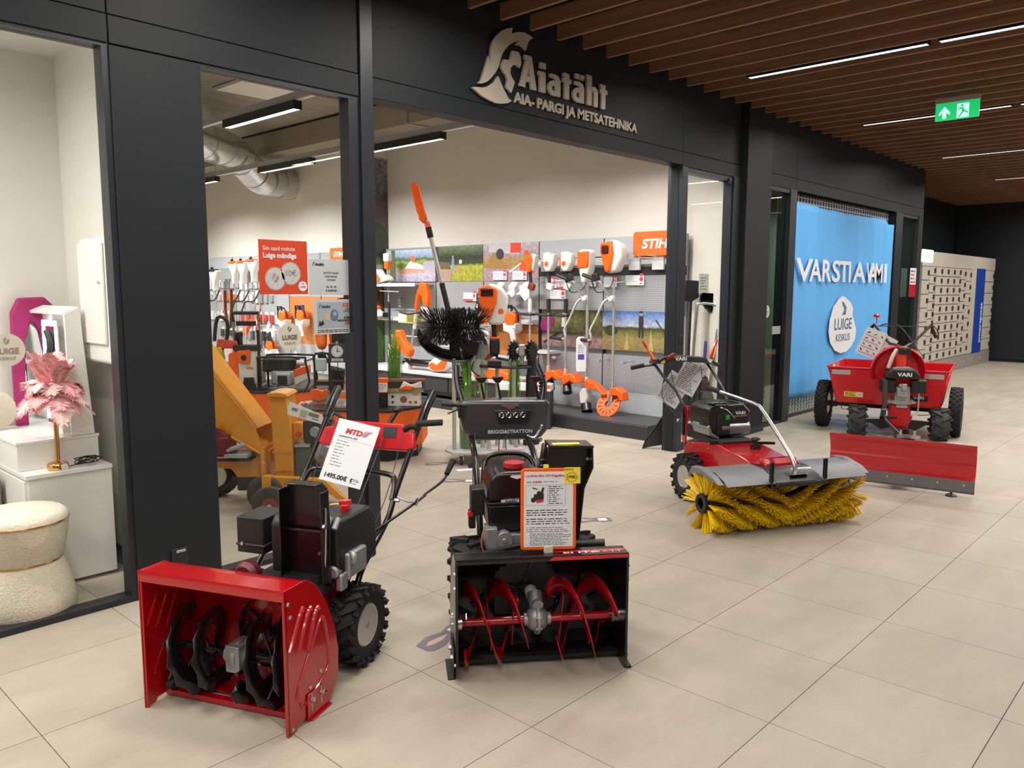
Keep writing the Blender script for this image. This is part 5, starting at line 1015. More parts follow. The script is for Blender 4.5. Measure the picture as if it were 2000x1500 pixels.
# fender bowl behind the engine
m = MB(); n = 20
A = []
for i in range(n+1):
    a = pi*(-.12+1.24*i/n); x = -.03+.25*cos(a); z = .70+.25*sin(a)
    A.append([m.V((x*s_+(-.03)*(1-s_), -.0+d_, .70+(z-.70)*s_)) for s_, d_ in ((1.04, 0), (1.0, -.03), (.9, .04), (.78, .10))])
for i in range(n):
    for j in range(3): m.f([A[i][j], A[i+1][j], A[i+1][j+1], A[i][j+1]])
m.obj('engine_shroud', RED2, tr, solid=.006)
MB().prism([(-.25, .60), (-.26, .72), (-.16, .93), (.02, .96), (.15, .86), (.21, .7), (.2, .6)], .008, 'y', .075).obj('shroud_back', RED2, tr)
HB = hx('dull_steel_tube', '#55504e', .35, .6, .05, 20)
for sd, xo in ((-1, -.234), (1, .32)):
    xm = -.09 if sd < 0 else .155
    MB().tube([(.035, .15, .93), (xm*.6+.015, .30, .958), (xm, .34, .98), (xo, .37, 1.165)], .0135, 10, 3).obj('handlebar', HB, tr, smooth=60)
    MB().tube([(xo, .37, 1.16), (xo+sd*.02, .42, 1.12), (xo+sd*.07, .50, 1.03)], [.015, .018, .018], 10, 2).obj('handle_grip', BLKP, tr)
    MB().tube([(xo, .36, 1.17), (xo+sd*.05, .36, 1.12), (xo+sd*.075, .38, 1.06)], .006, 6, 2).obj('brake_lever', hx('plum_plastic', '#4a2028', .4), tr)
MB().tube([(-.2, .37, 1.145), (.29, .37, 1.145)], .005, 6, 0).obj('cross_rod', HB, tr)
MB().tube([(-.16, .37, 1.16), (-.02, .33, 1.17), (.08, .2, 1.05), (.15, .1, .92)], .005, 6, 6).tube([(-.18, .37, 1.15), (0, .3, 1.15), (.2, 0, .85)], .004, 6, 4).obj('cable', BLKP, tr)
MB().cyl((-.21, .36, 1.17), (-.215, .35, 1.24), .005).lathe([(.01, 1.235), (.035, 1.245), (.035, 1.26), (.02, 1.275)], (-.215, .35, 0), 'z', 14).obj('red_knob', RED2, tr)
MB().tube([(.15, -.2, .57), (.148, -.2, .33), (.13, -.2, .29), (.08, -.2, .28)], .008, 8, 2).obj('gear_rod', STEEL, tr)
MB().cyl((-.185, -.35, .64), (-.183, -.38, .34), .024, .022, 14).lathe([(.026, .34), (.034, .345), (.026, .36)], (-.183, -.38, 0), 'z', 12).obj('lever_tube', HB, tr)
MB().tube([(-.18, -.38, .34), (-.17, -.42, .25), (-.04, -.5, .12), (0, -.6, .06)], .014, 8, 3).obj('lever_arm', BLK, tr)
MB().tube([(-.16, -.3, .26), (-.05, -.25, .25)], .012, 8, 0).obj('link_bar', BLK, tr)
for sd in (-1, 1):
    MB().prism([(sd*.07, .20), (sd*.3, .185), (sd*.28, .165), (sd*.16, .09), (sd*.06, .12)], .04, 'y', -.02).obj('foot_plate', BLKP, tr)
MB().box(-.04, .04, -2.1, -.18, .075, .12).bc((0, -.3, .11), (.12, .12, .09)).bc((-.02, -.6, .10), (.16, .2, .07)).obj('plough_boom', BLK, tr, bevel=.004)
MB().cyl((-.07, -.7, .15), (-.07, -.7, .2), .012).cyl((.05, -.7, .15), (.05, -.7, .2), .012).bc((0, -.7, .14), (.2, .05, .03)).obj('boom_pins', STEEL, tr)
mb_ = Matrix.Translation((6.42, 1.92, 0)) @ Matrix.Rotation(radians(-80.5), 4, 'Z')
loc2 = Matrix.Translation((8.70, 2.64, 0)) @ Matrix.Rotation(radians(-65), 4, 'Z')
rel = loc2.inverted() @ mb_
prof = [(.05, .392), (-.005, .40), (-.0, .375), (.035, .33), (.06, .25), (.05, .235), (.055, .22), (.04, .15), (.01, .125), (.0, .11)]
pl = MB().sheet(fine(prof, 2), -.515, .51, .005).obj('plough_blade', RED2, tr, smooth=25, bevel=.001)
pl.matrix_local = rel
text('VARI', .034, WHITE, pl, (.36, -.004+.02, .4035), (0, 0, 0), bold=.001, xs=1.3)
lb = text('VARI.CZ SNOW', .02, INK, pl, (-.38, .018, .4035), (0, 0, 0), xs=1.3)
MB().prism([(.0, .05), (.0, .135), (.004, .135), (.004, .05)], 1.025, 'x', -.515).obj('steel_edge', hx('grey_steel_strip', '#7b7c80', .4, .6, .06, 20), pl)
MB().box(-.515, .51, .002, .014, .035, .075).obj('rubber_edge', hx('scuffed_rubber', '#5a5a5c', .7, 0, .35, 30), pl)
for k in range(6):
    bolt(MB(), (-.42+k*.172, 0, .10), '-y', .010, .008).obj('carriage_bolt', STEEL, pl)
for x in (-.16, -.08, .10, .17): bolt(MB(), (x, .02, .403), 'z', .008, .01).obj('top_bolt', STEEL, pl)
for x in (-.36, .36):
    MB().cyl((x, .03, .02), (x, .03, .12), .007).lathe([(.04, .0), (.042, .006), (.02, .02)], (x, .03, 0), 'z', 12).obj('skid_foot', BLKP, pl)
MB().bc((0, .125, .22), (.2, .06, .2)).bc((0, .14, .1), (.12, .2, .06)).obj('blade_bracket', BLK, pl)
# sheets hanging from tractor handle
for i, (lx, ly, lz, ry, lab, col) in enumerate(((-.20, .33, 1.10, -22, 'white leaflet with small tool drawings hanging from tractor handlebar', PAPER), (-.07, .345, 1.03, 28, 'white sheet tucked behind the leaflet on the tractor handlebar', PAPER), (-.22, .355, 1.02, 28, 'yellow sheet peeking out behind the leaflet on the tractor', MATS['yellow_note']))):
    t = thing('hanging_leaflet', lab, 'leaflet'); h_ = (.30, .22, .15)[i]; w_ = (.11, .09, .06)[i]
    s_ = MB().box(-w_, w_, 0, .001, -h_, 0).obj('sheet', col, t, smooth=0)
    if i == 0:
        for r_ in range(4):
            for c_ in range(3): MB().bc((-.07+c_*.07, -.001, -.05-r_*.065), (.03, .001, .012), (0, random.uniform(-50, 50), 0)).obj('tool_picture', (INK, REDINK, GREYINK)[(r_+c_*2) % 3], s_, smooth=0)
            lines(2, -.09, .09, -.09-r_*.065, -.07-r_*.065, GREYINK, s_)
    place_on(t, tr, (lx, ly, lz), (0, -ry if i == 0 else ry, 0))
# ---- trailer
tl = thing('cart_trailer', 'red steel cart trailer with two black tyres behind the tractor', 'trailer', (9.1, 2.88, 0), -78.5)
for sd in (-1, 1):
    wheel(tl, (sd*.655, 0, .26), .262, .125, .12, 26, lug='block', side=sd, lh=.010)
    MB().bc((sd*.56, 0, .26), (.1, .06, .06)).obj('hub_bracket', BLKP, tl, bevel=.006)
MB().box(-.56, .56, -.02, .02, .24, .28).obj('axle', BLKP, tl)
TB = [(-.575, .70), (-.475, .325), (.525, .325), (.585, .70)]
MB().prism(TB, .012, 'y', -.30).obj('front_wall', RED2, tl, bevel=.002)
MB().prism(TB, .012, 'y', .75).obj('rear_wall', RED2, tl, bevel=.002)
MB().box(-.475, .525, -.3, .76, .32, .332).obj('floor_panel', RED2, tl)
for sd in (0, 1):
    (xa, xb) = ((-.575, -.475), (.585, .525))[sd]
    m = MB(); v = [m.V(p) for p in ((xa, -.3, .7), (xb, -.3, .325), (xb, .76, .325), (xa, .76, .7))]; m.f(v); m.obj('side_wall', RED2, tl, solid=.01)
m = MB().tube([(-.585, -.31, .70), (.595, -.31, .70)], .009, 6, 0).tube([(-.585, -.3, .70), (-.585, .76, .70)], .009, 6, 0).tube([(.595, -.3, .70), (.595, .76, .70)], .009, 6, 0).tube([(-.585, .76, .7), (.595, .76, .7)], .009, 6, 0); m.obj('rim_tube', RED2, tl)
for x0 in (-.55, .34): MB().bc((x0+.11, -.304, .645), (.19, .004, .05)).obj('reflector', hx('grey_reflector', '#b9b4b0', .3, .2), tl, bevel=.002)
wl = MB().box(-.40, -.21, -.3035, -.3015, .385, .44).obj('warning_label', MATS['warning_yellow'], tl, smooth=0)
MB().box(-.27, -.215, -.3045, -.3035, .39, .435).obj('label_panel', PAPER, wl, smooth=0); text('15', .03, INK, wl, (-.243, -.3048, .402)); lines(3, -.39, -.28, .39, .435, INK, wl, y=-.304)
np = MB().box(.24, .41, -.3035, -.3015, .385, .44).obj('brand_label', INK, tl, smooth=0); text('VARI', .042, PAPER, np, (.325, -.3045, .405), bold=.001, xs=1.15)
for x in (-.44, .42): MB().box(x, x+.05, -.28, .6, .30, .32).tube([(x+.02, -.3, .31), (x+.02, -.3, .25)], .004, 6, 0).tube([(x+.02, -.3, .25), (x+(.14 if x < 0 else -.1), -.3, .235)], .004, 6, 0).obj('frame_rail', BLKP, tl)
MB().tube([(0, -.3, .3), (0, -.45, .2)], .02, 8, 0).obj('drawbar', BLKP, tl)
# ================= SIGNS ON THE FACADE
LET = hx('champagne_metal_letters', '#bdb4a6', .45, .25, .03, 10)
lg = thing('shop_logo', 'champagne metal warrior-helmet leaf logo on the dark fascia', 'logo', (0, 3.925, 0))
LA = [(4.192, 3.317), (4.184, 3.276), (4.251, 3.303), (4.315, 3.312), (4.363, 3.306), (4.407, 3.296), (4.374, 3.277), (4.353, 3.255), (4.332, 3.196), (4.305, 3.211), (4.273, 3.218), (4.218, 3.213), (4.257, 3.243), (4.21, 3.226), (4.153, 3.192), (4.113, 3.153), (4.087, 3.118), (4.072, 3.081), (4.057, 3.038), (4.027, 2.992), (3.987, 2.951), (3.948, 2.917), (3.9, 2.895), (3.854, 2.888), (3.885, 2.912), (3.91, 2.97), (3.934, 3.027), (3.958, 3.085), (3.968, 3.035), (3.976, 3.088), (3.978, 3.135), (3.993, 3.178), (4.027, 3.225), (4.077, 3.269), (4.138, 3.3)]
LB = [(4.05, 2.971), (4.072, 2.94), (4.097, 2.904), (4.128, 2.869), (4.154, 2.839), (4.188, 2.831), (4.149, 2.81), (4.087, 2.795), (4.027, 2.79), (3.958, 2.799), (3.89, 2.814), (3.837, 2.838), (3.798, 2.853), (3.842, 2.862), (3.899, 2.868), (3.948, 2.884), (4.007, 2.921)]
LD = [(4.189, 3.165), (4.252, 3.169), (4.275, 3.143), (4.282, 3.096), (4.268, 3.066), (4.231, 3.079), (4.195, 3.068), (4.174, 3.047), (4.171, 3.013), (4.185, 2.988), (4.216, 2.959), (4.2, 2.922), (4.18, 2.881), (4.128, 2.909), (4.143, 2.96), (4.128, 2.991), (4.102, 3.006), (4.082, 3.029), (4.087, 3.064), (4.104, 3.091), (4.164, 3.096), (4.176, 3.129)]
for nm, p_ in (('plume', LA), ('blade', LB), ('face', LD)): MB().prism(p_, .018, 'y', -.018).obj(nm, LET, lg)
t1 = thing('shop_name', 'large champagne metal letters reading Aiatäht on the fascia', 'lettering', (0, 3.925, 0))
# display letters built with slab-serif bars (x, z, w, h) in units of the cap height
LH = .222
def glyph(ch, x, par, bz=2.944):
    m = MB(); s_ = LH; t_ = .26; e_ = [0]
    def B(x0, z0, x1, z1): e_[0] += .0004; m.box(x+x0*s_, x+x1*s_, -.018-e_[0], -.0001, bz+z0*s_, bz+z1*s_)
    def Pn(pts): e_[0] += .0004; m.prism([(x+a*s_, bz+b*s_) for a, b in pts], .018, 'y', -.018-e_[0])
    def Bowl(cx, cz, rx, rz, wd):
        n = 22; o = [m.V((x+(cx+rx*cos(2*pi*i/n))*s_, y_, bz+(cz+rz*sin(2*pi*i/n))*s_)) for y_ in (-.018, 0) for i in range(n)]
        q = [m.V((x+(cx+(rx-wd)*cos(2*pi*i/n))*s_, y_, bz+(cz+(rz-wd*.75)*sin(2*pi*i/n))*s_)) for y_ in (-.018, 0) for i in range(n)]
        for i in range(n):
            j = (i+1) % n; m.f([o[i], o[j], q[j], q[i]]); m.f([o[n+i], o[n+j], o[j], o[i]]); m.f([q[i], q[j], q[n+j], q[n+i]])
    w_ = {'A': .82, 'i': .40, 'a': .66, 't': .46, 'ä': .66, 'h': .68}[ch]
    if ch == 'A':
        Pn([(0, 0), (.22, 0), (.50, .86), (.52, 1.0), (.22, 1.0), (.22, .86), (.28, .86)]); Pn([(.42, 1.0), (.55, 1.0), (.80, 0), (.54, 0), (.44, .55), (.44, .86)]); B(.16, .2, .62, .36); B(0, 0, .26, .1)
    elif ch == 'i': B(.06, 0, .34, .62); B(0, .52, .3, .64); B(.06, .74, .34, .92)
    elif ch in 'aä':
        Bowl(.30, .23, .31, .245, .20); B(.36, 0, .62, .50); Pn([(.08, .66), (.36, .68), (.54, .62), (.62, .48), (.40, .46), (.30, .54), (.08, .55)])
        if ch == 'ä': B(.12, .76, .34, .92); B(.40, .76, .60, .92)
    elif ch == 't': B(.10, .0, .34, .8); B(0, .52, .46, .66); B(.02, .70, .34, .82)
    elif ch == 'h': B(.04, 0, .30, 1.0); B(0, .88, .3, 1.0); Pn([(.28, .5), (.28, .64), (.5, .66), (.62, .58), (.66, .46), (.66, 0), (.42, 0), (.42, .44), (.38, .5)])
    m.obj('letter', LET, par, smooth=0); return w_*LH
x = 4.268
for ch in 'Aiatäht': x += glyph(ch, x, t1)+.018
sub_ = thing('shop_subtitle', 'small champagne letters AIA- PARGI JA METSATEHNIKA under the shop name', 'lettering', (4.226, 3.925, 2.832))
tx = text('AIA- PARGI JA METSATEHNIKA', .098, LET, sub_, (0, 0, 0), ext=.006, align='LEFT', bold=.0028)
wd = max(v.co.x for v in tx.data.vertices); tx.data.transform(Matrix.Diagonal((1.508/wd, 1, 1, 1)))
# exit sign
GRN = emis('exit_green', srgb('#10b060'), 1.1); EW = emis('exit_white', srgb('#b8e8e8'), 1.1)
ex = thing('exit_sign', 'green lit emergency exit sign with arrow hanging from slatted ceiling', 'sign', (8.0, 2.09, 3.03), -90)
pt_ = MB().box(-.175, .175, -.006, .006, 0, .15).obj('lit_panel', GRN, ex, bevel=.001)
MB().box(-.178, .178, -.02, .02, .15, .195).obj('lamp_housing', hx('grey_white_plastic', '#a9a094', .5), ex, bevel=.003)
for x_ in (-.12, .12): MB().cyl((x_, 0, .19), (x_, 0, .32), .003, n=6).obj('hanging_wire', STEEL, ex)
MB().prism([(-.115, .015), (-.085, .015), (-.085, .065), (-.055, .045), (-.055, .065), (-.10, .12), (-.145, .065), (-.145, .045), (-.115, .065)], .001, 'y', -.0075).obj('arrow', EW, pt_, smooth=0)
MB().prism([(.0, .01), (.095, .01), (.095, .13), (.0, .13)], .001, 'y', -.0075).obj('door_pictogram', EW, pt_, smooth=0)
m = MB().prism(circ(.04, .112, .011, 10), .001, 'y', -.009).prism([(.03, .098), (.05, .095), (.062, .07), (.075, .065), (.095, .045), (.085, .04), (.07, .055), (.055, .055), (.045, .045), (.02, .01), (.012, .015), (.038, .06), (.04, .08), (.02, .085), (.012, .07), (.006, .075), (.015, .095)], .001, 'y', -.009).obj('running_figure', MATS['exit_green'], pt_, smooth=0)
# glass notices
def notice(name, x0, x1, z0, z1, m_, label, y=3.978):
    t = thing(name, label, 'notice', ((x0+x1)/2, y, z0)); w_ = (x1-x0)/2
    MB().box(-w_, w_, -.0015, 0, 0, z1-z0).obj('sheet', m_, t, smooth=0); return t, w_, z1-z0
def leafmark(p, cx, cz, s_, m_, y=-.003):
    MB().prism([(cx-.5*s_, cz+.5*s_), (cx-.2*s_, cz+.9*s_), (cx+.1*s_, cz+.6*s_), (cx-.1*s_, cz+.3*s_), (cx-.4*s_, cz), (cx-.35*s_, cz-.3*s_), (cx-.6*s_, cz+.1*s_), (cx-.3*s_, cz+.5*s_)], .0006, 'y', y).prism([(cx-.2*s_, cz-.6*s_), (cx+.3*s_, cz-.4*s_), (cx+.6*s_, cz+.1*s_), (cx+.5*s_, cz+.6*s_), (cx+.1*s_, cz+.2*s_), (cx+.0*s_, cz-.1*s_), (cx-.25*s_, cz-.2*s_)], .0006, 'y', y-.0002).obj('leaf_mark', m_, p, smooth=0)
t, w_, h_ = notice('poster', 2.256, 2.558, 1.503, 1.80, hx('orange_red_poster', '#c8401e', .5), 'orange poster Siin saad maksta Luige mündiga on the shop window')
text('Siin saad maksta', .033, PAPER, t, (-.128, -.003, .24), align='LEFT', xs=.93); text('Luige mündiga', .038, PAPER, t, (-.128, -.003, .20), align='LEFT', bold=.0012, xs=.95)
for cx, cz, s2 in ((-.055, .085, '2'), (.04, .115, '10€')):
    c_ = MB().prism(circ(cx, cz, .064, 32), .001, 'y', -.003).obj('coin', hx('coin_grey', '#a8a5a2', .4), t, smooth=0); MB().prism(circ(cx, cz, .057, 32), .0006, 'y', -.0036).obj('coin_face', hx('coin_face_grey', '#bdbab8', .4, 0, .12, 60), c_, smooth=0)
    if cx > 0: text('10€', .045, hx('coin_relief', '#8e8b88', .5), c_, (cx, -.0045, cz-.012))
    else: leafmark(c_, cx, cz, .035, hx('coin_relief', '#8e8b88', .5), -.0045)
b_ = MB().prism(circ(.115, .045, .028, 24), .0008, 'y', -.0046).obj('round_badge', PAPER, t, smooth=0); text('LUIGE', .013, MATS['orange_red_poster'], b_, (.115, -.006, .038)); leafmark(b_, .115, .058, .009, MATS['orange_red_poster'], -.006)
NTC = hx('grey_lit_paper', '#b9bdc0', .6); TEAL = hx('teal_ink', '#2a4a50', .6)
def minilogo(t, x0, z, s_):
    MB().prism([(x0, z), (x0+.25*s_, z+.4*s_), (x0+.3*s_, z+s_), (x0+.9*s_, z+1.1*s_), (x0+.6*s_, z+.8*s_), (x0+.5*s_, z+.3*s_), (x0+.2*s_, z-.0*s_)], .0006, 'y', -.0026).obj('logo_mark', TEAL, t, smooth=0)
    text('Aiatäht', s_*1.05, TEAL, t, (x0+.9*s_, -.003, z+.1*s_), align='LEFT', bold=.0008)
t, w_, h_ = notice('opening_hours_notice', 2.564, 2.864, 1.497, 1.703, NTC, 'white A4 opening hours notice E-L 10-18 on the shop window'); minilogo(t, -.125, .168, .02)
for i, (s2, z_, m2) in enumerate((('AIATÄHT kauplus', .125, GREYINK), ('Luige keskuses', .105, GREYINK), ('avamisajad', .085, GREYINK), ('E-L: 10 - 18', .044, INK), ('P: SULETUD', .022, INK))): text(s2, .0145, m2, t, (0, -.003, z_), bold=.0002)
t, w_, h_ = notice('sale_notice', 2.591, 2.868, 1.27, 1.472, NTC, 'white A4 sale notice KÕIK VARUOSAD -20% below the opening hours')
MB().box(-.115, .115, -.0022, -.0015, .035, .187).obj('grey_panel', hx('notice_grey_blue', '#98a1a8', .6), t, smooth=0); minilogo(t, -.105, .152, .02)
MB().box(.06, .10, -.003, -.0022, .16, .178).obj('orange_tab', MATS['orange_red_poster'], t, smooth=0); text('STIHL', .01, PAPER, t, (.08, -.0036, .165))
for s2, z_, m2, sz in (('LUIGE', .142, GREYINK, .01), ('KESKUSES', .13, GREYINK, .01), ('KÕIK', .088, INK, .017), ('VARUOSAD', .072, INK, .017), ('-20%', .054, MATS['orange_red_poster'], .02)): text(s2, sz, m2, t, (.108, -.003, z_), align='RIGHT', bold=.0005)
m = MB().use(hx('gear_cream', '#b8a880', .5)).prism(circ(-.045, .10, .022, 9), .0007, 'y', -.0032).prism(circ(-.03, .118, .018, 7), .0007, 'y', -.0034).use(hx('gear_blue', '#5a6a84', .5)).prism(circ(.0, .11, .028, 20, .034), .0007, 'y', -.0036).use(MATS['notice_grey_blue']).prism(circ(.004, .118, .013, 14), .0007, 'y', -.004).use(INK).prism([(-.11, .05), (-.1, .08), (-.09, .065), (-.08, .085), (-.07, .06), (-.09, .05)], .0007, 'y', -.0038).obj('parts_picture', None, t, smooth=0)
lines(2, -.115, .115, .008, .028, INK, t, y=-.0025, jit=.1)
def round_sticker(x, z, r, label, txm=INK, m2=None, dis=1):
    t = thing('round_sticker', label, 'sticker', (x, 3.979, z)); MB().prism(circ(0, 0, r, 40), .001, 'y', -.001).obj('disc', m2 or hx('frosted_cream_film', '#c9c5b4', .6), t, smooth=0)
    leafmark(t, 0, r*.52, r*.28, txm); text('LUIGE', r*.48, txm, t, (0, -.003, -r*.22), bold=r*.012); text('KESKUS', r*.27, hx('faint_ink', '#a59f90', .6), t, (0, -.003, -r*.58))
    return t
round_sticker(2.43, 1.267, .075, 'round LUIGE KESKUS sticker on the shop window beside the notices', hx('olive_ink', '#6a6456', .6))
round_sticker(1.036, 1.267, .072, 'round LUIGE KESKUS sticker on the left display window', hx('grey_pink_ink', '#9a8288', .6))
round_sticker(8.40, 1.29, .07, 'small oval LUIGE KESKUS sticker on the narrow greenish window', hx('pale_ink', '#8a9488', .6), hx('pale_film', '#c4ccc4', .6))
t, w_, h_ = notice('small_notice', 8.55, 8.76, 1.03, 1.12, hx('notice_dim', '#9aa09a', .6), 'small pale paper notice low on the narrow greenish window')
t, w_, h_ = notice('red_white_notice', 13.08, 13.37, 1.42, 1.86, PAPER, 'red and white notice on the far narrow window', 3.92); MB().box(-w_, w_, -.003, -.0015, 0, .19).obj('red_part', RED2, t, smooth=0); lines(4, -w_+.03, w_-.03, .2, .42, REDINK, t, y=-.003)
t, w_, h_ = notice('small_shop_notice', 6.95, 7.14, 1.5, 1.685, hx('notice_light', '#c9cbc8', .6), 'white opening notice on the window right of the entrance', 4.0); lines(5, -.06, .06, .02, .16, GREYINK, t, y=-.003, jit=.6, h=.3)
# sockets
def socket(x, z, w_, h_, label, y=3.928, lab=True):
    t = thing('wall_socket', label, 'socket', (x, y, z)); MB().box(-w_, w_, -.008, 0, -h_, h_).obj('cover_plate', DARK2, t, bevel=.003)
    MB().lathe([(.001, -.004), (.019, -.004), (.020, -.0085), (.023, -.0085), (.023, -.003)], (0, 0, -.005), 'y', 20).obj('socket_face', BLKP, t); MB().cyl((-.009, -.0045, -.005), (-.009, -.003, -.005), .003, n=6).cyl((.009, -.0045, -.005), (.009, -.003, -.005), .003, n=6).obj('pin_hole', STEEL, t); 
    if lab: o = MB().box(-.018, .028, -.0095, -.008, .024, .036).obj('label_strip', PAPER, t); text('VALGUSTUS', .008, INK, o, (.005, -.0102, .027))
socket(1.726, .175, .043, .046, 'black wall socket with white label strip low on the dark panel'); socket(6.53, 1.07, .04, .04, 'dark wall socket on the post right of the entrance', 3.928, False)
cm = thing('security_camera', 'small dark camera in the top corner of the window by the pillar', 'camera', (7.38, 3.95, 2.58)); MB().sph((0, 0, 0), .03, 10).bc((0, 0, .03), (.05, .05, .03)).obj('camera_body', BLKP, cm)
# footprint stickers
STK = hx('grey_purple_film', '#736e74', .5); ph_ = [('between the stand and the entrance', 4.64, 5.18, -30, 1), ('left of the black blower engine', 4.30, 4.60, -50, 1), ('right of the black snow blower', 4.15, 3.16, -40, 1), ('under the left side of the black blower', 2.27, 2.53, 10, 1)]
for i, (s2, x, y, rz, sc_) in enumerate(ph_):
    t = thing('floor_sticker', 'grey footprint shaped floor sticker ' + s2, 'sticker', (x, y, .001), rz, 'footprint floor stickers')
    MB().prism([(-.15, -.03), (-.14, .04), (-.05, .06), (.03, .035), (.1, .055), (.15, .03), (.15, -.04), (.09, -.055), (.02, -.035), (-.06, -.06), (-.13, -.055)], .0008, 'z', 0).obj('footprint', STK, t, smooth=0)
    MB().prism([(.06, -.03), (.12, -.03), (.12, .03), (.06, .03)], .0004, 'z', .0009).obj('white_square', PAPER, t, smooth=0); MB().prism([(-.12, 0), (-.08, .02), (-.02, .01), (.03, 0), (-.03, -.02), (-.09, -.015)], .0004, 'z', .0009).obj('pink_mark', hx('pale_pink', '#c8a49c', .6), t, smooth=0)
t = thing('paper_slip', 'white paper slip lying on the floor behind the black blower', 'paper', (4.68, 4.8, .002), -25); MB().box(-.16, .16, -.04, .04, 0, .001).obj('sheet', PAPER, t, smooth=0); MB().bc((.02, .06, .015), (.1, .05, .03)).obj('black_clip', BLKP, t)
# ================= BANNER + SHUTTER
bn = thing('banner', 'large light blue hanging banner VARSTI AVAME with LUIGE KESKUS emblem', 'banner', (8.97, 3.965, 0))
m = MB(); nx, nz = 60, 30; G = []
for i in range(nx+1):
    x = .02+3.33*i/nx; u = i/nx; G.append([])
    for j in range(nz+1):
        v = j/nz; zt = 2.53-.05*sin(u*pi)*.6-(.07 if u > .93 else 0); zb = .235
        y = .012*sin(x*9)+.006*sin(x*23+v*3)+.02*math.exp(-((u-.90-.03*(1-v))/.02)**2)*(1 if v > .4 else .3)-.012*math.exp(-((u-.87)/.03)**2)
        G[i].append(m.V((x, y, zb+(zt-zb)*v)))
for i in range(nx):
    for j in range(nz): m.f([G[i][j], G[i+1][j], G[i+1][j+1], G[i][j+1]])
BLU = hx('sky_blue_mesh_fabric', '#58a8e8', .7, 0, .05, 2, bump=.3, bscale=60)
m.obj('fabric', BLU, bn, smooth=60, solid=.001)
for s2, x0, x1 in (('V', .03, .50), ('A', .42, .78), ('R', .80, 1.08), ('S', 1.10, 1.36), ('T', 1.34, 1.66), ('I', 1.66, 1.72), ('A', 1.80, 2.26), ('V', 2.28, 2.52), ('A', 2.40, 2.70), ('M', 2.62, 2.92), ('I', 3.0, 3.10)):
    o = text(s2, .33, PAPER, bn, (0, 0, 0), align='LEFT', name='banner_letter', bold=.006, ext=.001)
    a0 = min(v.co.x for v in o.data.vertices); a1 = max(v.co.x for v in o.data.vertices); o.data.transform(Matrix.Translation((-a0, 0, 0))); o.data.transform(Matrix.Diagonal(((x1-x0)/(a1-a0), 1.12, 1, 1))); o.location = (x0, -.035-.0011*(len(kids(bn)) % 3), 1.635)
MB().prism([(1.08, 1.0), (1.10, 1.15), (1.2, 1.32), (1.38, 1.42), (1.5, 1.45), (1.6, 1.43), (1.78, 1.36), (1.88, 1.28), (1.86, 1.2), (1.93, 1.12), (2.02, 1.0), (2.0, .88), (1.88, .78), (1.7, .72), (1.5, .71), (1.3, .76), (1.15, .86)], .001, 'y', -.035).obj('white_emblem', PAPER, bn, smooth=0)
BI = hx('banner_blue_ink', '#4a6c90', .6); text('LUIGE', .205, BI, bn, (1.55, -.0375, 1.02), bold=.002, xs=1.1); text('KESKUS', .13, BI, bn, (1.56, -.0375, .87), xs=1.1)
MB().prism([(1.47, 1.38), (1.56, 1.36), (1.6, 1.29), (1.54, 1.24), (1.56, 1.29), (1.5, 1.33)], .001, 'y', -.037).prism([(1.5, 1.2), (1.62, 1.21), (1.64, 1.3), (1.58, 1.34), (1.6, 1.27), (1.53, 1.24)], .001, 'y', -.037).obj('flame_mark', BI, bn, smooth=0)
sh_ = thing('roller_grille', 'dark perforated roller grille closed behind the blue banner', 'shutter', (8.97, 4.05, 0)); m = MB()
for k in range(30): m.box(0, 3.38, -.01, .01, .04+k*.045 if k < 8 else 1.34+(k-8)*.06, .055+k*.045 if k < 8 else 1.355+(k-8)*.06)
for k in range(40): m.box(.02+k*.085, .035+k*.085, -.008, .008, .04, .38)
for k in range(40): m.box(.02+k*.085, .045+k*.085, -.008, .008, 2.45, 2.64)
stuff(m.obj('grille_bars', GREYB, sh_, smooth=0)); MB().box(0, 3.38, .03, .06, .3, 2.66).obj('back_panel', DARK, sh_, smooth=0); MB().box(0, 3.39, -.02, .03, 0, .04).obj('bottom_bar', DARK2, sh_)
# behind the narrow windows: pale side room wall
struct(box('wall_room_behind', hx('greenish_plaster', '#9aa394', .7), None, 8.1, 13.45, 5.6, 5.7, 0, 3.6, smooth=0))
struct(box('ceiling.002', hx('dim_ceiling', '#8a8e88', .8), None, 7.6, 13.45, 4.09, 5.7, 2.9, 2.95, smooth=0)).name = 'ceiling_side_room'
br_ = struct(box('wall_brick', hx('brick_mortar', '#4a4440', .9), None, 8.1, 8.16, 4.1, 5.6, 0, 2.9, smooth=0))
for nm, x in (('narrow window', 8.5), ('far window', 13.0)):
    t = thing('ceiling_lamp', 'pale ceiling lamp in the side room behind the %s' % nm, 'lamp', (x, 4.9, 2.86)); MB().box(-.2, .2, -.03, .03, 0, .03).obj('tube', emis('dim_tube', (.8, .95, .85), 3), t); a = lamp('side_lamp', 0, 0, -.01, .4, .06, 45, (.85, 1, .9)); a.parent = t
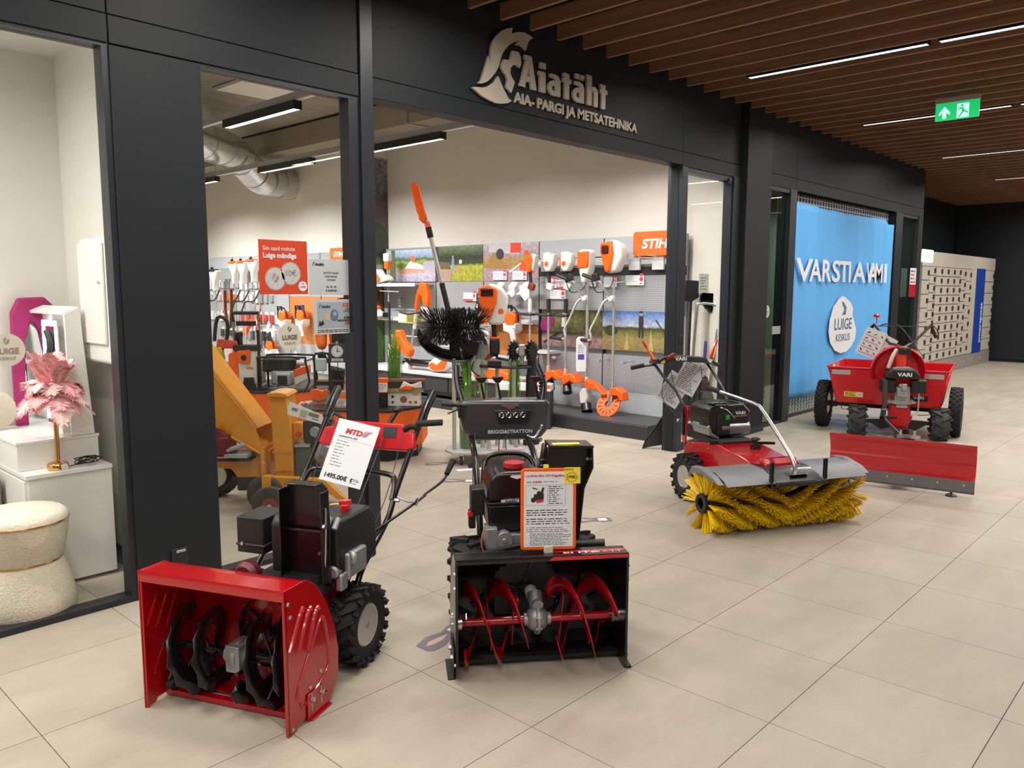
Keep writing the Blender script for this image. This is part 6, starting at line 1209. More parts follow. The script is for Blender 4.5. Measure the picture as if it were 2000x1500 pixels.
# ================= LOCKERS
lk = thing('parcel_lockers', 'long pale parcel locker bank with numbered doors at the hall end', 'lockers', (14.5, 4.16, 0))
LKM = hx('pale_locker_paint', '#bab4a9', .5, 0, .02, 5); LKG = hx('locker_grey_trim', '#8f8b84', .5); LINE_ = hx('locker_handle', '#2c2a2a', .5)
MB().box(0, 5.0, .02, .7, 0, 2.18).obj('cabinet_body', LKG, lk, bevel=.01); MB().box(0, 5.0, 0, .02, 1.93, 2.18).obj('header_panel', LKM, lk, bevel=.003); MB().box(0, 5.0, 0, .02, 0, .26).obj('base_panel', LKG, lk)
def door(x0, x1, z0, z1):
    o = MB().box(x0+.008, x1-.008, 0, .02, z0+.008, z1-.008).obj('locker_door', LKM, lk, smooth=0); MB().box(x1-.10, x1-.03, -.014, 0, (z0+z1)/2-.035, (z0+z1)/2+.045).obj('door_handle', LINE_, o, smooth=0)
cols = [(.0, .42, 7), (.42, .78, 11)]+[(.80+k*.40, 1.20+k*.40, 10) for k in range(4)]+[(2.40, 2.75, 8), (2.75, 3.15, 7), (4.2, 4.95, 7)]
for x0, x1, n in cols:
    for k in range(n): door(x0, x1, .27+(1.66)*k/n, .27+(1.66)*(k+1)/n)
MB().box(3.16, 3.52, 0, .02, .27, 1.93).obj('service_panel', LKM, lk, smooth=0); MB().box(3.52, 4.18, -.01, .02, .26, 1.95).obj('blue_panel', hx('royal_blue', '#173f9c', .4), lk)
text('smartpost', .2, PAPER, lk, (4.07, -.013, .45), (90, -90, 0), align='LEFT', bold=.006)
for k in range(7): MB().cyl((.6+k*.6, -.004, .13), (.6+k*.6, 0, .13), .015, n=8).obj('foot_screw', PAPER, lk)
ls = MB().box(-.1, .5, -.02, 0, 1.99, 2.2).obj('lit_sign', emis('warm_lit_sign', (1, .92, .75), 2.2), lk, bevel=.01); text('itella', .11, hx('amber_sign_ink', '#d89030', .5), ls, (.2, -.022, 2.06), bold=.002)
# ================= LEFT DISPLAY ROOM
WL = hx('warm_white_wall', '#dcd9d2', .8, 0, .02, 2)
struct(box('wall_room_back', WL, None, -1.6, 1.72, 5.15, 5.22, 0, 2.9, smooth=0)); struct(box('wall_room_right', WL, None, 1.68, 1.72, 4.085, 5.15, 0, 2.9, smooth=0))
struct(box('ceiling.003', WL, None, -1.6, 1.68, 4.085, 5.15, 2.84, 2.9, smooth=0)).name = 'ceiling_display_room'
struct(box('wall_room_left', WL, None, -1.68, -1.6, 4.0, 5.22, 0, 2.9, smooth=0))
struct(box('trim_2', WL, None, 1.56, 1.679, 4.04, 4.12, .10, 2.79)); 
struct(box('baseboard_right', CHAR, None, 1.665, 1.68, 4.12, 5.15, 0, .1)); struct(box('baseboard_front', CHAR, None, 1.50, 1.62, 4.03, 4.04, 0, .1))
t = thing('added_ceiling_light', 'added unseen ceiling light of the left display room', 'lamp', (-.2, 4.32, 2.83)); MB().box(-.7, .7, -.1, .1, -.004, .004).obj('light_panel', emis('warm_panel', (1, .94, .84), 5), t); a = lamp('room_lamp', 0, 0, -.01, 1.4, .2, SHOP2_W, (1, .98, .95)); a.parent = t  # unseen panel, added and kept out of view to light the room evenly
eb = thing('electrical_cabinet', 'white wall mounted electrical cabinet with rounded corners', 'cabinet', (1.678, 4.43, 1.145), -90)
MB().box(-.19, .20, -.11, 0, 0, .65).obj('housing', WHITE, eb, bevel=.02, seg=3); MB().box(-.17, .16, -.125, -.11, .1, .62).obj('door_panel', WHITE, eb, bevel=.008); MB().cyl((.12, -.135, .42), (.12, -.125, .42), .008, n=8).obj('lock_knob', STEEL, eb); MB().prism([(-.16, .04), (-.14, .04), (-.15, .07)], .002, 'y', -.112).obj('hazard_mark', MATS['amber_sign_ink'], eb)
MB().box(-.05, .05, -.02, 0, .65, 1.5).obj('cable_duct', WHITE, eb)
socket(0, 0, .03, .03, 'x') if False else None
t = thing('wall_dimmer', 'white oval wall sensor on the wall right of the vanity', 'sensor', (1.676, 4.3, .93), -90); MB().lathe([(.035, -.02), (.04, -.01), (.04, 0)], (0, 0, 0), 'y', 20).bc((0, -.01, .03), (.08, .02, .05)).obj('housing', WHITE, t, bevel=.004)
t = thing('plug_adapter', 'white plug adapter with cable low on the right wall', 'plug', (1.67, 4.3, .23), -90); MB().bc((0, -.03, 0), (.05, .05, .05)).obj('adapter', WHITE, t, bevel=.006); MB().tube([(.0, -.04, -.01), (-.05, -.06, -.05), (.0, -.05, -.1), (.03, -.05, -.12)], .003, 6, 4).obj('cable', WHITE, t)
# vanity: side cabinet, drawer block, hutch with lit mirror
va = thing('drawer_cabinet', 'white lacquered drawer cabinet side-on behind the window', 'cabinet', (1.40, 4.64, 0))
MB().box(-.20, .20, -.22, .30, .02, .585).obj('carcass', WHITE, va, bevel=.002); MB().box(-.215, .20, -.235, .30, .585, .607).obj('top_board', WHITE, va, bevel=.002)
for k in range(3): MB().box(-.217, -.20, -.215, .29, .03+k*.185, .205+k*.185).obj('drawer_front', WHITE, va, bevel=.002)
vt = thing('vanity_top', 'thick white vanity drawer slab resting on the cabinet', 'vanity', (1.38, 4.83, .608)); MB().box(-.19, .20, -.30, .30, 0, .135).obj('drawer_box', WHITE, vt, bevel=.002); MB().box(-.195, .205, -.305, .30, .135, .15).obj('top_board', WHITE, vt, bevel=.002)
hu = thing('mirror_hutch', 'white open shelf hutch with a lit folding mirror', 'hutch', (1.45, 4.53, .76))
MB().prism([(0, 0), (.115, 0), (.075, .655), (.07, .675), (0, .64)], .015, 'y', -.002).obj('side_panel', WHITE, hu, bevel=.002)
MB().prism([(.1, 0), (.115, 0), (.075, .66), (.06, .65)], .6, 'y', .01).obj('back_board', WHITE, hu); MB().prism([(0, 0), (.115, 0), (.075, .655), (0, .64)], .015, 'y', .60).obj('side_panel', WHITE, hu, bevel=.002); MB().prism([(0, .635), (.07, .665), (.07, .68), (0, .65)], .615, 'y', 0).obj('top_board', WHITE, hu, bevel=.002)
MB().box(0, .08, .42, .6, .34, .355).obj('shelf_board', WHITE, hu); MB().box(0, .1, .13, .14, 0, .26).obj('partition', WHITE, hu)
mr = MB().box(.02, .03, .20, .40, .05, .6).obj('mirror', hx('silver_mirror', '#dfe4e4', .02, 1), hu, smooth=0); MB().box(.014, .02, .19, .21, .05, .6).box(.014, .02, .39, .41, .05, .6).box(.014, .02, .19, .41, .57, .6).obj('mirror_light', emis('mirror_led', (1, .97, 1), 6), mr)
t = thing('wave_mirror', 'dark green wavy frame reflected beside the lit mirror', 'frame', (1.455, 4.83, 1.0), -90); MB().tube([(-.02, 0, .3), (.03, 0, .24), (.0, 0, .17), (-.02, 0, .1), (.03, 0, .02)], .013, 8, 4).obj('wavy_frame', hx('dark_green_velvet', '#16382e', .6), t)
pm = thing('arch_mirror', 'magenta velvet framed arch mirror leaning at the back wall', 'mirror', (1.47, 5.13, .74))
m = MB(); n = 26; O = []; I = []
path = [(-.12, 0), (-.12, .3), (-.11, .66), (-.07, .74), (.06, .745), (.11, .69), (.125, .5), (.12, .2), (.12, 0)]
ip = [(-.06, 0), (-.06, .3), (-.05, .5), (-.02, .6), (.0, .6), (.03, .55), (.055, .4), (.06, .2), (.06, 0)]
for y_ in (-.05, 0):
    O.append([m.V((x, y_, z)) for x, z in path]); I.append([m.V((x, y_, z)) for x, z in ip])
for k in range(len(path)-1):
    m.f([O[0][k], O[0][k+1], I[0][k+1], I[0][k]]); m.f([O[1][k], I[1][k], I[1][k+1], O[1][k+1]]); m.f([O[0][k], O[1][k], O[1][k+1], O[0][k+1]]); m.f([I[0][k], I[0][k+1], I[1][k+1], I[1][k]])
m.obj('velvet_frame', hx('magenta_velvet', '#a01e62', .7, 0, .1, 14), pm, bevel=.01); MB().prism([(-.06, 0), (-.06, .3), (-.05, .5), (-.02, .6), (.03, .55), (.055, .4), (.06, 0)], .004, 'y', -.01).obj('mirror_glass', MATS['silver_mirror'], pm, smooth=0)
# pouf
bo = hx('cream_boucle', '#cfc4b0', .95, 0, .06, 60, bump=1.0, bscale=110)
pf = thing('boucle_pouf', 'cream bouclé hourglass pouf with thin gold piping', 'pouf', (1.09, 4.19, 0))
MB().lathe([(.21, 0), (.222, .02), (.215, .10), (.19, .20), (.168, .262)], ax='z', n=48).obj('base_cushion', bo, pf, smooth=60)
MB().lathe([(.168, .264), (.182, .30), (.20, .38), (.207, .45)], ax='z', n=48).obj('upper_cushion', bo, pf, smooth=60); MB().lathe([(.207, .455), (.205, .475), (.18, .495), (.10, .505), (.01, .506)], ax='z', n=48).obj('seat_pad', hx('cream_boucle_seat', '#ddd3c2', .95, 0, .05, 60, bump=1.0, bscale=110), pf, smooth=60)
GOLD = hx('polished_gold', '#d9a45c', .18, 1, .04, 10)
for r_, z_ in ((.1705, .263), (.209, .452)): MB().tube([(r_*cos(2*pi*i/48), r_*sin(2*pi*i/48), z_) for i in range(49)], .0035, 6, 0).obj('gold_piping', GOLD, pf, smooth=60)
# second cream shape at the far left + grey box
t = thing('round_cushion', 'white round boucle cushion at the left edge behind the lamp', 'cushion', (1.22, 5.0, .76)); MB().sph((0, 0, .11), .11, 20, sy=.3).obj('cushion', bo, t, smooth=60)
t = thing('grey_case', 'grey upholstered block under the vanity slab at the left edge', 'case', (1.05, 4.85, 0)); MB().box(-.16, .11, -.12, .1, 0, .56).obj('block', hx('mid_grey_fabric', '#7c7873', .8), t, bevel=.01)
# feather lamp
fl_ = thing('feather_lamp', 'pink ostrich feather table lamp with gold base and tag', 'lamp', (1.355, 4.466, .609))
MB().lathe([(.048, 0), (.05, .006), (.05, .028), (.044, .034), (.01, .036)], ax='z', n=32).obj('lamp_base', GOLD, fl_, smooth=50); MB().cyl((0, 0, .03), (0, 0, .40), .0085, n=12).cyl((.010, 0, .03), (.014, 0, .36), .003, n=6).obj('lamp_stem', GOLD, fl_)
MB().box(.0, .032, -.06, -.059, -.012, .03).obj('price_tag', PAPER, fl_, rot=(0, -8, 0)); MB().tube([(0, -.0, .05), (.01, -.05, .04), (.015, -.06, .03)], .001, 4, 2).obj('tag_string', WHITE, fl_)
MB().tube([(.09*cos(a), .09*sin(a), .345) for a in [2*pi*i/20 for i in range(21)]], .003, 6, 0).obj('wire_ring', GOLD, fl_)
FE = hx('pink_feather', '#ffb4b6', .9, 0, .08, 20); FE2 = hx('pale_pink_feather', '#ffd4d2', .9, 0, .06, 20)
def feather(az, el0, L_, drop, wd, m_):
    m = MB(); n = 16; prev = None; d = Vector((cos(az), sin(az), 0)); s_ = Vector((-sin(az), cos(az), 0)); up = Vector((0, 0, 1))
    pts = []
    for i in range(n+1):
        t_ = i/n; p = d*(L_*t_*(1-.18*t_))+up*(.40+el0*t_-drop*t_*t_); pts.append(p)
    for i in range(1, n+1):
        t_ = i/n; w_ = wd*(sin(pi*min(1, t_*1.0)**.7)*.85+.22*(t_ < .99)); dirv = (pts[i]-pts[i-1]).normalized(); nrm = s_.cross(dirv)
        for sd in (-1, 1):
            for q in range(7):
                b0 = pts[i-1].lerp(pts[i], q/7); fw = random.uniform(.6, 1.0)
                tip = b0+s_*sd*w_*fw+dirv*w_*.55*fw+nrm*random.uniform(-.006, .004)-up*w_*.25*fw
                mid = b0.lerp(tip, .55)+nrm*.004; e = dirv*.0032
                v = [m.V(b0-e), m.V(b0+e), m.V(mid+e*.9), m.V(mid-e*.9), m.V(tip)]
                m.f([v[0], v[1], v[2], v[3]]); m.f([v[3], v[2], v[4]])
    return m.obj('feather', m_, fl_, smooth=0)
for k in range(54):
    az = 2*pi*k/27+random.uniform(-.12, .12); up_ = k >= 27
    tier = k % 3
    feather(az, (.30, .20, .05)[tier]+random.uniform(-.03, .04), (.10, .17, .21)[tier]+random.uniform(-.02, .03), (.14, .22, .16)[tier]+random.uniform(-.03, .03), random.uniform(.06, .085), FE if random.random() < .6 else FE2)
t = thing('cord_bundle', 'coiled black lamp cord lying on the white cabinet', 'cord', (1.50, 4.465, .612)); P_ = []
for k in range(60): a = k*.55; P_.append((.045*cos(a)*(1+.5*sin(k*.37)), .03*sin(a)*(1+.4*cos(k*.21)), .008+.028*abs(sin(k*.31))))
MB().tube([(-.12, -.02, .004), (-.07, 0, .005)]+P_, .0026, 6, 3).obj('cable', BLKP, t, smooth=60)
# ================= ITEMS STANDING IN THE SHOP
VR = -47.0
# rotating tool stand
SX_, SY_ = 5.02, 4.93
st = thing('tool_stand', 'grey wheeled octagonal tool stand with several round posts', 'stand', (SX_, SY_, 0), VR)
MB().prism([(-.41, -.1), (-.33, -.24), (.3, -.24), (.41, -.08), (.38, .16), (.2, .3), (-.22, .3), (-.40, .12)], .018, 'z', .105).obj('base_plate', hx('pale_grey_plate', '#b4b7b6', .4, .2), st, bevel=.003)
for x, y in ((-.26, -.17), (.30, -.15), (.28, .2), (-.28, .2)):
    c_ = MB().cyl((-.012, 0, .045), (.012, 0, .045), .042, n=18).obj('caster', RUBG, st, loc=(x, y, 0)); MB().box(-.02, .02, -.02, .03, .08, .105).box(-.022, -.016, -.02, .03, .045, .1).box(.016, .022, -.02, .03, .045, .1).obj('caster_fork', STEEL, c_)
for x, y, h in ((-.325, -.1, .93), (-.20, .05, .9), (-.08, 0, .95), (.05, .1, .9), (.2, .12, .95), (-.02, -.12, .3), (.12, -.1, .25), (.22, -.05, .28)): MB().cyl((x, y, .12), (x, y, h), .018, n=12).obj('post', hx('greenish_post', '#a9aa9c', .4, .2), st)
MB().box(-.05, .28, -.14, -.04, .124, .135).obj('red_label_plate', hx('stand_label', '#c9b4b0', .5), st, smooth=0)
ltag = 'on the wheeled tool stand'
pp = thing('pole_pruner', 'tall pole pruner with orange scabbard leaning above the tool stand', 'pruner', (SX_, SY_, 0), VR)
p0 = Vector((-.30, .05, 1.0)); p1 = Vector((-.565, .05, 2.125))
def al(a, b_, t): return a.lerp(b_, t)
MB().tube([al(p0, p1, .25), p1], .019, 10, 0).obj('pole', MATS['brushed_tube'], pp); MB().tube([al(p0, p1, .10), al(p0, p1, .52)], .024, 10, 0).obj('black_sleeve', RUB, pp); MB().tube([al(p0, p1, .87), al(p0, p1, .95)], .027, 10, 0).obj('clamp_sleeve', RUB, pp); MB().tube([al(p0, p1, .95), al(p0, p1, .985)], .024, 10, 0).obj('orange_collar', ORG, pp)
MB().prism([(-.60, 2.10), (-.555, 2.12), (-.58, 2.22), (-.63, 2.42), (-.675, 2.455), (-.695, 2.44), (-.69, 2.36), (-.65, 2.2)], .03, 'y', .035).obj('scabbard', hx('bright_orange_scabbard', '#ff5a14', .3), pp, bevel=.008)
MB().prism([(-.63, 2.13), (-.585, 2.10), (-.56, 2.15), (-.59, 2.25), (-.635, 2.24)], .07, 'y', .015).obj('gear_head', ORG, pp, bevel=.01); MB().cyl((-.565, .05, 2.06), (-.585, .05, 2.12), .012, n=8).obj('joint', STEEL, pp)
BB = hx('black_bristle', '#0c0c0e', .6); NQ = 3
bw = thing('bristle_roller', 'black bristle sweeping roller attachment standing on the tool stand', 'brush', (SX_, SY_, 0), VR)
for cx, lab in ((-.42, 0), (-.21, 1)):
    o = bristle_mesh('bristles', BB, bw, -.085, .085, 24, .02, .165, (cx, -.10, 1.21), 0, 9, .12, .002, .10, 1.4, .75)
MB().cyl((-.52, -.10, 1.21), (-.10, -.10, 1.21), .03).obj('roller_core', BLKP, bw); MB().box(-.37, -.28, -.02, .05, .98, 1.15).cyl((-.33, .0, .9), (-.33, .0, 1.0), .03).obj('drive_housing', BLKP, bw, bevel=.01)
MB().tube([(-.18, -.16, 1.19), (-.16, -.165, 1.22), (-.145, -.16, 1.2), (-.17, -.16, 1.175), (-.23, -.15, 1.16)], .004, 6, 3).obj('wire_clip', STEEL, bw)
sd_ = thing('splash_guard', 'curved black plastic splash guard below the bristle roller', 'guard', (SX_, SY_, 0), VR)
prf = [(-.64, 1.19), (-.61, 1.10), (-.54, 1.02), (-.44, .965), (-.32, .94), (-.20, .95), (-.15, .975)]
for k in range(3): pass
m = MB(); G = []
for y_ in (-.16, -.05, .06, .14):
    G.append([m.V((x, y_, z-.04*(y_ < -.1))) for x, z in fine(prf, 3)])
for i in range(3):
    for j in range(len(G[0])-1): m.f([G[i][j], G[i][j+1], G[i+1][j+1], G[i+1][j]])
m.obj('guard_shell', BLK, sd_, smooth=60, solid=.006)
MB().prism(fine(prf, 3)+[(x+.012, z+.10*min(1, i/4)*.5) for i, (x, z) in reversed(list(enumerate(fine(prf, 3))))], .012, 'y', -.06).obj('guard_front', BLK, sd_, bevel=.003)
for k in range(3): MB().tube([(x+.01, -.065, z+.012+k*.012) for x, z in prf[1:5]], .0035, 6, 3).obj('rib', BLK, sd_)
MB().prism([(-.20, .95), (-.12, .96), (-.10, 1.06), (-.22, 1.10), (-.28, 1.04)], .1, 'y', -.12).obj('end_cap', BLK, sd_, bevel=.01)
km = thing('kombi_engine', 'large white and orange battery motor head on black shaft on the stand', 'motor', (SX_, SY_, 0), VR)
MB().prism([(-.10, 1.54), (-.10, 1.44), (-.05, 1.30), (-.02, 1.22), (.10, 1.22), (.14, 1.35), (.15, 1.46), (.10, 1.55), (0, 1.58)], .15, 'y', -.05).obj('casing', OFFW, km, bevel=.03, seg=3); MB().prism([(-.11, 1.55), (-.105, 1.42), (-.05, 1.29), (0, 1.28), (.05, 1.42), (.055, 1.54), (-.02, 1.57)], .10, 'y', -.09).obj('orange_cover', ORG, km, bevel=.02, seg=3)
MB().box(-.09, .02, -.105, -.08, 1.47, 1.54).obj('display_window', MATS['dark_red_window'], km, bevel=.012); MB().lathe([(.001, -.056), (.024, -.055), (.026, -.05)], (.085, 0, 1.34), 'y', 14).obj('orange_badge', ORG, km)
MB().tube([(.02, 0, 1.24), (.04, 0, .94)], .022, 10, 0).obj('shaft', RUB, km); MB().bc((.03, 0, 1.03), (.09, .09, .14)).obj('coupling', BLKP, km, bevel=.015); MB().bc((.03, 0, 1.105), (.095, .09, .02)).obj('orange_ring', ORG, km, bevel=.006)
MB().tube([(.04, 0, .93), (.15, -.02, .91)], .012, 8, 0).bc((.03, -.02, .88), (.12, .1, .04)).obj('foot_grip', BLKP, km)
ed = thing('lawn_edger', 'black lawn edger attachment with grey wheel on the tool stand', 'edger', (SX_, SY_, 0), VR)
MB().lathe([(.06, -.012), (.075, -.006), (.075, .006), (.06, .012)], (-.10, 0, .85), 'y', 24).obj('edger_wheel', hx('pale_grey_green', '#b5bbae', .5), ed); MB().tube([(-.10, -.03, .86), (-.04, -.04, .855), (.15, -.04, .845), (.35, -.04, .85)], .013, 8, 3).prism([(.2, .84), (.24, .87), (.34, .865), (.36, .85), (.3, .835)], .03, 'y', -.05).obj('edger_arm', BLKP, ed)
MB().tube([(-.16, -.05, .88), (-.17, -.05, .82), (-.1, -.05, .765), (-.08, -.05, .74)], .005, 6, 3).obj('guard_wire', BLKP, ed); MB().prism([(-.1, .9), (.0, .98), (.05, 1.0), (.04, .95), (-.04, .9)], .05, 'y', .02).obj('red_brown_guard', hx('rust_orange', '#b2502a', .4), ed)
tw = thing('tiller_attachment', 'black spiked rotary tiller tines attachment on the tool stand', 'tiller', (SX_, SY_, 0), VR)
for cx in (.20, .35):
    pts = []
    for i in range(26):
        a = 2*pi*i/26; r_ = .10 if i % 2 == 0 else .068; a2 = a+(.12 if i % 2 == 0 else 0); pts.append((r_*cos(a2), r_*sin(a2)))
    o = MB().prism(pts, .012, 'x', -.006).prism([(a*.8, b_*.8) for a, b_ in pts[3:]+pts[:3]], .01, 'x', .02).obj('tine_disc', BLKP, tw, loc=(cx, 0, .99), rot=(0, 0, -38), bevel=.001)
MB().cyl((.19, 0, .99), (.36, .02, .99), .03).cyl((.27, 0, .99), (.27, 0, .87), .02).bc((.27, -.03, 1.0), (.06, .06, .1)).obj('gear_head', ALU, tw, bevel=.01)
gt = thing('gearbox_attachment', 'pale grey gearbox attachment standing beside the bristle roller', 'gearbox', (SX_, SY_, 0), VR); MB().prism([(-.14, .9), (-.16, 1.0), (-.15, 1.07), (-.04, 1.06), (-.02, .98), (-.06, .9)], .09, 'y', -.0).cyl((-.10, .04, .93), (-.10, .04, .6), .016).obj('housing', hx('stone_grey_plastic', '#a9aaa2', .5), gt, bevel=.012); MB().bc((-.13, .03, 1.10), (.1, .08, .05)).obj('orange_cap', ORG, gt, bevel=.01)
# blower tube leaning right
t = thing('black_tube', 'black tapered blower tube standing beside the tiller attachment', 'tube', (SX_, SY_, 0), VR); MB().lathe([(.075, .13), (.07, .45), (.055, .47), (.05, .75), (.042, .78), (.04, .96)], (.36, .14, 0), 'z', 20).obj('tube_body', BLKP, t)
# vases of grass
def vase(loc, label, h=1.1, r=.06, z0=0, stand=None):
    t = thing('grass_vase', label, 'plant', loc, 0, 'tall glass vases of green grass')
    MB().lathe([(r, z0), (r*1.02, z0+h*.55), (r*1.05, z0+h*.60)], ax='z', n=24, cap=False).obj('glass_cylinder', GLASSV, t, solid=.003)
    m = MB()
    for k in range(150):
        a = random.uniform(0, 2*pi); q = r*.9*sqrt(random.random()); L_ = h*random.uniform(.75, 1.05); sp_ = random.uniform(.2, 1.6)*r
        b0 = Vector((q*cos(a), q*sin(a), z0+.01)); b1 = b0+Vector((0, 0, L_*.6)); a2 = random.uniform(0, 2*pi); b2 = b1+Vector((sp_*cos(a2), sp_*sin(a2), L_*.4)); s_ = Vector((cos(a+1.6), sin(a+1.6), 0))*.003
        v = [m.V(b0-s_), m.V(b0+s_), m.V(b1+s_), m.V(b1-s_), m.V(b2)]; m.f([v[0], v[1], v[2], v[3]]); m.f([v[3], v[2], v[4]])
    stuff(m.obj('grass_blades', hx('spring_green_grass', '#6a9a30', .6, 0, .3, 6), t, smooth=0)); MB().lathe([(r*.92, z0+.005), (r*.92, z0+h*.22)], ax='z', n=20).obj('grass_bundle', hx('grass_stem_green', '#55702c', .7, 0, .25, 60, stretch=(1, 1, .05)), t)
def W(x, y, o=(SX_, SY_)):
    a = radians(VR); return (o[0]+x*cos(a)-y*sin(a), o[1]+x*sin(a)+y*cos(a))
x, y = W(-.225, -.03); vase((x, y, .124), 'tall vase of green grass at the left of the wheeled stand', 1.0)
x, y = W(.205, .2); vase((x, y, .124), 'tall vase of green grass behind the tiller tines', 1.0, .055)
x, y = W(-.10, .22); vase((x, y, .124), 'tall vase of green grass in the middle of the stand', .8, .055)
# table with product boxes near the window post
TX, TY = 4.45, 5.75
tb = thing('promo_table', 'low promotion table with orange skirt and black top near the window post', 'table', (TX, TY, 0), VR)
MB().prism([(-.75, -.18), (.1, -.25), (.36, .05), (.36, .5), (-.1, .5), (-.2, .15), (-.75, .15)], .02, 'z', .45).obj('table_top', BLKP, tb, bevel=.003); MB().prism([(-.74, -.17), (.09, -.24), (.35, .05), (.35, .49), (-.09, .49), (-.19, .14), (-.74, .14)], .33, 'z', .12).obj('orange_skirt', ORGP, tb, smooth=0); MB().prism([(-.7, -.12), (.06, -.18), (.3, .08), (.3, .45), (-.05, .45), (-.15, .1), (-.7, .1)], .12, 'z', 0).obj('base', BLKP, tb, smooth=0)
def wbox(name, x0, x1, y0, y1, z0, z1, m_, label, cat='box', o=(TX, TY), rz=VR, grp=None):
    cx, cy = W((x0+x1)/2, (y0+y1)/2, o); t = thing(name, label, cat, (cx, cy, z0), rz, grp); w_ = (x1-x0)/2; d_ = (y1-y0)/2
    MB().box(-w_, w_, -d_, d_, 0, z1-z0).obj('carton', m_, t, bevel=.002); return t, w_, d_, z1-z0
t, w_, d_, h_ = wbox('product_carton', .04, .33, .02, .16, .472, .60, hx('white_grey_carton', '#d6d4d2', .5), 'white STIHL product carton with helmet picture, lower one on the table'); text('STIHL', .022, ORGP, t, (w_-.035, -d_-.0015, h_-.03), bold=.0006)
for x_, c_, r_ in ((.0, '#8a5a2a', .032), (-.10, '#3a3a3a', .014), (-.10, '#4a4a4a', .012), (.06, '#a8642c', .014), (.11, '#a8542c', .014)): MB().prism(circ(x_, .06 if r_ > .02 else (.085 if c_ == '#3a3a3a' else .035), r_, 14), .001, 'y', -d_-.0012).obj('picture', hx('ink_'+c_[1:], c_, .6), t, smooth=0)
t, w_, d_, h_ = wbox('product_carton', .05, .37, .0, .18, .602, .70, hx('dark_carton', '#2e2a26', .5), 'open dark carton with white and orange garden tool, upper one on the table')
MB().box(-w_, w_, -d_-.002, -d_, 0, .035).obj('printed_band', hx('grass_print_band', '#8a8a5a', .6, 0, .3, 40), t, smooth=0); MB().prism([(-.06, .03), (-.02, .1), (.05, .07), (.14, .1), (.15, .04)], .06, 'y', -d_-.01).obj('tool_body', OFFW, t, bevel=.008); MB().prism([(-.07, .03), (.0, .06), (.08, .05), (.04, .02)], .01, 'y', -d_-.02).obj('orange_part', ORG, t); MB().box(-w_, w_, -.02, d_, h_, h_+.008).obj('lid_edge', hx('brown_edge', '#7a4030', .5), t)
t, w_, d_, h_ = wbox('product_carton', -.06, .05, -.04, .04, .60, .73, ORGP, 'narrow orange and white carton beside the dark carton'); MB().box(-w_+.01, w_-.004, -d_-.001, -d_, .01, .09).obj('white_panel', PAPER, t, smooth=0); lines(5, -w_+.015, w_-.01, .02, .085, GREYINK, t, y=-d_-.002)
t, w_, d_, h_ = wbox('carton_riser', -.06, .03, -.03, .1, .472, .598, BLKP, 'black riser block under the narrow orange carton', 'riser')
x, y = W(.06, .35, (TX, TY)); vase((x, y, .472), 'tall vase of grass behind the product cartons on the table', .72, .07)
# boxes seen through the window, right of the mannequin
t, w_, d_, h_ = wbox('tool_set_box', -.34, -.22, .0, .1, .62, .86, hx('grey_pack', '#a8a4a0', .5), 'grey tool set box with fittings picture beside the mannequin'); MB().box(-.03, .03, -d_-.002, -d_, .02, .2).obj('tool_picture', hx('tool_picture_ink', '#3c3a40', .5, 0, .4, 60), t, smooth=0)
t, w_, d_, h_ = wbox('riser_box', -.35, -.2, -.01, .14, .472, .619, hx('taupe_carton', '#8a7a64', .6), 'taupe carton under the grey tool set box')
t, w_, d_, h_ = wbox('small_carton', -.41, -.29, -.12, -.02, .472, .62, hx('tan_carton', '#a88a68', .6), 'tan carton with orange and white label on the low table'); MB().box(-.045, .045, -d_-.001, -d_, .02, .125).obj('label', PAPER, t, smooth=0); MB().box(-.045, .045, -d_-.002, -d_-.001, .085, .125).obj('orange_band', ORGP, t, smooth=0); lines(4, -.035, .035, .03, .08, GREYINK, t, y=-d_-.003)
t, w_, d_, h_ = wbox('tiny_carton', -.28, -.20, -.14, -.05, .472, .54, hx('tan_carton', '#a88a68', .6), 'tiny tan carton at the window frame edge')
# mannequin
MX, MY = 4.45, 6.5
mn = thing('mannequin', 'mannequin in orange safety jacket and black trousers behind the window', 'mannequin', (MX, MY, .0), VR)
def skin(pts, edges, name, m_, p):
    me = bpy.data.meshes.new(name); me.from_pydata([q[:3] for q in pts], edges, []); o = bpy.data.objects.new(name, me); C.objects.link(o); o.parent = p
    md = o.modifiers.new('skin', 'SKIN'); md.use_smooth_shade = True
    for i, q in enumerate(pts): r_ = q[3]; me.skin_vertices[0].data[i].radius = (r_, r_*(q[4] if len(q) > 4 else 1))
    me.skin_vertices[0].data[0].use_root = True
    s2 = o.modifiers.new('sub', 'SUBSURF'); s2.levels = s2.render_levels = 2; me.materials.append(m_); return o
skin([(.09, .05, .82, .13, .8), (.09, .05, 1.0, .14, .8), (.09, .05, 1.22, .16, .75), (.09, .05, 1.36, .09), (.09, .05, 1.45, .06), (-.08, .05, 1.33, .075), (-.13, .03, 1.12, .062), (-.10, -.06, .95, .05), (.25, .05, 1.33, .075), (.27, .03, 1.10, .06), (.24, .0, .90, .05)], [(0, 1), (1, 2), (2, 3), (3, 4), (2, 5), (5, 6), (6, 7), (2, 8), (8, 9), (9, 10)], 'jacket', hx('orange_jacket', '#e0661a', .7, 0, .15, 6), mn)
skin([(.09, .05, .84, .13, .8), (.01, .05, .74, .09), (.0, .05, .45, .07), (.0, .05, .10, .055), (.17, .05, .74, .09), (.18, .05, .45, .07), (.18, .05, .10, .055)], [(0, 1), (1, 2), (2, 3), (0, 4), (4, 5), (5, 6)], 'trousers', BLKP, mn)
MB().bc((.0, .03, .05), (.10, .26, .1)).obj('boot', BLKP, mn, bevel=.02); MB().bc((.18, .03, .05), (.10, .26, .1)).obj('boot', BLKP, mn, bevel=.02)
GL = hx('work_glove', '#1c1a1a', .6)
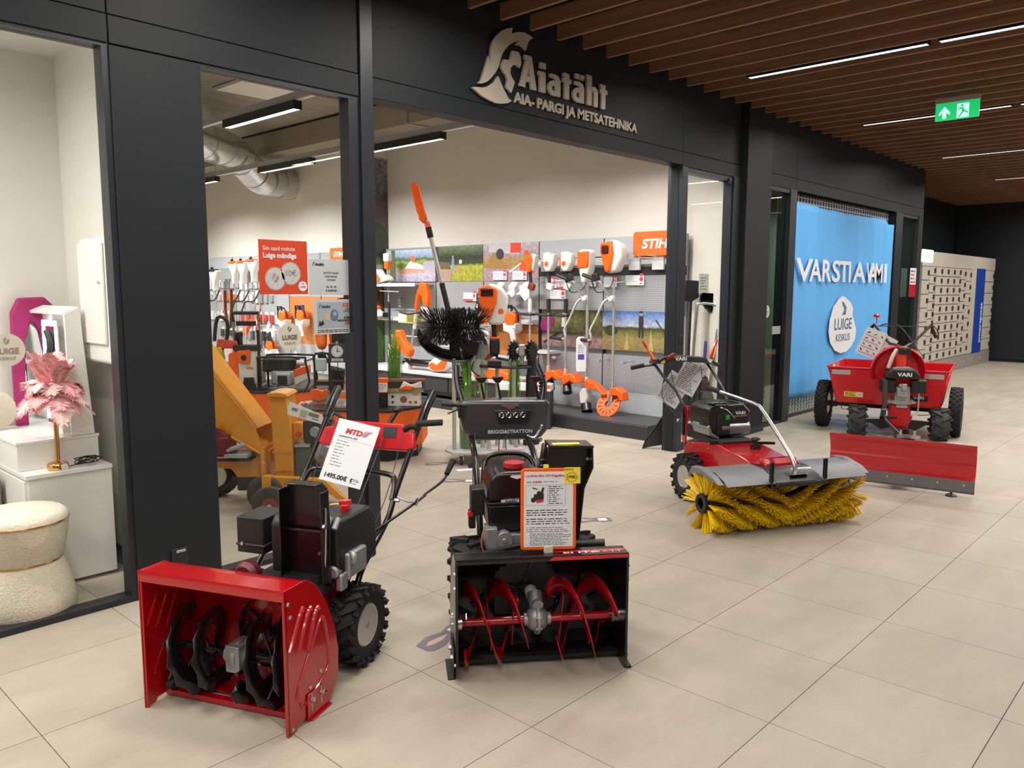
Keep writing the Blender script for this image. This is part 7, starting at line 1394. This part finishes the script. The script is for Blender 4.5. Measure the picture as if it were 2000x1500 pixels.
for sx, (hx_, hy, hz) in ((-1, (-.10, -.08, .91)), (1, (.26, -.01, .85))):
    g_o = MB().bc((hx_, hy, hz-.03), (.075, .04, .085), (10, 0, 0)).obj('glove', GL, mn, bevel=.012)
    for k in range(4): MB().tube([(hx_-.028+k*.019, hy, hz-.07), (hx_-.028+k*.019, hy-.012, hz-.105+abs(k-1.5)*.006), (hx_-.028+k*.019, hy-.03, hz-.125+abs(k-1.5)*.006)], .0088, 8, 2).obj('finger', GL, g_o, smooth=60)
    MB().tube([(hx_-sx*.035, hy, hz-.02), (hx_-sx*.055, hy-.015, hz-.055), (hx_-sx*.05, hy-.03, hz-.08)], .010, 8, 2).obj('thumb', GL, g_o, smooth=60)
MB().box(-.0, .20, -.09, -.075, 1.02, 1.12).obj('black_chest_panel', BLKP, mn, bevel=.006); MB().lathe([(.001, 1.48), (.07, 1.50), (.095, 1.58), (.085, 1.68), (.04, 1.73), (.001, 1.735)], (.09, .05, 0), 'z', 18).obj('head', hx('mannequin_skin', '#c9b8a4', .5), mn, smooth=60)
MB().prism([(.04, .84), (.06, 1.30), (.08, 1.30), (.07, .84)], .01, 'y', -.1).prism([(.12, .84), (.11, 1.30), (.13, 1.30), (.15, .84)], .01, 'y', -.1).obj('braces', BLKP, mn)
ck = thing('clock_sign', 'dark green card with clock face and opening words behind the window', 'sign', (*W(.08, -.22, (MX, MY)), .845), VR); MB().box(-.08, .08, -.008, 0, 0, .175).obj('board', hx('dark_green_card', '#26342c', .6), ck, bevel=.004); MB().cyl((0, 0, .17), (0, 0, .2), .012).obj('sucker_hook', STEEL, ck)
fc = MB().prism(circ(0, .105, .056, 30), .001, 'y', -.0095).obj('clock_face', PAPER, ck, smooth=0)
MB().prism([(-.004, .10), (.004, .10), (.006, .145), (.002, .148)], .001, 'y', -.0115).prism([(-.004, .101), (-.004, .109), (.03, .106), (.032, .102)], .001, 'y', -.0115).obj('clock_hands', INK, fc, smooth=0)
m = MB()
for k in range(12): m.bc((.047*cos(k*pi/6), -.0105, .105+.047*sin(k*pi/6)), (.006, .001, .006))
stuff(m.obj('clock_marks', INK, fc, smooth=0)); pl_ = MB().box(-.055, .055, -.0095, -.008, .012, .036).obj('label_strip', PAPER, ck, smooth=0); text('OLEN TAGASI', .013, INK, pl_, (0, -.0105, .019), bold=.0003)
MB().cyl((0, .004, -.17), (0, .004, 0), .004).box(-.05, .05, -.03, .05, -.18, -.17).obj('card_stand', BLKP, ck)
# second low table for mannequin side + generator table
GX_, GY_ = 4.3, 7.3
gtb = thing('promo_table', 'low promotion table with orange STIHL skirt carrying the generator', 'table', (GX_, GY_, 0), VR)
MB().prism([(-1.0, .0), (.10, -.06), (.55, .35), (.5, 1.1), (-.9, 1.1)], .02, 'z', .465).obj('table_top', BLKP, gtb, bevel=.003); MB().prism([(-.99, .01), (.10, -.05), (.54, .35), (.49, 1.09), (-.89, 1.09)], .31, 'z', .155).obj('orange_skirt', ORGP, gtb, smooth=0); MB().prism([(-.9, .1), (.1, .05), (.45, .4), (.4, 1.0), (-.8, 1.0)], .155, 'z', 0).obj('base', BLKP, gtb, smooth=0)
o = text('STIHL', .15, WHITE, gtb, (.335, .128, .27), (90, 0, 43), bold=.003, xs=1.0, shear=.2)
mt = thing('promo_table', 'low black topped table below the pressure washer and cartons', 'table', (MX, MY, 0), VR); MB().prism([(-.35, -.35), (.12, -.35), (.12, -.12), (-.35, -.12)], .02, 'z', .34).obj('table_top', BLKP, mt, bevel=.003); MB().prism([(-.34, -.34), (.11, -.34), (.11, -.13), (-.34, -.13)], .34, 'z', 0).obj('orange_skirt', ORGP, mt, smooth=0)
# generator
ge = thing('generator', 'black tube-frame generator with orange side and aluminium engine', 'generator', (*W(.03, .22, (GX_, GY_)), .487), VR)
for y_ in (-.13, .2):
    MB().tube([(-.25, y_, .0), (-.25, y_, .30), (-.22, y_, .34), (.20, y_, .34), (.24, y_, .30), (.24, y_, .0), (-.25, y_, .0)], .012, 8, 3).obj('frame_tube', BLK, ge, smooth=60)
for x_ in (-.25, .24):
    for z_ in (.02, .3): MB().cyl((x_, -.13, z_), (x_, .2, z_), .010, n=8).obj('frame_bar', BLK, ge)
MB().bc((-.06, .06, .25), (.34, .24, .14)).obj('fuel_tank', BLKP, ge, bevel=.02, seg=3); MB().bc((-.02, .02, .12), (.24, .2, .15)).obj('engine', ALU, ge, bevel=.02); MB().bc((.0, -.11, .11), (.16, .06, .14)).obj('engine_head', ALU, ge, bevel=.02, seg=3); MB().box(-.05, .05, -.15, -.14, .06, .15).obj('muffler_grille', BLK, ge, bevel=.01); MB().cyl((.12, .0, .27), (.2, 0, .27), .03).obj('exhaust', STEEL, ge)
MB().prism([(.08, .12), (.08, .2), (.24, .25), (.24, .17)], .16, 'y', -.06).obj('orange_side', ORG, ge, bevel=.01); MB().prism([(.10, .03), (.09, .15), (.23, .19), (.22, .1)], .15, 'y', -.055).obj('white_side', OFFW, ge, bevel=.008)
def washer(x, y, z, s_, label, o, style):
    t = thing('pressure_washer', label, 'pressure washer', (*W(x, y, o), z), VR)
    if style == 0:
        MB().prism([(-.16, .0), (-.17, .36), (-.10, .40), (-.04, .39), (-.05, .0)], .26, 'y', -.05).obj('orange_side', ORG, t, bevel=.015); MB().prism([(-.06, .02), (-.06, .40), (.12, .41), (.15, .36), (.15, .04)], .27, 'y', -.06).obj('casing', OFFW, t, bevel=.02, seg=3); MB().prism([(-.06, .28), (-.06, .40), (.08, .41), (.07, .26)], .02, 'y', -.085).obj('orange_front', ORG, t, bevel=.004); MB().cyl((.01, -.09, .33), (.01, -.07, .33), .03).obj('dial', BLK, t)
        MB().prism([(-.02, 0), (0, .12), (.1, .12), (.12, 0)], .03, 'y', -.075).obj('foot_recess', BLKP, t); text('STIHL', .03, ORG, t, (.06, -.065, .21), shear=.2, bold=.001)
        for x_ in (-.14, .13): MB().tube([(x_, .1, .3), (x_, .08, .58), (x_, .07, .72)], .016, 8, 1).obj('handle_leg', STEEL, t)
        MB().tube([(-.14, .07, .70), (-.14, .06, .79), (.13, .06, .79), (.13, .07, .70)], .02, 8, 1).bc((0, .06, .68), (.2, .05, .05)).obj('handle', BLKP, t)
        m = MB()
        for k in range(6): m.tube([(-.07+.03*cos(a+k), .0+k*.008, .5+.085*sin(a)) for a in [2*pi*i/14 for i in range(15)]], .011, 6, 0)
        stuff(m.obj('hose_coil', BLKP, t, smooth=60)); MB().bc((.02, 0, .43), (.26, .14, .06)).obj('hose_tray', BLKP, t, bevel=.01)
    else:
        MB().prism([(-.075, .02), (-.08, .12), (-.07, .22), (.07, .22), (.08, .12), (.075, .02)], .14, 'y', -.07).obj('casing', hx('sage_grey_plastic', '#9aa08e', .4), t, bevel=.02, seg=3); MB().prism([(-.07, .14), (-.085, .23), (-.02, .245), (.02, .22), (.07, .245), (.085, .23), (.06, .14), (0, .12)], .03, 'y', -.085).obj('orange_front', ORG, t, bevel=.008); MB().cyl((0, -.09, .09), (0, -.075, .09), .018).obj('orange_button', ORG, t)
        for x_ in (-.07, .07): MB().tube([(x_, .05, .1), (x_, .05, .52)], .012, 8, 0).obj('handle_leg', BLK, t)
        MB().tube([(-.07, .05, .5), (-.06, .05, .56), (.06, .05, .56), (.07, .05, .5)], .012, 8, 2).bc((0, .05, .28), (.14, .05, .04)).obj('handle', BLKP, t); MB().bc((0, .02, .46), (.1, .05, .12)).obj('clear_case', hx('clear_blue_case', '#b4c4c8', .2), t, bevel=.01); MB().cyl((-.09, .03, .05), (-.075, .03, .05), .05).cyl((.075, .03, .05), (.09, .03, .05), .05).obj('washer_wheel', RUB, t)
    return t
washer(-.40, .25, .487, 1, 'tall white and orange pressure washer with hose, left of the generator', (GX_, GY_), 0)
washer(-.08, -.22, .362, 1, 'small grey and orange pressure washer left of the mannequin', (MX, MY), 1)
t = thing('harness_stand', 'tall black pole stand between pressure washer and generator', 'stand', (*W(-.21, .12, (GX_, GY_)), .487), VR); MB().tube([(0, 0, 0), (-.01, 0, .62)], .016, 8, 0).box(-.05, .05, -.05, .05, 0, .015).obj('pole', BLKP, t); MB().tube([(-.03, 0, .6), (.04, 0, .9)], .006, 6, 0).obj('lance', ORG, t)
t = thing('hand_blower', 'black and yellow garden tool handle sticking up behind the yellow hopper', 'tool', (*W(-.70, .25, (GX_, GY_)), .487), VR); MB().tube([(.0, 0, .0), (-.02, 0, .3), (.1, 0, .48), (.12, 0, .7), (.02, 0, .74), (-.02, 0, .5)], .02, 8, 3).obj('handle_loop', BLKP, t); MB().prism([(-.06, .28), (-.04, .42), (.06, .44), (.08, .3)], .08, 'y', -.04).obj('yellow_body', hx('lime_yellow_plastic', '#c8b428', .4), t, bevel=.01); MB().prism([(.0, .42), (.02, .52), (.22, .5), (.24, .42)], .06, 'y', -.03).obj('red_part', hx('tomato_plastic', '#c8482c', .4), t, bevel=.01)
# ---- wood chipper behind the window
CX_, CY_ = 2.95, 4.9
ch = thing('wood_chipper', 'amber yellow wood chipper with big hopper and discharge chute', 'chipper', (CX_, CY_, 0), VR)
m = MB(); q = [((-.64, -.02, 1.14), (-.64, .35, 1.14), (-.62, .35, .66), (-.62, -.02, .66)), ((-.22, .0, .56), (-.19, .28, .56), (-.16, .28, .38), (-.16, .0, .38))]
A = [m.V(p) for p in q[0]]; B_ = [m.V(p) for p in q[1]]
for i in range(4): m.f([A[i], A[(i+1) % 4], B_[(i+1) % 4], B_[i]])
m.obj('hopper', YEL, ch, solid=.008, smooth=0)
MB().tube([(-.61, -.03, 1.14), (-.2, -.01, .575)], .012, 6, 0).tube([(-.64, -.03, .66), (-.17, -.01, .375)], .012, 6, 0).obj('hopper_flange', YEL, ch)
MB().bc((-.165, .1, .33), (.02, .3, .2)).obj('hopper_joint', YEL, ch); bb = MB()
for z_ in (.25, .33, .41): bolt(bb, (-.155, -.04, z_), '-y', .008, .012)
bb.obj('bolts', STEEL, ch)
MB().prism([(-.55, .38), (-.14, .40), (-.14, .20), (-.38, .20), (-.42, .26), (-.55, .27)], .3, 'y', .05).obj('machine_body', YEL, ch, bevel=.008)
MB().prism([(-.115, .80), (.008, .80), (.012, .74), (.03, .55), (.038, .40), (.035, .16), (-.085, .14), (-.098, .48), (-.105, .6)], .22, 'y', -.02).obj('discharge_tower', YEL, ch, bevel=.01)
MB().prism([(-.125, .79), (-.12, .815), (-.06, .825), (.01, .815), (.03, .795), (.01, .785)], .26, 'y', -.05).obj('tower_cap', YEL, ch, bevel=.006)
for z_ in (.40, .27, .19): MB().box(-.10, .04, -.028, -.02, z_-.004, z_+.004).obj('seam_flange', YEL, ch)
MB().box(.045, .15, .02, .2, .10, .44).obj('grey_side_panel', hx('blue_grey_panel', '#50565a', .5), ch, bevel=.004); MB().box(.045, .15, .0, .05, .43, .445).obj('panel_lip', GREYB, ch)
MB().bc((-.48, .0, .44), (.2, .2, .18)).obj('engine_recoil', mat('wine_red_plastic', srgb('#6a1028'), .4), ch, bevel=.03); MB().lathe([(.11, -.03), (.12, .0), (.1, .06)], (-.49, -.06, .46), 'y', 24).obj('recoil_cover', MATS['wine_red_plastic'], ch)
MB().bc((-.38, -.02, .385), (.26, .16, .03)).cyl((-.40, -.08, .42), (-.28, -.05, .46), .018).obj('engine_parts', ALU, ch, bevel=.004); MB().box(-.55, -.24, -.08, .1, .345, .36).obj('engine_plate', BLKP, ch)
MB().box(.03, .10, .03, .1, .47, .60).obj('control_bracket', YEL, ch, bevel=.01); MB().cyl((.075, .0, .52), (.075, .03, .52), .02).obj('red_button', RED2, ch)
cp = MB().box(.10, .30, .05, .16, .45, .61).obj('control_box', CHAR, ch, bevel=.008); MB().lathe([(.001, .035), (.035, .036), (.04, .045), (.04, .05)], (.185, 0, .53), 'y', 20).obj('dial', ALU, cp)
MB().lathe([(.001, .03), (.06, .03), (.085, .045), (.09, .06)], (.25, 0, .37), 'y', 24).obj('round_air_filter', hx('chrome_filter', '#9fa8ac', .25, .8), ch); MB().bc((.24, .16, .30), (.2, .2, .26)).obj('engine_block', BLKP, ch, bevel=.02)
MB().prism([(-.15, .24), (-.13, .25), (.28, .23), (.46, .055), (.50, .04), (.44, .04), (.30, .13), (.10, .16), (-.12, .14)], .05, 'y', -.12).obj('foot_beam', YEL, ch, bevel=.004); MB().box(-.14, -.08, -.16, -.1, .15, .26).obj('foot_bracket', YEL, ch, bevel=.004)
MB().box(-.40, -.15, .1, .3, .09, .22).obj('undercarriage', BLKP, ch, bevel=.01)
RW = hx('wine_red_rim', '#7c2a36', .4)
def caster_w(p, c, r, w_, rimm, label='wheel'):
    o = MB().lathe([(r*.45, -w_*.4), (r*.8, -w_*.5), (r*.95, -w_*.35), (r, 0), (r*.95, w_*.35), (r*.8, w_*.5), (r*.45, w_*.4)], (0, 0, 0), 'y', 32).obj('wheel', RUBG, p, smooth=40, loc=c); m = MB()
    for k in range(20): a = 2*pi*k/20; m.bc((r*.68*cos(a), -w_*.5, r*.68*sin(a)), (r*.36, .003, .004), (0, -math.degrees(a), 0))
    stuff(m.obj('sidewall_ribs', RUBG, o)); MB().lathe([(r*.44, -w_*.42), (r*.42, -w_*.5), (r*.2, -w_*.52), (r*.001, -w_*.52)], (0, 0, 0), 'y', 24).obj('rim', rimm, o); MB().lathe([(r*.12, -w_*.5), (r*.12, -w_*.62), (r*.07, -w_*.66), (.001, -w_*.62)], (0, 0, 0), 'y', 14).obj('hub', STEEL, o)
caster_w(ch, (.0, -.42, .128), .128, .06, RW); caster_w(ch, (-.13, -.12, .128), .128, .06, RW); MB().tube([(.0, -.36, .13), (.0, -.3, .2), (-.05, -.15, .2)], .014, 8, 0).obj('caster_arm', BLKP, ch)
o = wheel(ch, (0, 0, 0), .165, .12, .085, 18, lug='block'); o.location = (-.615, .30, .165); o.rotation_euler = (0, 0, radians(90))
o = wheel(ch, (0, 0, 0), .165, .12, .085, 18, lug='block'); o.location = (-.45, .62, .165); o.rotation_euler = (0, 0, radians(90))
t = thing('hang_label', 'white plastic hanging label strip tied to the yellow chipper chute', 'tag', (*W(.03, -.08, (CX_, CY_)), .76), VR); MB().prism([(0, .0), (.0, -.085), (.24, -.155), (.245, -.09), (.03, .0)], .002, 'y', 0).obj('label_strip', WHITE, t); MB().tube([(-.01, 0, .02), (.005, 0, .01), (.01, 0, -.02)], .003, 6, 2).obj('tie', hx('straw_tie', '#c9a040', .5), t)
m = MB()
for k in range(6): m.bc((.09+k*.008, -.002, -.075-k*.0022), (.003, .001, .05), (0, 16, 0))
m.bc((.05, -.002, -.05), (.04, .001, .02), (0, 16, 0)); m.bc((.18, -.002, -.09), (.07, .001, .025), (0, 16, 0)); m.bc((.19, -.002, -.12), (.05, .001, .006), (0, 16, 0)); stuff(m.obj('print_marks', GREYINK, t, smooth=0))
# ---- snow shovels by the side window
SHX, SHY = 7.02, 4.5
sv = thing('snow_pusher', 'snow pusher with silver U-shaped handle leaning in the side window', 'shovel', (SHX, SHY, 0), VR)
MB().tube([(-.02+.38, .0, .55), (.40, .02, 1.30), (.43, .03, 1.385), (.60, .03, 1.37), (.635, .02, 1.28), (.55, .0, .5)], .016, 10, 4).obj('u_handle', STEEL, sv, smooth=60)
MB().prism([(.24, .30), (.26, .58), (.34, .66), (.52, .64), (.60, .4), (.58, .2), (.34, .18)], .03, 'y', -.03).obj('scoop', CHAR, sv, bevel=.01); MB().tube([(.25, -.03, .58), (.33, -.03, .665), (.50, -.03, .645)], .012, 6, 0).obj('blue_edge', hx('royal_blue_strip', '#2c3a8c', .4), sv)
for k in range(3): MB().tube([(.33+k*.06, -.035, .60), (.34+k*.05, -.035, .25)], .006, 6, 0).obj('rib', BLKP, sv)
sv = thing('snow_shovel', 'black snow shovel with D-grip and blue marked shaft beside the pusher', 'shovel', (SHX, SHY, 0), VR)
MB().tube([(.52, .06, 1.33), (.50, .05, .65)], .014, 8, 0).obj('shaft', hx('greenish_post', '#a9aa9c', .4, .2), sv); MB().prism([(.44, 1.47), (.46, 1.50), (.60, 1.49), (.62, 1.38), (.59, 1.38), (.575, 1.46), (.48, 1.47), (.47, 1.40), (.53, 1.30), (.56, 1.30), (.60, 1.40), (.44, 1.41)], .04, 'y', .04).obj('d_grip', BLKP, sv, bevel=.004); MB().tube([(.513, .055, 1.0), (.505, .05, .8)], .017, 8, 0).obj('blue_band', MATS['royal_blue_strip'], sv)
sv = thing('dark_shovel_head', 'dark blade of an upside down shovel leaning in the side window', 'shovel', (SHX, SHY, 0), VR); MB().prism([(.28, 1.42), (.30, 1.63), (.44, 1.62), (.44, 1.45), (.36, 1.40)], .02, 'y', .1).obj('blade', BLKP, sv, bevel=.006); MB().tube([(.36, .11, 1.42), (.34, .12, .2)], .014, 8, 0).obj('shaft', BLKP, sv)
sv = thing('snow_scoop', 'black snow scoop blade standing on the floor at the entrance post', 'shovel', (6.57, 4.12, 0), -42)
MB().prism([(-.20, .0), (-.17, .09), (-.06, .24), (.04, .40), (.06, .40), (.06, .04), (-.1, .02)], .02, 'y', 0).obj('scoop_side', CHAR, sv, bevel=.004); MB().tube([(-.20, -.01, .0), (-.17, -.01, .09), (-.06, -.01, .24), (.04, -.01, .40)], .008, 6, 2).obj('rolled_edge', BLKP, sv); MB().bc((.0, -.004, .33), (.08, .003, .02), (0, -58, 0)).obj('label', PAPER, sv)
